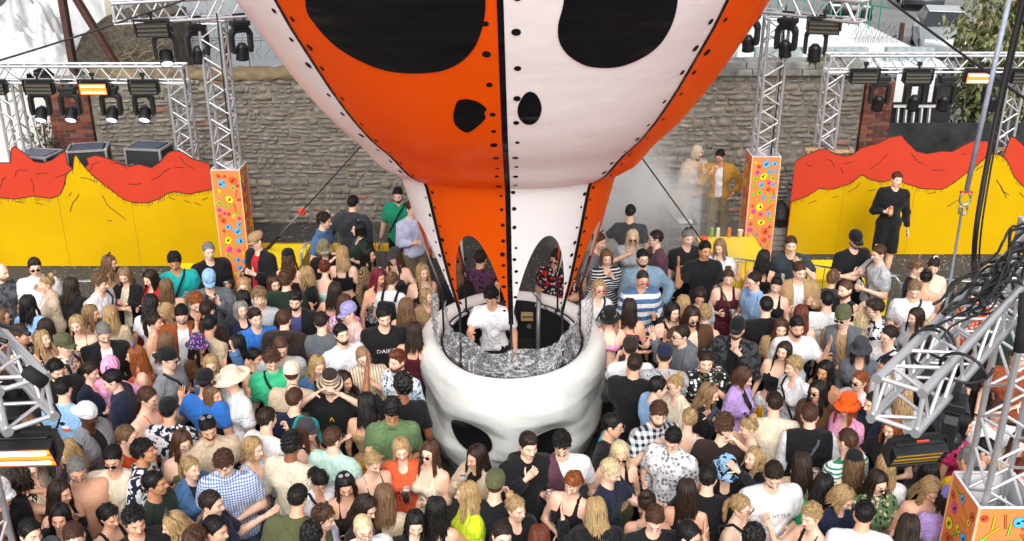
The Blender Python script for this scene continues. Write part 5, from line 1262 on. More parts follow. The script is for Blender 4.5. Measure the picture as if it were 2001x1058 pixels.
def styl(k, var):
    sd = var * 17 + 3
    if k == 'buzz': return sdf_mesh(k, cap_f(.985, -.06, .0015, 200, sd), *BX, .013)
    if k == 'short': return merge(sdf_mesh(k, cap_f(1.0, -.07, .003, 150, sd, .002), *BX, .0125), tufts(420, .022, sd, 1.0, .004, lift=.2, wid=.005))
    if k == 'quiff': return merge(tufts(420, .024, sd, 1.0, .008, lift=.25, wid=.005), sdf_mesh(k, lambda G: np.maximum(np.minimum(cap_f(1.0, -.065, .003, 150, sd)(G), ell(G, (0, -.03, .105), (.068, .08, .045)) - sines(G, sd, .012, 130, 6)), hairline(G, -.065)), *BX, .0125))
    if k == 'mop': return merge(sdf_mesh(k, cap_f(1.04, -.085, .008, 110, sd, .006, .062), *BX, .0125), tufts(420, .04, sd, 1.05, .006, -.085, .060, .2, .007))
    if k == 'curly': return merge(sdf_mesh(k, cap_f(1.05, -.07, .014, 170, sd, .012), *BX, .0105), tufts(260, .022, sd, 1.06, .012, lift=.7, wid=.007))
    if k == 'afro': return sdf_mesh(k, cap_f(1.24, -.07, .013, 210, sd, .02), *BX, .0115)
    base = sdf_mesh(k, cap_f(1.01, -.09, .003, 130, sd, .002), *BX, .0125)
    if k in ('pony', 'bun'): base = merge(base, tufts(200, .05, sd, 1.0, .002, lift=.06, wid=.005))
    if k == 'bob': return merge(base, locks(120, .25, .003, sd, .09, .014, vol=.82))
    if k == 'long': return merge(base, locks(130, .42, .004, sd, .089, .028, vol=.82))
    if k == 'wavy': return merge(base, locks(170, .42, .006, sd, .091, .036, vol=.7))
    if k == 'big': return merge(sdf_mesh(k, cap_f(1.3, -.1, .018, 150, sd, .02), *BX, .013), locks(100, .33, .03, sd, .115, .05, vol=1.1))
    if k == 'pony':
        m = MB(); rs = random.Random(sd)
        for i in range(12):
            a = rs.uniform(0, 6.28); q = .02 * rs.random(); pts = [(q * math.cos(a), .115 + q * math.sin(a) * .4, .05)]
            for t in (.25, .5, .75, 1): pts.append((q * 1.9 * math.cos(a) + .012 * math.sin(t * 6 + i), .135 + .02 * math.sin(t * 3) + q * math.sin(a), .06 - .32 * t))
            m.tube(pts, [.014, .019, .018, .014, .003], 5, cap=False)
        return merge(base, (np.array(m.v, f32), np.array(m.f, np.int32)))
    if k == 'bun': return merge(base, sdf_mesh(k, lambda G: ell(G, (0, .085, .115), (.05, .045, .042)) - sines(G, sd, .012, 120, 5), (-.09, .0, .03), (.09, .17, .2), .0115))
def add_hair(st_, colr, root, M, var):
    if st_ in ('bald', 'none'): return
    key = (st_, var)
    if key not in HAIR: V, Q = styl(st_, var); HAIR[key] = (V, Q)
    kk = (st_, var, colr)
    if kk not in HAIR: HAIR[kk] = fast_mesh('hair', *HAIR[key], [hairm[colr]])
    o = link('hair', HAIR[kk], root); o.matrix_local = M; return o
HATS = {}
def hat_mesh(kind):
    m = MB(); n = 22
    def dome(r, h0, top, prof, ry=1.22, cy=.014):
        V = []; F = []
        for j, (k, z) in enumerate(prof):
            for i in range(n): a = 2 * math.pi * i / n; V.append((r * k * math.cos(a), cy + r * ry * k * math.sin(a), z))
        for j in range(len(prof) - 1):
            for i in range(n): F.append((j * n + i, j * n + (i + 1) % n, (j + 1) * n + (i + 1) % n, (j + 1) * n + i))
        m.add(V, F)
    cupp = [(1.0, .035), (1.02, .07), (.96, .105), (.78, .138), (.45, .156), (.02, .162)]
    if kind in ('cap', 'capb', 'flat'):
        dome(.092, 0, 0, cupp if kind != 'flat' else [(1.0, .045), (1.08, .075), (1.08, .105), (.9, .128), (.5, .140), (.02, .143)])
        s_ = 1 if kind == 'capb' else -1; V = []; F = []; k = 9
        for i in range(k):
            a = R(-62 + 124 * i / (k - 1)); x = .088 * math.sin(a); y0 = .014 + s_ * .108 * math.cos(a); le = (.075 if kind != 'flat' else .05) * math.cos(a) ** .6 if abs(a) < 1.4 else 0
            V += [(x, y0, .04), (x * .96, y0 + s_ * le, .030 - .016 * math.cos(a) * 0 - (abs(x) * .12)), (x * .96, y0 + s_ * le, .024 - abs(x) * .12), (x, y0, .034)]
        for i in range(k - 1):
            for q in range(4): F.append((i * 4 + q, i * 4 + (q + 1) % 4, (i + 1) * 4 + (q + 1) % 4, (i + 1) * 4 + q))
        m.add(V, F)
    elif kind == 'beanie': dome(.094, 0, 0, [(1.0, .02), (1.06, .025), (1.06, .055), (1.02, .06), (1.02, .1), (.88, .14), (.55, .168), (.02, .178)])
    elif kind == 'bucket': dome(.096, 0, 0, [(1.52, .0), (1.55, -.004), (1.02, .052), (1.0, .06), (.94, .13), (.88, .142), (.5, .146), (.02, .147)], 1.18)
    elif kind == 'wide': dome(.096, 0, 0, [(1.95, .042), (2.0, .034), (1.6, .03), (1.05, .048), (1.0, .06), (.93, .12), (.78, .148), (.4, .15), (.02, .146)], 1.15)
    elif kind == 'visor': dome(.095, 0, 0, [(1.0, .035), (1.06, .036), (1.06, .075), (1.0, .076)])
    return np.array(m.v, f32), np.array(m.f, np.int32)
def add_hat(kind, colr, root, M, rim=None):
    key = (kind, colr)
    if key not in HATS: HATS[key] = fast_mesh({'cap': 'cap', 'capb': 'cap', 'flat': 'flat_cap', 'beanie': 'beanie', 'bucket': 'bucket_hat', 'wide': 'sun_hat', 'visor': 'sun_visor'}[kind], *hat_mesh(kind), [cloth(colr)])
    o = link({'cap': 'cap', 'capb': 'cap', 'flat': 'flat_cap', 'beanie': 'beanie', 'bucket': 'bucket_hat', 'wide': 'sun_hat', 'visor': 'sun_visor'}[kind], HATS[key], root); o.matrix_local = M
_sg = {}
def add_shades(root, M, kind, up=False):
    if kind not in _sg:
        m = MB(); d = {'shades': (.012, .012, .014), 'glasses': (.1, .09, .09), 'bluesh': (.05, .2, .75), 'redsh': (.45, .06, .08), 'whitesh': (.75, .75, .75)}[kind]
        fr_ = mat('frame_' + kind, d if kind != 'bluesh' else (.02, .03, .1), .3, 0, 0); ln = mat('lens_' + kind, (.012, .013, .016) if kind in ('shades', 'whitesh') else d, .1, 0, 0, coat=.5)
        for s_ in (-1, 1):
            P = [(s_ * (.033 + .025 * math.cos(a)), .010 + .019 * math.sin(a)) for a in np.linspace(0, 6.28, 10, endpoint=False)]
            if kind != 'glasses': m.prism(P, -.124, -.118, 1)
            m.tube([(x, -.121, z) for x, z in P + P[:1]], .0035 if kind != 'whitesh' else .006, 4, 0); m.tube([(s_ * .058, -.121, .014), (s_ * .079, -.08, .012), (s_ * .083, .015, .008)], .0032, 4, 0)
        m.tube([(-.01, -.122, .014), (.01, -.122, .014)], .003, 4, 0)
        o = m.build('sunglasses' if kind != 'glasses' else 'glasses', [fr_, ln], root); _sg[kind] = o.data
    else: o = link('sunglasses' if kind != 'glasses' else 'glasses', _sg[kind], root)
    o.matrix_local = M @ (Matrix.Translation((0, .055, .055)) @ Matrix.Rotation(R(-62), 4, 'X') if up else Matrix.Identity(4))
_bd = {}
def add_beard(root, M, colr):
    if colr not in _bd:
        def fn(G):
            F = head_field(G, 'm') - f32(.0035) - sines(G, 3, .003, 160, 5); y = G[1]; up = np.interp(y.ravel(), [-.12, -.09, -.05, .0, .02], [-.060, -.058, -.046, -.022, -.004]).reshape(y.shape)
            return np.maximum(np.maximum(F, G[2] - up.astype(f32)), y - f32(.022))
        V, Q = sdf_mesh('beard', fn, (-.11, -.15, -.14), (.11, .05, .02), .0115); _bd[colr] = fast_mesh('beard', V, Q, [hairm[colr]])
    o = link('beard', _bd[colr], root); o.matrix_local = M

# ---- shoes and legwear, shared
_sh = {}
def shoe(root, s_, colr):
    if colr not in _sh:
        V, Q = sdf_mesh('shoe', lambda G: np.maximum(smin(smin(seg(G, (0, .03, .045), (0, -.13, .035), .046, .038), seg(G, (0, .02, .05), (0, .02, .11), .046, .045), .02), 9, .01), .0015 - G[2]), (-.08, -.2, -.02), (.08, .1, .17), .016)
        _sh[colr] = fast_mesh('shoe', V, Q, [mat('shoe_' + colr, CN.get(colr, colr), .6)])
    o = link('shoe', _sh[colr], root); o.location = (s_ * .105, .015, 0)
LEG = {}
def legwear(kind, var):
    def fn(G):
        st_ = (0, .05, -.04)[var]; F = None
        hip = seg(G, (-.07, 0, .93), (.07, 0, .93), .125, .125, 1.15); F = hip
        for s_ in (-1, 1):
            w_ = .018 if kind in ('trousers', 'shorts') else .03
            k = seg(G, (s_ * .085, 0, .90), (s_ * .102, st_ * s_ - .015, .50), .095 + w_ * .4, .066 + w_); F = smin(F, k, .03)
            if kind == 'trousers': F = smin(F, seg(G, (s_ * .102, st_ * s_ - .015, .50), (s_ * .105, .015, .07), .066 + w_, .052 + w_), .02)
        if kind == 'skirt': F = smin(F, seg(G, (0, 0, .92), (0, 0, .52), .15, .20, 1.1), .05)
        F = F + sines(G, 5 + var, .008, 26, 4); F = np.maximum(F, G[2] - f32(1.02)); F = np.maximum(F, {'trousers': .05, 'shorts': .46, 'skirt': .56}[kind] - G[2]); return F
    V, Q = sdf_mesh('legs', fn, (-.32, -.28, .0), (.32, .28, 1.1), .03); return V, Q
def add_legwear(root, kind, colr, var):
    k = (kind, var, colr)
    if (kind, var) not in LEG: LEG[(kind, var)] = legwear(kind, var)
    if k not in LEG: LEG[k] = fast_mesh(kind, *LEG[(kind, var)], [cloth(colr)])
    link(kind, LEG[k], root)

# ---- arm poses: elbow and wrist relative to the shoulder for the left (+x) side; x is outwards, -y forwards
POSE = dict(d=((.07, .03, -.29), (.10, -.05, -.54)), h=((.06, .03, -.29), (-.03, -.21, -.22)), m=((.10, -.12, -.25), (-.10, -.20, -.01)), q=((.11, -.06, -.27), (-.05, -.25, -.12)),
            r=((.17, -.07, .17), (.15, -.12, .43)), k=((.20, -.10, -.05), (-.045, -.15, .15)), o=((.17, -.04, -.24), (.30, -.22, -.14)), a=((.26, -.06, -.06), (.48, -.16, .02)), p=((.20, .08, -.23), (.07, -.03, -.42)),
            f=((.06, -.17, -.22), (.0, -.42, -.14)), c=((.09, .0, -.29), (-.10, -.20, -.26)), v=((.14, -.12, -.22), (.16, -.20, .06)), u=((.12, -.17, .10), (.05, -.36, .30)))
GRIP = dict(h='grip', m='grip', q='grip', f='grip', r='open', k='relax', o='relax', v='open', u='open')
BV = .027
TOPN = dict(tee='tee_shirt', shirt='shirt', long='jumper', jacket='jacket', hoodie='hoodie', tank='vest_top', crop='crop_top', dress='dress_top', gilet='gilet', bikini='bikini_top')
npeople = 0; PPL = []
def person(x, y, sex, face, skin, hair, top, arms, bottom, extra, label, hgt=None, base=0.0, dX=0):
    global npeople
    npeople += 1; rs = random.Random(npeople * 7 + 1)
    ex = {}
    for e in extra: k, _, v = e.partition('='); ex[k] = v or True
    H = float(ex.get('H', hgt or (1.79 if sex == 'm' else 1.68) + rs.uniform(-.015, .015))); sc = H / 1.75; hz = 1.632
    p = at_h(x, y, hz * sc + base); 
    root_loc = Vector((p.x, p.y, base)); fr = R(face)
    bend = float(ex.get('bend', 0)); bo = (0, -.10 * bend, 0)
    # ground position so that the head (slightly in front of the feet) shows at its place
    hoff = Matrix.Rotation(fr, 3, 'Z') @ Vector((0, -.045 * sc - .10 * bend, 0)); root_loc = root_loc - Vector((hoff.x, hoff.y, 0))
    W = .180 if sex == 'm' else .154
    st_, _, spec = top.partition('/'); spec, _, spec2 = spec.partition('+')
    bw = 1 + .6 * (float(ex.get('w', 1.0)) - 1); sp = lambda q, z: (q[0], q[1] - .10 * bend * max(0, (z - .95) / .6), q[2])
    if rs.random() < .10 and not any(k in ex for k in ('shades', 'glasses', 'redsh', 'bluesh', 'whitesh')): ex['shades'] = 'up' if rs.random() < .5 and not any(k in ex for k in ('cap', 'capb', 'bucket', 'beanie', 'wide', 'flat', 'visor', 'hoodup')) else True
    if arms == 'dd': arms = rs.choice(['dd', 'dh', 'hd', 'cd', 'hc', 'ch', 'pd', 'dm', 'hh', 'dd', 'vd', 'dv', 'od'])
    jo = []
    for s_, code in ((1, arms[0]), (-1, arms[1])):
        e, w_ = POSE[code]; jit = Vector((rs.uniform(-.02, .02), rs.uniform(-.025, .025), rs.uniform(-.02, .02)))
        sh_ = Vector((s_ * W * (1 + .5 * (bw - 1)), .012 - .10 * bend * .75, 1.405)); el = sh_ + Vector((s_ * e[0], e[1], e[2])) + jit; wr_ = sh_ + Vector((s_ * w_[0], w_[1], w_[2])) + jit * 1.4
        jo.append((sh_, el, wr_, code))
    allp = np.array([q for j in jo for q in j[:3]]); lo = np.minimum(allp.min(0) - .09, (-.25, -.23 - .1 * bend, .82)); hi = np.maximum(allp.max(0) + .09, (.25, .22, 1.62)); lo[2] = .82
    G = grid(lo, hi, BV); by = -.10 * bend
    T = seg(G, (-.06, 0, .93), (.06, 0, .93), .118 * bw, .118 * bw, 1.2)
    T = smin(T, seg(G, (0, 0, 1.0), (0, by * .4, 1.14), .125 * bw if sex == 'm' else .112 * bw, .118 * bw if sex == 'm' else .102 * bw, 1.1), .05)
    cw = .10 if sex == 'm' else .07
    T = smin(T, seg(G, (-cw, by * .6 + .005, 1.30), (cw, by * .6 + .005, 1.30), .122 * bw, .122 * bw, 1.18), .06)
    T = smin(T, seg(G, (-W + .02, by * .75 + .012, 1.395), (W - .02, by * .75 + .012, 1.395), .056, .056), .05)
    for s_ in (-1, 1): T = smin(T, seg(G, (s_ * .03, .022 + by * .75, 1.455), (s_ * (W - .03), .014 + by * .75, 1.415), .042, .040), .03)
    if sex == 'f':
        for s_ in (-1, 1): T = smin(T, seg(G, (s_ * .065, -.075 + by * .55, 1.27), (s_ * .068, -.085 + by * .55, 1.265), .066, .06), .03)
    NK = seg(G, (0, .012 + by * .75, 1.42), (0, -.012 + by, 1.56), .062 if sex == 'm' else .052, .054 if sex == 'm' else .046)
    B = smin(T, NK, .035); sleeves = []
    am = 1.06 if sex == 'm' else .88
    for sh_, el, wr_, code in jo:
        ua = seg(G, sh_, el, .054 * am, .041 * am); fa = seg(G, el, wr_, .041 * am, .026 * am); B = smin(B, smin(ua, fa, .012), .03)
        sleeves.append((sh_, el, wr_))
    V, Q, A = nets(B, lo, BV)
    # garment
    TF = None
    if st_ not in ('bare', 'none'):
        th = dict(tee=.013, shirt=.019, long=.018, jacket=.028, hoodie=.030, tank=.010, crop=.010, dress=.014, gilet=.036, bikini=.008)[st_]
        TF = T - f32(th)
        if st_ in ('tee', 'shirt', 'long', 'jacket', 'hoodie'):
            for sh_, el, wr_ in sleeves:
                ga = dict(tee=.016, shirt=.020, long=.013, jacket=.024, hoodie=.024)[st_]
                if st_ in ('tee', 'shirt'):
                    e2 = sh_.lerp(el, .72 if sex == 'm' else .55); k = seg(G, sh_, e2, .058 * am + ga * .5, .050 * am + ga)
                    d = (el - sh_).normalized(); k = np.maximum(k, (G[0] - e2.x) * f32(d.x) + (G[1] - e2.y) * f32(d.y) + (G[2] - e2.z) * f32(d.z))
                else:
                    w2 = el.lerp(wr_, .9); k = smin(seg(G, sh_, el, .056 * am + ga, .044 * am + ga), seg(G, el, w2, .044 * am + ga, .032 * am + ga), .02)
                    d = (wr_ - el).normalized(); k2 = (G[0] - w2.x) * f32(d.x) + (G[1] - w2.y) * f32(d.y) + (G[2] - w2.z) * f32(d.z); k = np.maximum(k, np.where(seg(G, el, w2, .1, .1) < 0, k2, -1))
                TF = smin(TF, k, .03)
        if st_ == 'hoodie' or 'hood' in ex: TF = smin(TF, smin(seg(G, (-.085, .085 + by * .75, 1.47), (.085, .085 + by * .75, 1.47), .055, .055), seg(G, (0, .12 + by * .7, 1.42), (0, .125 + by * .7, 1.36), .06, .045), .03), .03)
        if st_ in ('shirt', 'jacket'): TF = smin(TF, np.abs(np.sqrt((G[0]) ** 2 + ((G[1] - f32(.008 + by * .8)) * f32(1.05)) ** 2) - f32(.078)) + np.maximum(np.abs(G[2] - f32(1.475)) - f32(.02), 0) - f32(.012), .015)
        TF = TF + np.minimum(sines(G, npeople, .014, 20, 4) + sines(G, npeople + 999, .012, 48, 6), f32(.002))
        hem = dict(tee=.88, shirt=.86, long=.88, jacket=.86, hoodie=.86, tank=.90, crop=1.10, dress=.86, gilet=.88, bikini=1.20)[st_]; TF = np.maximum(TF, f32(hem) - G[2])
        if st_ in ('tank', 'crop', 'dress', 'bikini'):
            cut = np.where(np.abs(np.abs(G[0]) - f32(.078)) < .02, f32(1.49), f32(1.33 if st_ != 'bikini' else 1.30)); TF = np.maximum(TF, G[2] - cut); TF = np.maximum(TF, np.abs(G[0]) - f32(.155 * bw))
        elif st_ == 'gilet': TF = np.maximum(TF, np.abs(G[0]) - f32(W + .03))
        if sex == 'f' and st_ in ('tee', 'long'): TF = np.maximum(TF, -(np.sqrt(G[0] ** 2 + (G[1] + f32(.13 - by)) ** 2 + (G[2] - f32(1.47)) ** 2) - f32(.105)))
        if st_ in ('jacket', 'gilet') and spec2:
            gap = np.where(G[1] < -.02, np.abs(G[0]) - f32(.055), f32(1)); TF = np.maximum(TF, -gap)
            IN = np.maximum(np.maximum(T - f32(.012), f32(.88) - G[2]), np.abs(G[0]) - f32(.14)); Vi, Qi, _ = nets(IN, lo, BV); 
        hid = TF[A[:, 0], A[:, 1], A[:, 2]] < -.034
        keep = ~hid[Q].all(1)
        hid2 = (V[:, 2] < .93); keep &= ~hid2[Q].all(1); Q = Q[keep]
    # head, hands joined on to the same skin
    yaw = R(float(ex.get('yaw', rs.uniform(-12, 12)))); pit = R(float(ex.get('pit', 8 + rs.uniform(-5, 8)))); rol = R(float(ex.get('rol', rs.uniform(-5, 5))))
    MH = Matrix.Translation((0, -.028 + by, hz)) @ Matrix.Rotation(yaw, 4, 'Z') @ Matrix.Rotation(-pit * -1, 4, 'X') @ Matrix.Rotation(rol, 4, 'Y')
    MH = MH @ Matrix.Scale(.87 if sex == 'f' else .90, 4)
    m4 = np.array(MH, f32); hv, hq, hm_ = HEAD[(sex, 1 if rs.random() < .4 else 0)]; parts = [(V, Q, np.zeros(len(Q), int)), (hv @ m4[:3, :3].T + m4[:3, 3], hq, hm_)]
    hands = []
    for i, (sh_, el, wr_, code) in enumerate(jo):
        s_ = 1 if i == 0 else -1; d = (wr_ - el).normalized(); inw = Vector((-s_, -.4, 0)); 
        pz = d; px_ = inw - pz * inw.dot(pz)
        if code in 'hqmf': ref = Vector((0, 0, 1))          # thumb up, palm turned inwards round the drink
        else: ref = Vector((0, -1, .2))
        th_ = (ref - pz * ref.dot(pz)); th_ = th_.normalized() if th_.length > .05 else px_.normalized()
        xx = -th_; yy = pz.cross(xx); 
        if (yy.dot(inw) > 0) == True: yy = yy
        mh = np.array([[xx.x, yy.x, pz.x], [xx.y, yy.y, pz.y], [xx.z, yy.z, pz.z]], f32); v0, q0 = HAND[GRIP.get(code, 'relax')]; v1 = v0.copy()
        if -yy.dot(inw) < 0: v1[:, 1] *= -1
        if sex == 'f': v1 = v1 * .88
        parts.append((v1 @ mh.T + np.array(wr_ - d * .012, f32), q0, np.zeros(len(q0), int)))
        palm = inw - d * inw.dot(d); palm = palm.normalized() if palm.length > .05 else Vector((0, -1, 0)); hands.append((wr_ + d * .07 + palm * .035, palm))
    Vs, Qs, Ms, o = [], [], [], 0
    for v_, q_, m_ in parts: Vs.append(v_); Qs.append(q_ + o); Ms.append(m_); o += len(v_)
    eb = browm if hair.split('-')[-1] in ('bk', 'db', 'br', 'au') else mat('brow_light', '#6e5236', .8, 0, 0)
    root = link('person', fast_mesh('person', np.concatenate(Vs), np.concatenate(Qs), [skins[skin - 1], eyem, eyew, lipm if sex == 'f' else mat('lips_m', '#9c5f50', .5, 0, 0), eb], np.concatenate(Ms)))
    root.location = root_loc; ln_ = Euler((R(rs.gauss(0, 2.0)), R(rs.gauss(0, 2.4)), fr)) if base == 0 else Euler((0, 0, fr)); tip = ln_.to_matrix() @ Vector((0, 0, hz * sc)); root.location = root_loc = root_loc - Vector((tip.x, tip.y, 0)); root.rotation_euler = ln_; root.scale = (sc, sc, sc); tag(root, label, 'person'); PPL.append((root, label))
    if TF is not None:
        Vt, Qt, _ = nets(TF, lo, BV)
        if len(Qt): link(TOPN[st_], fast_mesh(TOPN[st_], Vt, Qt, [cloth(spec)]), root)
        if st_ in ('jacket', 'gilet') and spec2: link('tee_shirt', fast_mesh('tee_shirt', Vi, Qi, [cloth(spec2)]), root)
        if st_ == 'gilet' and ex.get('sl'):
            for sh_, el, wr_ in sleeves:
                k = smin(seg(G, sh_, el, .07 * am, .055 * am), seg(G, el, el.lerp(wr_, .9), .055 * am, .042 * am), .02); k = np.maximum(k, f32(W - .02) - G[0] * f32(1 if sh_.x > 0 else -1)); Vs_, Qs_, _ = nets(k, lo, BV); link('sleeve', fast_mesh('sleeve', Vs_, Qs_, [cloth(ex['sl'])]), root)
    var = npeople % 3; hs_, _, hc = hair.partition('-')
    hat = next((k for k in ('cap', 'capb', 'bucket', 'beanie', 'wide', 'flat', 'visor') if k in ex), None)
    if hat and hs_ in ('short', 'quiff', 'curly', 'mop'): hs_ = 'buzz'
    if hat and hs_ in ('bun',): hs_ = 'bob'
    add_hair(hs_, hc, root, MH, var % (2 if hs_ in ('buzz', 'bob', 'bun', 'pony', 'afro', 'big') else 3))
    if hat: add_hat(hat, ex[hat], root, MH)
    for k in ('shades', 'glasses', 'bluesh', 'redsh', 'whitesh'):
        if k in ex: add_shades(root, MH, k, ex[k] == 'up')
    if 'beard' in ex: bc_ = hc if ex['beard'] is True else ex['beard']; add_beard(root, MH, {'bk': 'st', 'db': 's2', 'br': 's2'}.get(bc_, bc_))
    bk_, _, bc = bottom.partition('/')
    kind = {'t': 'trousers', 's': 'shorts', 'k': 'skirt'}[bk_]; add_legwear(root, kind, bc, var)
    if kind != 'trousers':
        for s_ in (-1, 1):
            m = MB(); m.tube([(s_ * .1, -.012, .6), (s_ * .102, -.012, .48), (s_ * .104, .01, .3), (s_ * .105, .015, .1)], [.072, .058, .052, .036], 10); 
            o = m.build('lower_leg', skins[skin - 1], root, smooth=True)
    for s_ in (-1, 1): shoe(root, s_, ['white', 'black', 'black', 'dbrown'][npeople % 4])
    if 'strap' in ex:
        s_ = 1 if npeople % 2 else -1; rings = []
        for t in np.linspace(0, 1, 9): z = 1.47 - .42 * t; xx_ = s_ * (-.09 + .22 * t); rings.append((xx_, -(.135 + (.02 if st_ in ('jacket', 'hoodie') else .0)) * math.sqrt(max(.05, 1 - (xx_ / .25) ** 2)) * (1 if t > .12 else .45), z))
        back = [(a, -b * 1.02, c) for a, b, c in rings]; m = MB(); m.tube(rings, .013, 5); m.tube(back, .013, 5); m.tube([rings[0], ((rings[0][0] + back[0][0]) / 2, 0, rings[0][2] + .03), back[0]], .013, 5)
        m.build('bag_strap', cloth(ex['strap'] if ex['strap'] is not True else 'black'), root)
    if 'pack' in ex:
        m = MB(); m.box((0, .2, 1.22), (.27, .13, .4), taper=.85); bevel(m.build('backpack', cloth(ex['pack']), root), .04, 3)
        for s_ in (-1, 1): m = MB(); m.tube([(s_ * .09, .13, 1.40), (s_ * .1, .03, 1.50), (s_ * .1, -.09, 1.43), (s_ * .11, -.135, 1.25), (s_ * .13, -.05, 1.08)], .018, 5); m.build('pack_strap', cloth(ex['pack']), root)
    if 'hoodup' in ex:
        Vh, Qh = sdf_mesh('hood', lambda G: np.maximum(ell(G, (0, .02, .02), (.115, .135, .145)) - sines(G, 4, .01, 40, 4), -np.maximum(ell(G, (0, -.1, -.005), (.075, .11, .10)), -9)), (-.15, -.17, -.16), (.15, .19, .2), .015); o = link('hood', fast_mesh('hood', Vh, Qh, [cloth(spec)]), root); o.matrix_local = MH
    if 'clip' in ex: m = MB(); m.box((.03, .04, .125), (.05, .03, .02)); m.box((.0, .06, .12), (.05, .03, .02)); o = m.build('hair_clip', cloth(ex['clip']), root); o.matrix_local = MH
    if 'scr' in ex: V_, Q_ = sdf_mesh('scr', lambda G: ell(G, (0, .09, .12), (.05, .04, .035)) - sines(G, 2, .012, 90, 5), (-.09, .02, .05), (.09, .17, .2), .014); o = link('scrunchie', fast_mesh('scrunchie', V_, Q_, [cloth(ex['scr'])]), root); o.matrix_local = MH
    if 'logo' in ex:                                  # small printed patches that follow the cloth
        bkd = 'tb' in ex; sg = -1 if bkd else 1; tree = BVHTree.FromPolygons([tuple(v) for v in Vt], [tuple(q) for q in Qt]); lr = random.Random(npeople)
        for cn in ex['logo'].split(','):
            m = MB(); cx_, cz_ = lr.uniform(-.06, .06), float(ex.get('tz', 1.27)) + lr.uniform(-.05, .05); rx_, rz_ = lr.uniform(.03, .06), lr.uniform(.015, .035); P = []
            for a in np.linspace(0, 6.283, 14, endpoint=False):
                hx, hzz = cx_ + rx_ * math.cos(a) * (1 + .3 * math.sin(3 * a)), cz_ + rz_ * math.sin(a); h_ = tree.ray_cast(Vector((hx, -.5 * sg, hzz)), Vector((0, sg, 0)))[0]; P.append((hx, (h_.y if h_ else -.14 * sg) - .005 * sg, hzz))
            m.add(P, [tuple(range(14))]); m.build('printed_patch', cloth(cn), root, fixn=False)
    if 'text' in ex:
        tb = bpy.data.curves.new('print', 'FONT'); tb.body = ex['text'].replace('_', ' '); tb.size = float(ex.get('ts', .062)); tb.align_x = 'CENTER'; tb.resolution_u = 2
        tmp = bpy.data.objects.new('print', tb); me = bpy.data.meshes.new_from_object(tmp); bpy.data.objects.remove(tmp)
        bkd = 'tb' in ex; sg = -1 if bkd else 1; tz = float(ex.get('tz', 1.27)); tx = float(ex.get('tx', 0)); tree = BVHTree.FromPolygons([tuple(v) for v in Vt], [tuple(q) for q in Qt])
        for v in me.vertices:
            hx, hzz = tx + sg * v.co.x, tz + v.co.y; h_ = tree.ray_cast(Vector((hx, -.5 * sg, hzz)), Vector((0, sg, 0)))[0]; v.co = Vector((hx, (h_.y if h_ else -.14 * sg) - .005 * sg, hzz))
        me.materials.clear(); me.materials.append(cloth(ex.get('tc', 'white'))); link('printed_text', me, root)
    core = label.split(',')[0].split()[:10]
    while core[-1] in ('in', 'on', 'a', 'the', 'and', 'with', 'of', 'by', 'beside', 'over', 'holding', 'from', 'at', 'to', 'his', 'drinking', 'below', 'bare', 'before', 'small', 'making', 'waving', 'looking', 'stretched', 'between', 'around', 'under', 'leaning', 'white', 'standing', 'long', 'out', 'behind', 'round'): core.pop()
    core = ' '.join(core[:11]); Mw = Matrix.Translation(root_loc) @ ln_.to_matrix().to_4x4() @ Matrix.Scale(sc, 4)
    for e in ex:
        for sfx, i in (('L', 0), ('R', 1)):
            if e.startswith('_') and e.endswith(sfx):
                k = e[1:-1]; pos = Mw @ hands[i][0]; nm = {'beer': 'plastic cup of beer held by ', 'cup': 'clear plastic cup held by ', 'paper': 'paper cup held by ', 'phone': 'phone held by '}.get(k, k + ' drink can held by ')
                if k == 'phone': o = drink(k, pos - Vector((0, 0, .03)), nm + core, fr); o.rotation_euler = (R(-35), 0, fr)
                else: drink(k, pos - Vector((0, 0, .065)), nm + core, fr)
    return root
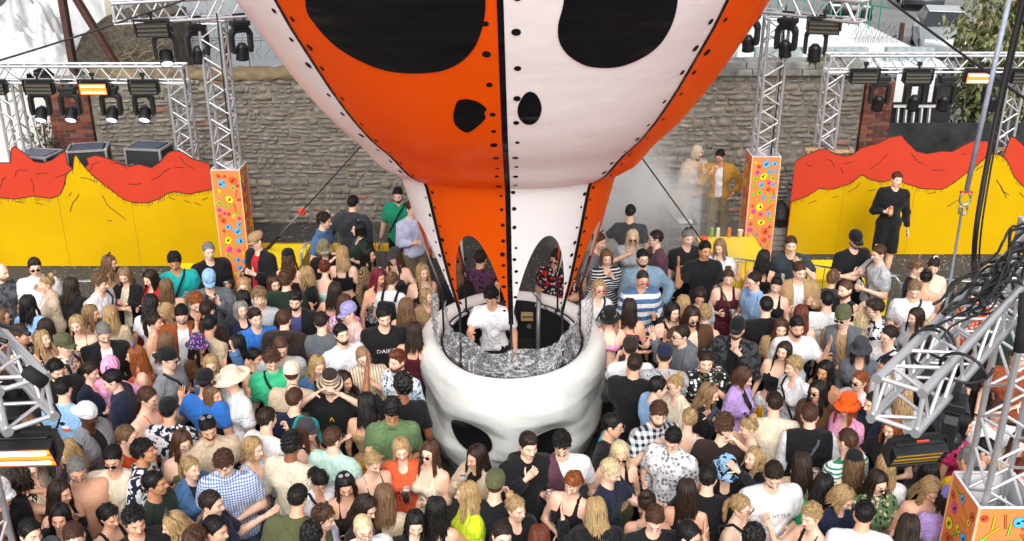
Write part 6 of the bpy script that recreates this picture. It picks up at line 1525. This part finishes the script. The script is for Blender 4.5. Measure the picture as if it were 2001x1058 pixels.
# ================================================================== WHO STANDS WHERE
# head x, head y (photo pixels), build, facing (0 = to the camera, 90 = to the right, 180 = away), skin, hair, top, arms (left right), legs, extras | label
TABLE = '''
4 532 m 70 1 bald-br shirt/marble:smoke:dgrey hd t/khaki _greenL H=1.8 beard=sa|person in grey camouflage shirt holding a green can by the barrier
68 524 m 15 1 quiff-db shirt/white md t/black H=1.8|person in white shirt with hand at mouth before the yellow board
88 555 f -60 1 bun-bl jacket/beige+white dh t/khaki shades=up|person in beige cardigan with sunglasses pushed up and pinned hair
57 592 f 170 2 wavy-bk tee/lblue dd t/jn strap=black|person in pale blue tee seen from behind with dark wavy hair
142 557 f 165 1 long-db gilet/black dh k/khaki|person in black hooded gilet with bare arms seen from behind
198 552 m 80 1 mop-lb tee/white dd t/jn strap=navy|person in white tee with navy strap, facing sideways
217 515 f 80 2 wavy-lb long/tan hd t/jn shades=up|person in tan top with sunglasses up, before the yellow board
242 540 f -10 1 long-sa jacket/black+cream qh t/maroon pit=25 _phoneR|person in black leather jacket and maroon trousers looking at a phone
291 544 f -35 1 long-db tee/red dh t/black strap=black pit=18|person in bright red tee with black strap
325 560 f 200 2 long-lb tank/black hd t/black|person in black strap top with bare back, beside the red tee
296 590 f 175 2 wavy-bk tee/white dd t/jn|person in white tee seen from behind, in front of the red tee
181 613 f 90 2 long-sa tank/dbrown dd t/black|person in dark brown vest with straight hair, facing sideways behind the fringe
216 613 f 190 1 long-bl long/beige hd t/cream _paperL|person in beige top seen from behind holding a paper cup out
150 636 f 15 1 bob-bl dress/black dd k/black w=1.02|person in black pinafore with blonde fringe cut straight
203 652 m 30 1 short-gr jacket/black+white dd t/black pit=30 beard|person in black blazer over white tee looking down
94 639 f 160 2 long-db tank/dbrown dd t/black|person in brown strap top with dark hair, behind the floral dress
43 653 m 100 2 short-br shirt/marble:black:lgrey vd t/black|person in black and white swirl shirt with hand to neck
85 664 f 60 1 long-bl dress/spot:black:cream dd k/black shades=up pit=-6|person in black and cream dotted dress with sunglasses pushed up
129 676 m 80 1 short-db shirt/floral:cream:red:denim dh t/black cap=olive pack=black|person in olive cap and floral shirt with black backpack
7 620 f 100 2 wavy-lb dress/floral:dbrown:maroon:rust dd k/black|person in dark floral dress beside the glowing strobe truss
305 630 f 85 2 pony-db tank/dbrown hd t/black w=1.05|person in brown vest top leaning forward with tied hair
322 612 f -40 2 long-bl shirt/check:rust:black hd t/black pit=30|person in rust check shirt bending the head, streaked hair
261 696 f -70 1 wavy-gi tank/orange hd t/jn bluesh=up|person in orange top with wavy red hair and blue shades up
218 716 f 170 1 none-bk hoodie/pink oa t/jn hoodup|person in bright pink hoodie with the hood up
180 727 f 85 1 pony-db long/navy dh t/black|person in navy jumper with slicked-back ponytail
111 724 m 40 1 short-bk jacket/black+dgrey dd t/black beard pit=22|person in black jacket smiling down beside the glowing strobe truss end
217 744 m -75 1 short-bk jacket/navy+black hd t/black bluesh=up text=pju tx=.05 tz=1.25|person in navy jacket over black tee with mirrored blue shades up
126 759 m 170 1 short-bk tee/lblue dh t/jn _cupL logo=coral,white,navy tb tz=1.3|person in light blue tee with printed back beside the truss end
332 703 m 80 1 buzz-db tee/grey dd t/black capb=black shades strap=black w=1.25|large person in grey tee with black backward cap and crossbody strap
292 776 m 75 1 short-br tank/coral dd t/black glasses w=1.1|person in coral vest with glasses, facing sideways
329 667 f 150 1 long-lb tee/white dd t/jn|person in white tee with light brown hair, above the backward cap
175 813 m 80 5 buzz-bk gilet/grey+black hd t/black capb=white sl=black w=1.25 pit=16 _cupL|large person in grey padded gilet with white backward cap
252 855 m 80 1 short-lb tee/orange dd t/black pit=2|person in orange tee with light hair looking up sideways
286 882 m 95 3 mop-bk shirt/marble:white:navy hd t/black pit=-14 w=1.05 _cupL|person in navy and white splash shirt tilting the head back
127 885 f -40 1 long-bl jacket/plum+black hd t/black shades|person in sparkly plum jacket and dark sunglasses
152 920 m 35 2 short-gr bare/x hd t/jn glasses w=1.1 pit=24 _yellowL|bare-chested person with grey hair holding a yellow can
221 898 m 10 2 short-bk tee/cream va t/black shades|person in cream tee and sunglasses with an arm round a friend
307 946 m 85 3 short-bk tee/stripe:dgreen:dgreen dd t/black w=1.1 pit=0|person in dark green tee with short dark hair
40 942 f 160 2 big-db crop/olive kk k/plum H=1.66|person in olive crop top with big curly hair and arms raised
116 1012 f 12 2 long-bk tee/black dd t/black pit=4|person in black tee smiling with long straight black hair
121 965 f 60 2 long-db tank/black dd t/black|person in black strap top standing behind the bare chest
217 1010 f 60 2 pony-bk tank/black hd t/black _cupL|person in black top with tied hair holding a cup below the bare chest
265 1022 m 40 2 curly-bk tee/black dd t/black pit=12|person in black tee with tight dark curls
335 1025 f -70 1 long-bl tank/khaki hm t/black|person in khaki top with hand at the mouth, blonde hair
62 1045 m 60 1 short-bk tee/smoke dd t/black|person in smoky grey tee under the plum skirt
145 1052 m 20 1 short-br tee/dgrey dd t/black|person in dark grey tee below the bare-chested person
3 965 m 60 1 buzz-br tee/black dd t/black cap=white|person in black tee with white cap under the glowing strobe
3 1028 f 90 1 long-lb tank/black dd t/black|person in black top with light hair below the white cap
331 802 m 175 2 buzz-bk shirt/marble:white:navy fd t/black cap=black|person in white and navy cut-out shirt with black round cap
341 512 m 10 3 curly-bk tee/teal hd t/black strap=black pit=22|person in teal tee with black strap looking down by the yellow block
409 492 m 35 1 short-gr jacket/black+black hq t/black _cupL|person in black zip jacket holding a cup by the orange column
500 473 m -35 1 buzz-br jacket/black+red qh t/black flat=tan shades w=1.1 pit=18|person in tan flat cap and black padded jacket over red tee
408 549 m 12 1 buzz-br jacket/smoke+navy mh t/black cap=lblue w=1.15 pit=26 _cupL|person in pale blue cap and slate jacket looking down
476 560 f 10 1 long-bl long/lgrey dd t/jn|person in light grey jumper smiling beside the slate jacket
565 504 f 172 1 wavy-br tank/dbrown dd t/black beanie=black|person in black beanie with long brown hair seen from behind
594 537 f -70 1 long-bl long/black hd t/black _cupL|person in black jumper with long fair hair facing sideways
633 487 f 10 1 bob-lb jacket/black+black vd t/black bucket=khaki whitesh _cupL|person in grey bucket hat and white framed sunglasses
636 524 f 172 1 bun-au tank/mint dd t/black clip=yellow|person in pale strap top with butterfly clip in pinned hair
670 495 f 175 1 long-bl crop/black kd t/black|person in black crop top with ginger hair and a hand on the head
636 432 m 80 1 curly-db shirt/denim dh t/jn|person in blue denim shirt standing beside the barrier
537 556 f 30 1 wavy-br tank/black dd t/black pit=10|person in black vest with brown curls smiling behind the dark green jumper
561 546 m 170 1 curly-br long/dgreen dd t/black|person in dark green jumper seen from behind with curly hair
507 582 m 10 1 mop-sa tee/lgrey hc t/black _beerR|person in light grey tee with sandy fringe holding a cup
577 589 m 0 1 quiff-bk jacket/black+#4a4a78 hd t/black beard pit=14|person in black jacket over violet tee looking up
477 583 f 175 1 long-bk tee/dgrey dd t/black|person in dark grey tee with black hair, behind the light grey jumper
472 606 f 30 1 bob-gr tee/navy dd t/black shades=up|person in navy tee with frosted grey hair
500 623 m 25 1 quiff-db tee/blue hd t/black _beerL H=1.74|person in royal blue football shirt holding a cup
557 623 m 172 1 short-br hoodie/dbrown dd t/black w=1.1|person in dark brown hoodie seen from behind
384 592 m 40 1 curly-gi tee/black dd t/black pit=30|person in black tee with curly ginger hair looking down
355 614 m 20 1 short-bk jacket/rust+white hd t/black glasses beard pit=24|person in rust and tan jacket over white tee with glasses
407 606 m 160 1 short-db jacket/dbrown+black dd t/black|person in dark brown jacket facing away beside the ginger curls
412 634 m 155 2 short-bk long/beige vd t/black|person in beige jumper seen from behind with hand to face
390 675 f 60 2 long-bk tee/brown dd t/black bucket=spot:purple:white:hot|person in sparkly sequin bucket hat and brown top
466 671 f 175 2 wavy-bk tank/dbrown dd t/black|person in brown vest with long dark waves seen from behind
548 680 m 15 1 buzz-br tee/lgrey dd t/black beard=db strap=navy pit=26|person with shaved head and beard in light grey tee with navy strap
629 628 m 172 1 short-db tee/smoke md t/black w=1.05|person in slate blue tee seen from behind
669 654 m 35 1 short-bk tee/white dd t/black beard w=1.1|person in white tee with sunglasses hung at the neck
412 714 f 5 1 long-bl jacket/denim+white rd t/jn|person in light denim jacket with one arm raised beside the wide hat
531 706 m 10 1 curly-br shirt/#3fbf8a hd t/black pit=30 strap=black|person in emerald green shirt with black strap
622 716 f 40 1 long-bl jacket/denim+navy dd t/jn|person in dark denim jacket with long fair hair beside the cream cap
500 699 f 80 2 short-bk tank/dbrown dd t/black|person in brown top with dark hair, behind the emerald shirt
656 566 f 165 2 wavy-db dress/purple dd k/purple|person in purple dress with sheer sleeve seen from behind
676 590 f 160 1 long-br shirt/floral:pink:red:white dd t/black|person in pink and red flowery shirt seen from behind
679 613 m -60 1 buzz-br shirt/pin:cream:pink dd t/black cap=#9a92c4|person in lilac cap and pink striped shirt
404 745 m 160 2 buzz-db tee/blue dd t/black capb=black|person in bright blue tee with black cap turned round
419 772 f 60 2 long-lb tank/black vd t/black shades=up|person in black vest with highlighted hair leaning into the wide hat
448 743 m -50 1 buzz-br shirt/white dv t/black wide=cream|person in cream wide-brimmed hat and white shirt
572 730 m 170 1 buzz-br tee/beige dd t/black cap=cream w=1.1|person in cream cap and beige tee seen from behind
577 779 m 165 1 short-br tee/half:teal:navy dd t/black|person in teal and navy colour-block tee seen from behind
644 752 m 0 1 mop-db tee/black kk t/black bucket=fine:beige:dbrown text=^ tc=yellow ts=.12 tz=1.22|person in striped bucket hat and black tee, hands up at the eyes
407 838 m 20 2 short-bk shirt/beige dh t/black beard shades=up pit=24|person in beige shirt with goggles pushed up on dark hair
358 865 f 35 1 wavy-br tank/olive hd t/black pit=20 glasses _paperL|person in olive vest holding a paper cup, glasses and long brown hair
376 917 f 60 1 pony-bl jacket/denim+navy hd t/jn pit=0|person in blue denim jacket with a fair ponytail
438 907 m 12 1 mop-br shirt/gingham:blue:white dd t/jn pit=24 w=1.2|person in blue gingham shirt and jeans looking down
498 878 f 60 1 bob-bl crop/sky hd t/smoke H=1.7|person in pale blue crop top and grey trousers
524 818 m 150 1 short-db tee/white dm t/black w=1.1|person in plain white tee seen from behind, dark hair, beside the pale blue crop top
572 868 m 155 4 curly-bk long/cream dd t/black w=1.1|person in cream jumper with black hair seen from behind
652 855 m 155 1 short-br shirt/mint dd t/black glasses w=1.15|person in mint shirt seen from behind
603 842 f 80 1 wavy-br tank/black dd t/black cap=dgrey|person in dark grey cap with long brown curls
583 970 m 172 2 short-bk tee/olive dd t/black w=1.2|person in olive green tee seen from behind
626 940 f 40 2 pony-bk tee/white hd t/black pit=36 strap=black|person in white tee with black strap bowing the head
417 986 m 80 1 short-db shirt/navy dd t/black|person in navy polo shirt with dark brown hair, facing sideways
425 1038 m 70 2 short-bk tee/navy dd t/black|person in navy tee below the navy polo shirt
636 1014 f 70 1 curly-br long/lav hd t/black shades=up _beerL|person in lavender top with a bright hair band, holding a cup
610 1047 m 175 2 curly-bk tee/dgrey dd t/black|person in dark grey tee with black curls below the olive green tee
675 950 f 10 2 long-bk tank/dbrown dh t/black shades=up pit=22|person in brown striped top with black sunglasses on the hair
384 1056 m 175 1 curly-br tee/black dd t/black|person in black tee with brown curls below the navy polo shirt
691 397 m 165 1 short-bk hoodie/dgrey od t/black w=1.1 H=1.84|person in dark grey hooded jacket leaning on the barrier
698 448 f -70 1 bob-bk tee/dgreen hd t/black shades=up|person in dark green tee with short black hair behind the raised hand
777 382 m -15 1 short-bk shirt/#1f8f68 hd t/black beard strap=black _beerL H=1.84|person in green polo shirt with crossbody strap beside the balloon skirt
806 408 m 40 1 short-br long/lav dh t/khaki H=1.8|person in pale lilac jumper half hidden by the balloon skirt
722 499 f 70 2 long-bk long/net:tan:black pd t/black|person in black fishnet sleeves with a hand on the hip
770 502 f -30 1 wavy-br tank/dgrey dd t/black cap=dgrey|person in charcoal cap and grey vest beside the fishnet sleeves
742 541 f 50 2 long-rd dress/spot:smoke:white hd k/black clip=sky|person in patterned dress with dark red hair and a blue clip
767 547 f 165 1 bun-lb tee/white dd t/black pack=black|person in white tee with thin black shoulder straps seen from behind
796 598 f 160 1 wavy-lb tank/tan dd t/black|person in tan top with wavy brown hair beside the booth
827 533 f 20 1 long-bl bikini/black hd t/black _cupL|person in black bikini top behind the clear vinyl strip
836 580 f 40 1 bob-bl tee/tan dd t/black H=1.5|person in tan tee half hidden by the clear vinyl strip
750 620 m 12 1 short-bk tee/black hd t/black w=1.15 text=DAIKO tz=1.24 ts=.07 pit=16 _greenL H=1.86|person in black tee printed with white letters beside the booth
810 645 f 175 2 wavy-db tank/maroon dd t/black|person in maroon top with dark hair tucked against the booth
774 707 m -40 1 quiff-au shirt/floral:white:denim:lblue hd t/black beard|person in white shirt with blue leaf print and red beard
710 699 m 15 1 buzz-sa shirt/pin:cream:tan md t/black glasses|person in cream pinstripe shirt and glasses with hand at mouth
675 745 f 60 2 wavy-db long/dbrown dd t/black|person in dark brown top with dark waves beside the cream pinstripe
786 753 m -160 4 afro-bk tee/black rd t/black logo=#1f9a5a,#2fbf6a,#1f9a5a tb tz=1.2|person in black tee with green back print, one arm raised
718 786 f 165 2 long-bk crop/tan dd k/mustard|person with bare back and mustard skirt beside the black tee
766 806 m 5 3 afro-bk shirt/sgreen hh t/black pit=32|person in grey green open shirt looking down at a paper
784 880 f 0 1 bob-bl long/coral dh t/black pit=18|person in vivid orange long-sleeved top facing the booth side
837 887 f -30 1 long-br dress/cream hq k/maroon shades _beerR|person in cream lace top and sunglasses holding a beer
730 905 f 35 1 bun-bl tank/dgreen dd t/black pit=22|person in dark green strap top with fair pinned hair
752 968 f 175 1 long-lb long/beige hd t/dgrey|person in beige top with long fading hair seen from behind
718 994 f 60 1 long-db long/dbrown hd t/black pit=24|person in dark brown top leaning to a cup below the green straps
853 992 f 175 2 wavy-bk tank/black dd t/black|person in black strap top with wavy black hair seen from behind
908 966 f -75 1 long-bl long/lime hd t/ljn _cupL|person in lime green top with long blonde hair
928 895 f -40 2 wavy-db jacket/beige+black dm t/black _whiteR|person in beige jacket drinking from a white can
712 1036 m 30 1 buzz-pl tee/white dd t/black glasses|person with bleached cropped hair in white tee below the beige top
813 1024 f 20 1 long-bk tee/black dd t/black pit=20|person in black tee with black fringe beside the lime green top
895 525 f 170 1 wavy-lb jacket/black+black dd t/jn|person in black jacket behind the booth seen through the orange arch
940 505 m 165 2 short-db jacket/floral:plum:black:purple dd t/teal|person in purple patterned jacket seen through the orange arch
977 556 f -60 2 long-bk tee/dgrey dd t/black|person in grey tee right behind the performer
1086 505 m -20 2 short-db shirt/floral:black:red:lgrey dd t/black shades H=1.84|person in black shirt with red and white flowers behind the booth
1034 873 m 25 1 quiff-db hoodie/black dm t/black pit=10 _beerL|person in black hoodie drinking a beer in front of the skull
1098 870 m 0 1 curly-bk tee/half:plum:white dh t/ljn pit=30 beard w=1.15 _beerR|person in white and brown split tee and pale jeans
1200 833 m 75 2 short-bk tee/half:black:teal dd t/black glasses|person in black and turquoise tee with glasses beside the skull
1212 887 f 10 1 long-pl crop/black dd t/olive shades pit=20|person in black crop top and green trousers, blonde with black sunglasses
1196 922 m 60 1 short-pl tee/navy fd t/black pit=24 H=1.74|person in navy tee with bleached hair
1118 945 f -20 1 pony-gi tank/black hc t/black pit=26 _phoneR|person in black vest with red ponytail holding a phone
1165 993 f 170 1 wavy-bl hoodie/black vd t/black|person in black hooded jacket with short blonde waves seen from behind
969 945 m 165 1 mop-br tee/black dm t/black cap=olive|person in olive cap and black tee seen from behind below the skull
1010 996 f 30 1 bun-bl tee/black hd t/black pit=2 _beerL|person in black tee with fair pinned hair holding a beer cup
982 1050 m 10 1 short-db tee/dgrey dd t/black|person in dark grey tee below the olive cap
1055 1047 f 170 1 long-au tee/black dd t/black|person in black tee with auburn hair beside the beer cup
1236 465 f -10 1 long-pl long/lgrey hd t/smoke shades|person in pale grey jumper and sunglasses in the smoke
1279 467 m -80 1 short-db jacket/plum+black hd t/black shades|person in plum shirt facing the pale grey jumper
1345 466 m 15 1 short-gr tee/black hd t/black w=1.1 shades=up|person in black tee with grey hair before the drinks table
1406 484 f -20 1 long-sa tee/white dd t/jn pit=16|person in white tee with light hair beside the drinks table
1378 490 m 5 3 short-bk shirt/black dd t/black H=1.84|person in loose black shirt standing upright before the drinks table
1186 505 f 10 1 bob-lb long/fine:dgreen:white mh t/dgreen|person in green and white fine striped top in the smoke
1256 506 m 0 1 short-bk jacket/#7f9bb0+dgrey dd t/black glasses beard|person in light denim jacket over dark tee in the smoke
1256 547 m 5 2 buzz-db long/stripe:denim:white hd t/black redsh|person in blue and white striped rugby shirt with red visor glasses
1171 565 f 10 1 bob-bl tee/white dd t/black redsh strap=navy|person in white tee and red sunglasses beside the booth rim
1424 544 f 0 1 bun-br dress/maroon hh k/maroon strap=olive _cupL|person in maroon pinafore dress with slicked hair
1471 550 m -75 1 short-db shirt/#86a9cf hd t/jn glasses _cupL|person in pale blue shirt and glasses holding a cup
1192 622 f 0 1 long-bl bikini/pink od t/black bucket=black|person in pink bikini top and black bucket hat
1230 599 f 170 2 long-db tank/plum hd t/black|person in plum top with long dark hair seen from behind
1316 611 f 15 1 bob-bk tank/black do t/black strap=black pit=4|person in black vest with one arm shading the eyes
1353 620 m 5 2 long-db jacket/brown+cream dv t/black shades beard=bk|person in brown jacket and round sunglasses making a peace sign
1335 592 f 170 1 long-bl tank/tan dd t/black|person in tan top with blonde hair behind the peace sign
1368 580 f 5 2 bob-db tee/lgrey dd t/black pit=36|person in light grey tee with bowed head
1378 614 f 165 1 curly-bl tank/half:orange:navy dd t/black|person in orange and navy top with fair curls
1327 656 m -75 1 short-db hoodie/smoke dd t/black shades pit=-6|person in blue grey hoodie looking up sideways
1440 645 m -20 1 buzz-bk jacket/marble:dgrey:black+black mh t/black cap=black beard=db _cupR|person in black cap and dark camouflage jacket
1298 695 m 170 2 buzz-db long/spot:lgrey:smoke dd t/black cap=navy w=1.15|person in navy cap and grey flecked jumper
1232 680 m 172 1 buzz-db tee/white fd t/black cap=dbrown|person in dark brown cap and white tee seen from behind
1241 711 m 160 2 short-db long/black md t/black w=1.25|large person in black jumper seen from behind beside the booth
1380 707 m 0 1 short-db shirt/floral:black:white:olive mh t/black shades=up|person in black shirt with white flowers, hand at mouth
1492 503 f 165 2 wavy-bk dress/black dd k/black|person in sleeveless black dress with dark hair by the orange column
1497 598 m 172 1 short-bk long/black dd t/black|person in black jumper seen from behind beside the pale blue shirt
1172 472 m 60 1 short-br tee/grey od t/jn|person in grey tee half hidden by the orange balloon skirt
1232 415 m 170 1 short-bk tee/dgrey od t/black|person in dark tee standing inside the thick smoke
1288 758 m 100 1 short-bk tee/lblue dd t/black shades=up|person in sky blue tee leaning in to whisper
1317 754 f -60 1 bun-bl long/cream fd t/black|person in cream top with curled blonde updo being whispered to
1288 812 m 15 1 mop-br shirt/check:navy:white hm t/black beard _whiteR w=1.05|person in navy and white check shirt holding a can
1314 859 m -30 1 short-bk shirt/floral:white:lgrey:grey dh t/black pit=34 _silverR|person in white palm leaf shirt looking down at a can
1346 817 f 172 1 bun-bl tank/white dd t/black|person in white vest with blonde knot seen from behind
1390 770 f 70 1 long-sa tee/black hd t/black shades=up|person in black tee with highlighted hair facing sideways
1456 739 f 55 1 bob-br jacket/lilac+black hd t/dgrey _yellowL pit=22|person in lilac cardigan holding a yellow can
1415 832 m 160 1 curly-br tee/dbrown hd t/black _silverR|person in dark brown tee with curly hair seen from behind
1459 837 f -70 1 bun-bl tank/smoke uu t/black shades=up _phoneR|person in grey vest with both arms reaching up
1471 898 f -70 1 bob-bl long/black ud t/black clip=sky pit=-10|person in black top with blue hair clips, arm stretched up
1513 787 m 170 1 short-db long/cream dd t/black shades=up w=1.1|person in cream jumper with sunglasses on the head seen from behind
1420 920 f -5 1 bob-br tee/black hd t/black bucket=marble:lblue:black|person in black and white patterned bucket hat smiling
1383 932 m 170 1 short-bk tee/black md t/black w=1.25|large person in black tee seen from behind with raised fist
1342 956 f 165 2 long-db tank/black dd t/black|person in black vest with dark hair beside the large black tee
1265 980 f 170 2 bun-db tank/beige hd t/black _silverL|person with bare shoulders and dark top knot
1280 1017 m 5 1 short-br tee/black dd t/black pit=32|person in black tee looking down below the top knot
1513 929 m 5 1 short-db tee/white dd t/khaki beard pit=28 w=1.3 text=HTTUR tx=.06 tc=smoke ts=.05 tz=1.27 H=1.84|large person in white tee with small chest print and beard
1451 993 f 60 1 pony-bl tank/cream hd t/black shades strap=black|person in cream strap top, blonde ponytail and brown sunglasses
1349 1050 m 60 2 short-bk tee/dgrey dd t/black|person in charcoal tee below the large black tee
1546 479 m -10 1 short-br tee/#2e3a3f mh t/black w=1.1 _silverR|person in charcoal tee holding a silver can at the yellow counter
1673 470 m 15 1 buzz-br tee/black hq t/black cap=black beard=br glasses w=1.2 logo=lgrey,grey tz=1.24 H=1.82|large bearded person in black tee and black cap at the yellow counter
1715 496 m -80 1 short-br tee/lgrey hf t/black _silverL strap=brown|person in pale grey tee pointing a finger
1563 531 m 0 1 short-br jacket/tan+white qh t/black pit=16|person in tan cardigan over white tee clasping hands
1517 558 f -10 1 bun-bk tank/black hd t/black pit=20|person in black strap top with pinned dark hair looking down
1616 586 m 170 1 short-bk tee/white dd t/black text=Corbyn_Hayes tb tc=dgrey ts=.06 tz=1.3 w=1.1|person in white tee with printed lettering across the back
1650 567 m -60 1 buzz-br tee/black dd t/black beard=br w=1.15|balding bearded person in black tee facing sideways
1626 544 f 170 1 curly-lb long/dgrey dd t/black|person with light brown curls and grey top behind the counter barrier
1526 643 f -20 1 long-br long/tan hd t/black|person in tan top with brown hair smiling sideways
1558 640 m 0 2 quiff-bk tee/white dd t/black beard|person in white tee with trimmed dark beard facing out
1565 612 f 170 1 long-au tank/dbrown dd t/black|person in brown vest with long auburn hair seen from behind
1531 686 f -30 1 long-db crop/black hd t/white pit=4|person in black crop top and white trousers raising a hand
1647 620 m -30 1 buzz-br gilet/smoke+tan ch t/smoke beanie=olive shades sl=tan|person in olive beanie, sunglasses and grey utility vest
1690 607 f 165 1 wavy-pl long/cream dd t/black scr=white|person in cream top with platinum hair and white scrunchie
1708 603 m -100 1 quiff-db shirt/marble:white:black dd t/black shades w=1.05|person in black and white graphic shirt seen from behind
1787 567 m -20 1 short-sa tee/white hh t/black strap=navy pit=28 w=1.1|person in white tee with navy crossbody looking down
1793 524 f 70 1 curly-lb long/black dd t/black pit=20|person in black top with light curls leaning to a friend
1734 657 m -70 1 short-db tee/white hd t/black glasses strap=navy _paperR|person in white tee with navy strap and glasses facing sideways
1682 683 f -20 2 wavy-db long/smoke dd t/black bucket=dgrey|person in dark grey bucket hat and long hair
1787 620 f -70 1 long-db long/lgrey dd t/black|person in pale grey jumper with long dark hair, facing sideways
1548 718 f -60 1 curly-bl long/white dh t/black strap=black|person in white top with fair curls beside the lilac cardigan
1731 718 m -80 3 short-bk jacket/white+navy dd t/navy|person in white and navy jacket with short black hair
1609 726 f -50 3 wavy-bk tank/black hd t/black _cupL|person in black vest with wavy black hair holding up a cup
1596 766 f -40 2 long-bk long/brown hd t/black|person in brown lace top with straight black hair
1677 746 f -60 1 pony-gi tee/white dv t/black shades|person in white tee and black sunglasses raising a hand
1653 793 f -60 1 wavy-gi long/pink hd t/black bucket=#ff5a12|person in bright orange bucket hat and pink top
1582 810 m 172 1 short-br gilet/black+black dd t/black sl=white strap=smoke w=1.1|person in black vest over white sleeves seen from behind
1653 861 m -150 1 short-br tee/fine:white:green hd t/black _beerL|person in white and green striped tee holding a beer
1668 902 f 172 1 long-lb tank/mint dd t/black cap=black clip=yellow|person in black cap with a yellow badge and long hair
1568 905 f 160 2 long-db long/beige hd t/black _beerL|person in beige top with dark hair holding a beer beside the white tee
1609 946 f 165 2 long-bk long/#159a5c dd t/black shades=up|person in emerald top with long black hair seen from behind
1650 976 f 30 1 bob-bl jacket/navy+navy hd t/black pit=24|person in navy jacket with blonde bob
1717 946 f 10 1 long-db shirt/floral:sgreen:dgreen:beige ch t/black pit=16|person in green leaf print dress with dark brown hair
1687 1003 m 170 2 short-bk tee/white hd t/black w=1.25 shades=up _cupL|large person in white tee with sunglasses on black hair seen from behind
1582 1010 f -60 1 curly-bl tank/black dv t/black|person in black strap top with fair curls waving a hand
1775 1027 f 165 2 wavy-db long/#1f6a63 dd t/black|person in teal top with dark curls below the leaf print dress
1741 837 f -40 1 wavy-gi tee/black hv t/black|person in black tee with long auburn waves under the diagonal truss
1731 908 f 165 1 long-bl long/white dd t/black strap=smoke|person in white top with grey strap under the unlit strobe
1472 1052 m 172 2 curly-bk tee/black dd t/black|person in black tee with black curls below the blonde ponytail
1825 522 f -10 1 bun-db long/cream hd t/black scr=white pit=24 _paperL|person in cream top with white scrunchie beyond the barrier
1810 543 f 150 2 bun-bk tank/purple hd t/purple _goldL|person in purple strap top with bare back holding a gold can
1900 572 m -10 2 short-bk shirt/floral:orange:dgreen:white hd t/black visor=black|person in orange flowery shirt and black visor beside the hanging cable
1920 533 f -70 1 bun-bl tank/black dd t/black|person in black vest with fair tied hair behind the hanging cable
1818 645 m -10 1 short-pl tee/lgrey dd t/black shades|person in light grey tee, bleached hair and sunglasses under the strap
1798 668 f -80 2 long-bk long/dgrey hd t/black beanie=black _paperR|person in black beanie holding a paper cup under the truss
1820 959 f -5 2 wavy-bl tank/cream dd k/cream pit=30 w=1.1|person in cream satin vest with fair waves beside the orange column
1888 897 m -160 2 short-gr jacket/yellow+black dd t/black|person in bright yellow jacket behind the tower column
1885 830 f 60 2 wavy-bk tee/hot hd t/black|person in hot pink tee under the black spotlight
1950 808 m -20 1 short-br tee/white dd t/black glasses|person in white tee and glasses behind the tower mast
1930 882 m 60 1 short-bk tee/dgrey dd t/black|person in dark grey tee beside the yellow jacket
1815 922 f 170 2 long-bk tee/dbrown dd t/black|person in dark brown tee right below the unlit strobe
1992 868 f -30 1 wavy-br long/beige hd t/jn|person in beige jumper past the tower mast
1995 925 m 10 1 short-au tee/maroon dd t/black|person in maroon tee past the tower mast
1853 975 f 160 2 bob-db tee/lilac dd t/black cap=#8f83d8|person in lilac cap tucked beside the orange column
1990 700 m -20 1 short-br tee/rust dd t/black|person in rust tee behind the cable-draped truss
1935 690 f 30 2 long-bk tee/black dd t/black|person in black tee behind the cable-draped truss
1850 720 f 170 2 long-bk long/dgrey dd t/black|person in dark grey jumper under the cable-draped truss
1960 620 m 170 1 short-bk tee/dgreen dd t/black|person in dark green tee behind the cable loom
1855 600 f -40 1 long-db tank/lgrey dd t/black|person in light grey vest beside the orange flowery shirt
1363 302 m 20 1 buzz-br hoodie/beige mh t/ljn shades beard=br hoodup H=1.8 pit=20 bend=.9 yaw=15 _goldL|person in beige hoodie with hood up by the stone wall
1407 306 m -15 2 short-bk jacket/#b98a3e+white pm t/khaki glasses pit=24 H=1.82 bend=1.0 yaw=-20|person in tan jacket and brown trousers smoking by the wall
1753 352 m 0 1 short-au long/black dh s/black H=1.86 _orangeR|person in black shirt and black shorts alone before the yellow board
960 581 m -8 2 curly-bk tee/white df t/black pit=36 base=.1 H=1.78 yaw=-6 bend=1.3|performer in white tee looking down inside the skull booth
20 700 f 60 1 wavy-br tee/black dd t/black|person in black tee hidden behind the glowing strobe truss
60 830 f 120 1 long-lb dress/spot:beige:white dd k/beige|person in beige patterned dress behind the glowing strobe
1705 790 m -60 1 short-db jacket/navy+black dd t/black pack=navy|person in navy jacket with backpack behind the orange hat
1765 770 f 170 1 long-bl tee/lgrey dd t/black|person in light grey tee under the truss chord
'''
import time as _t; _t0 = _t.time(); seen_lab = {}
for ln in TABLE.strip().splitlines():
    L, lab = ln.split('|'); q = L.split(); ex = q[9:]; base = 0.0
    ex = [e for e in ex if e]
    for e in list(ex):
        if e.startswith('base='): base = float(e[5:]); ex.remove(e)
    assert lab not in seen_lab, lab
    seen_lab[lab] = 1
    person(float(q[0]), float(q[1]), q[2], float(q[3]), int(q[4]), q[5], q[6], q[7], q[8], ex, lab, base=base)
print('people', npeople, 'in', round(_t.time() - _t0, 1))
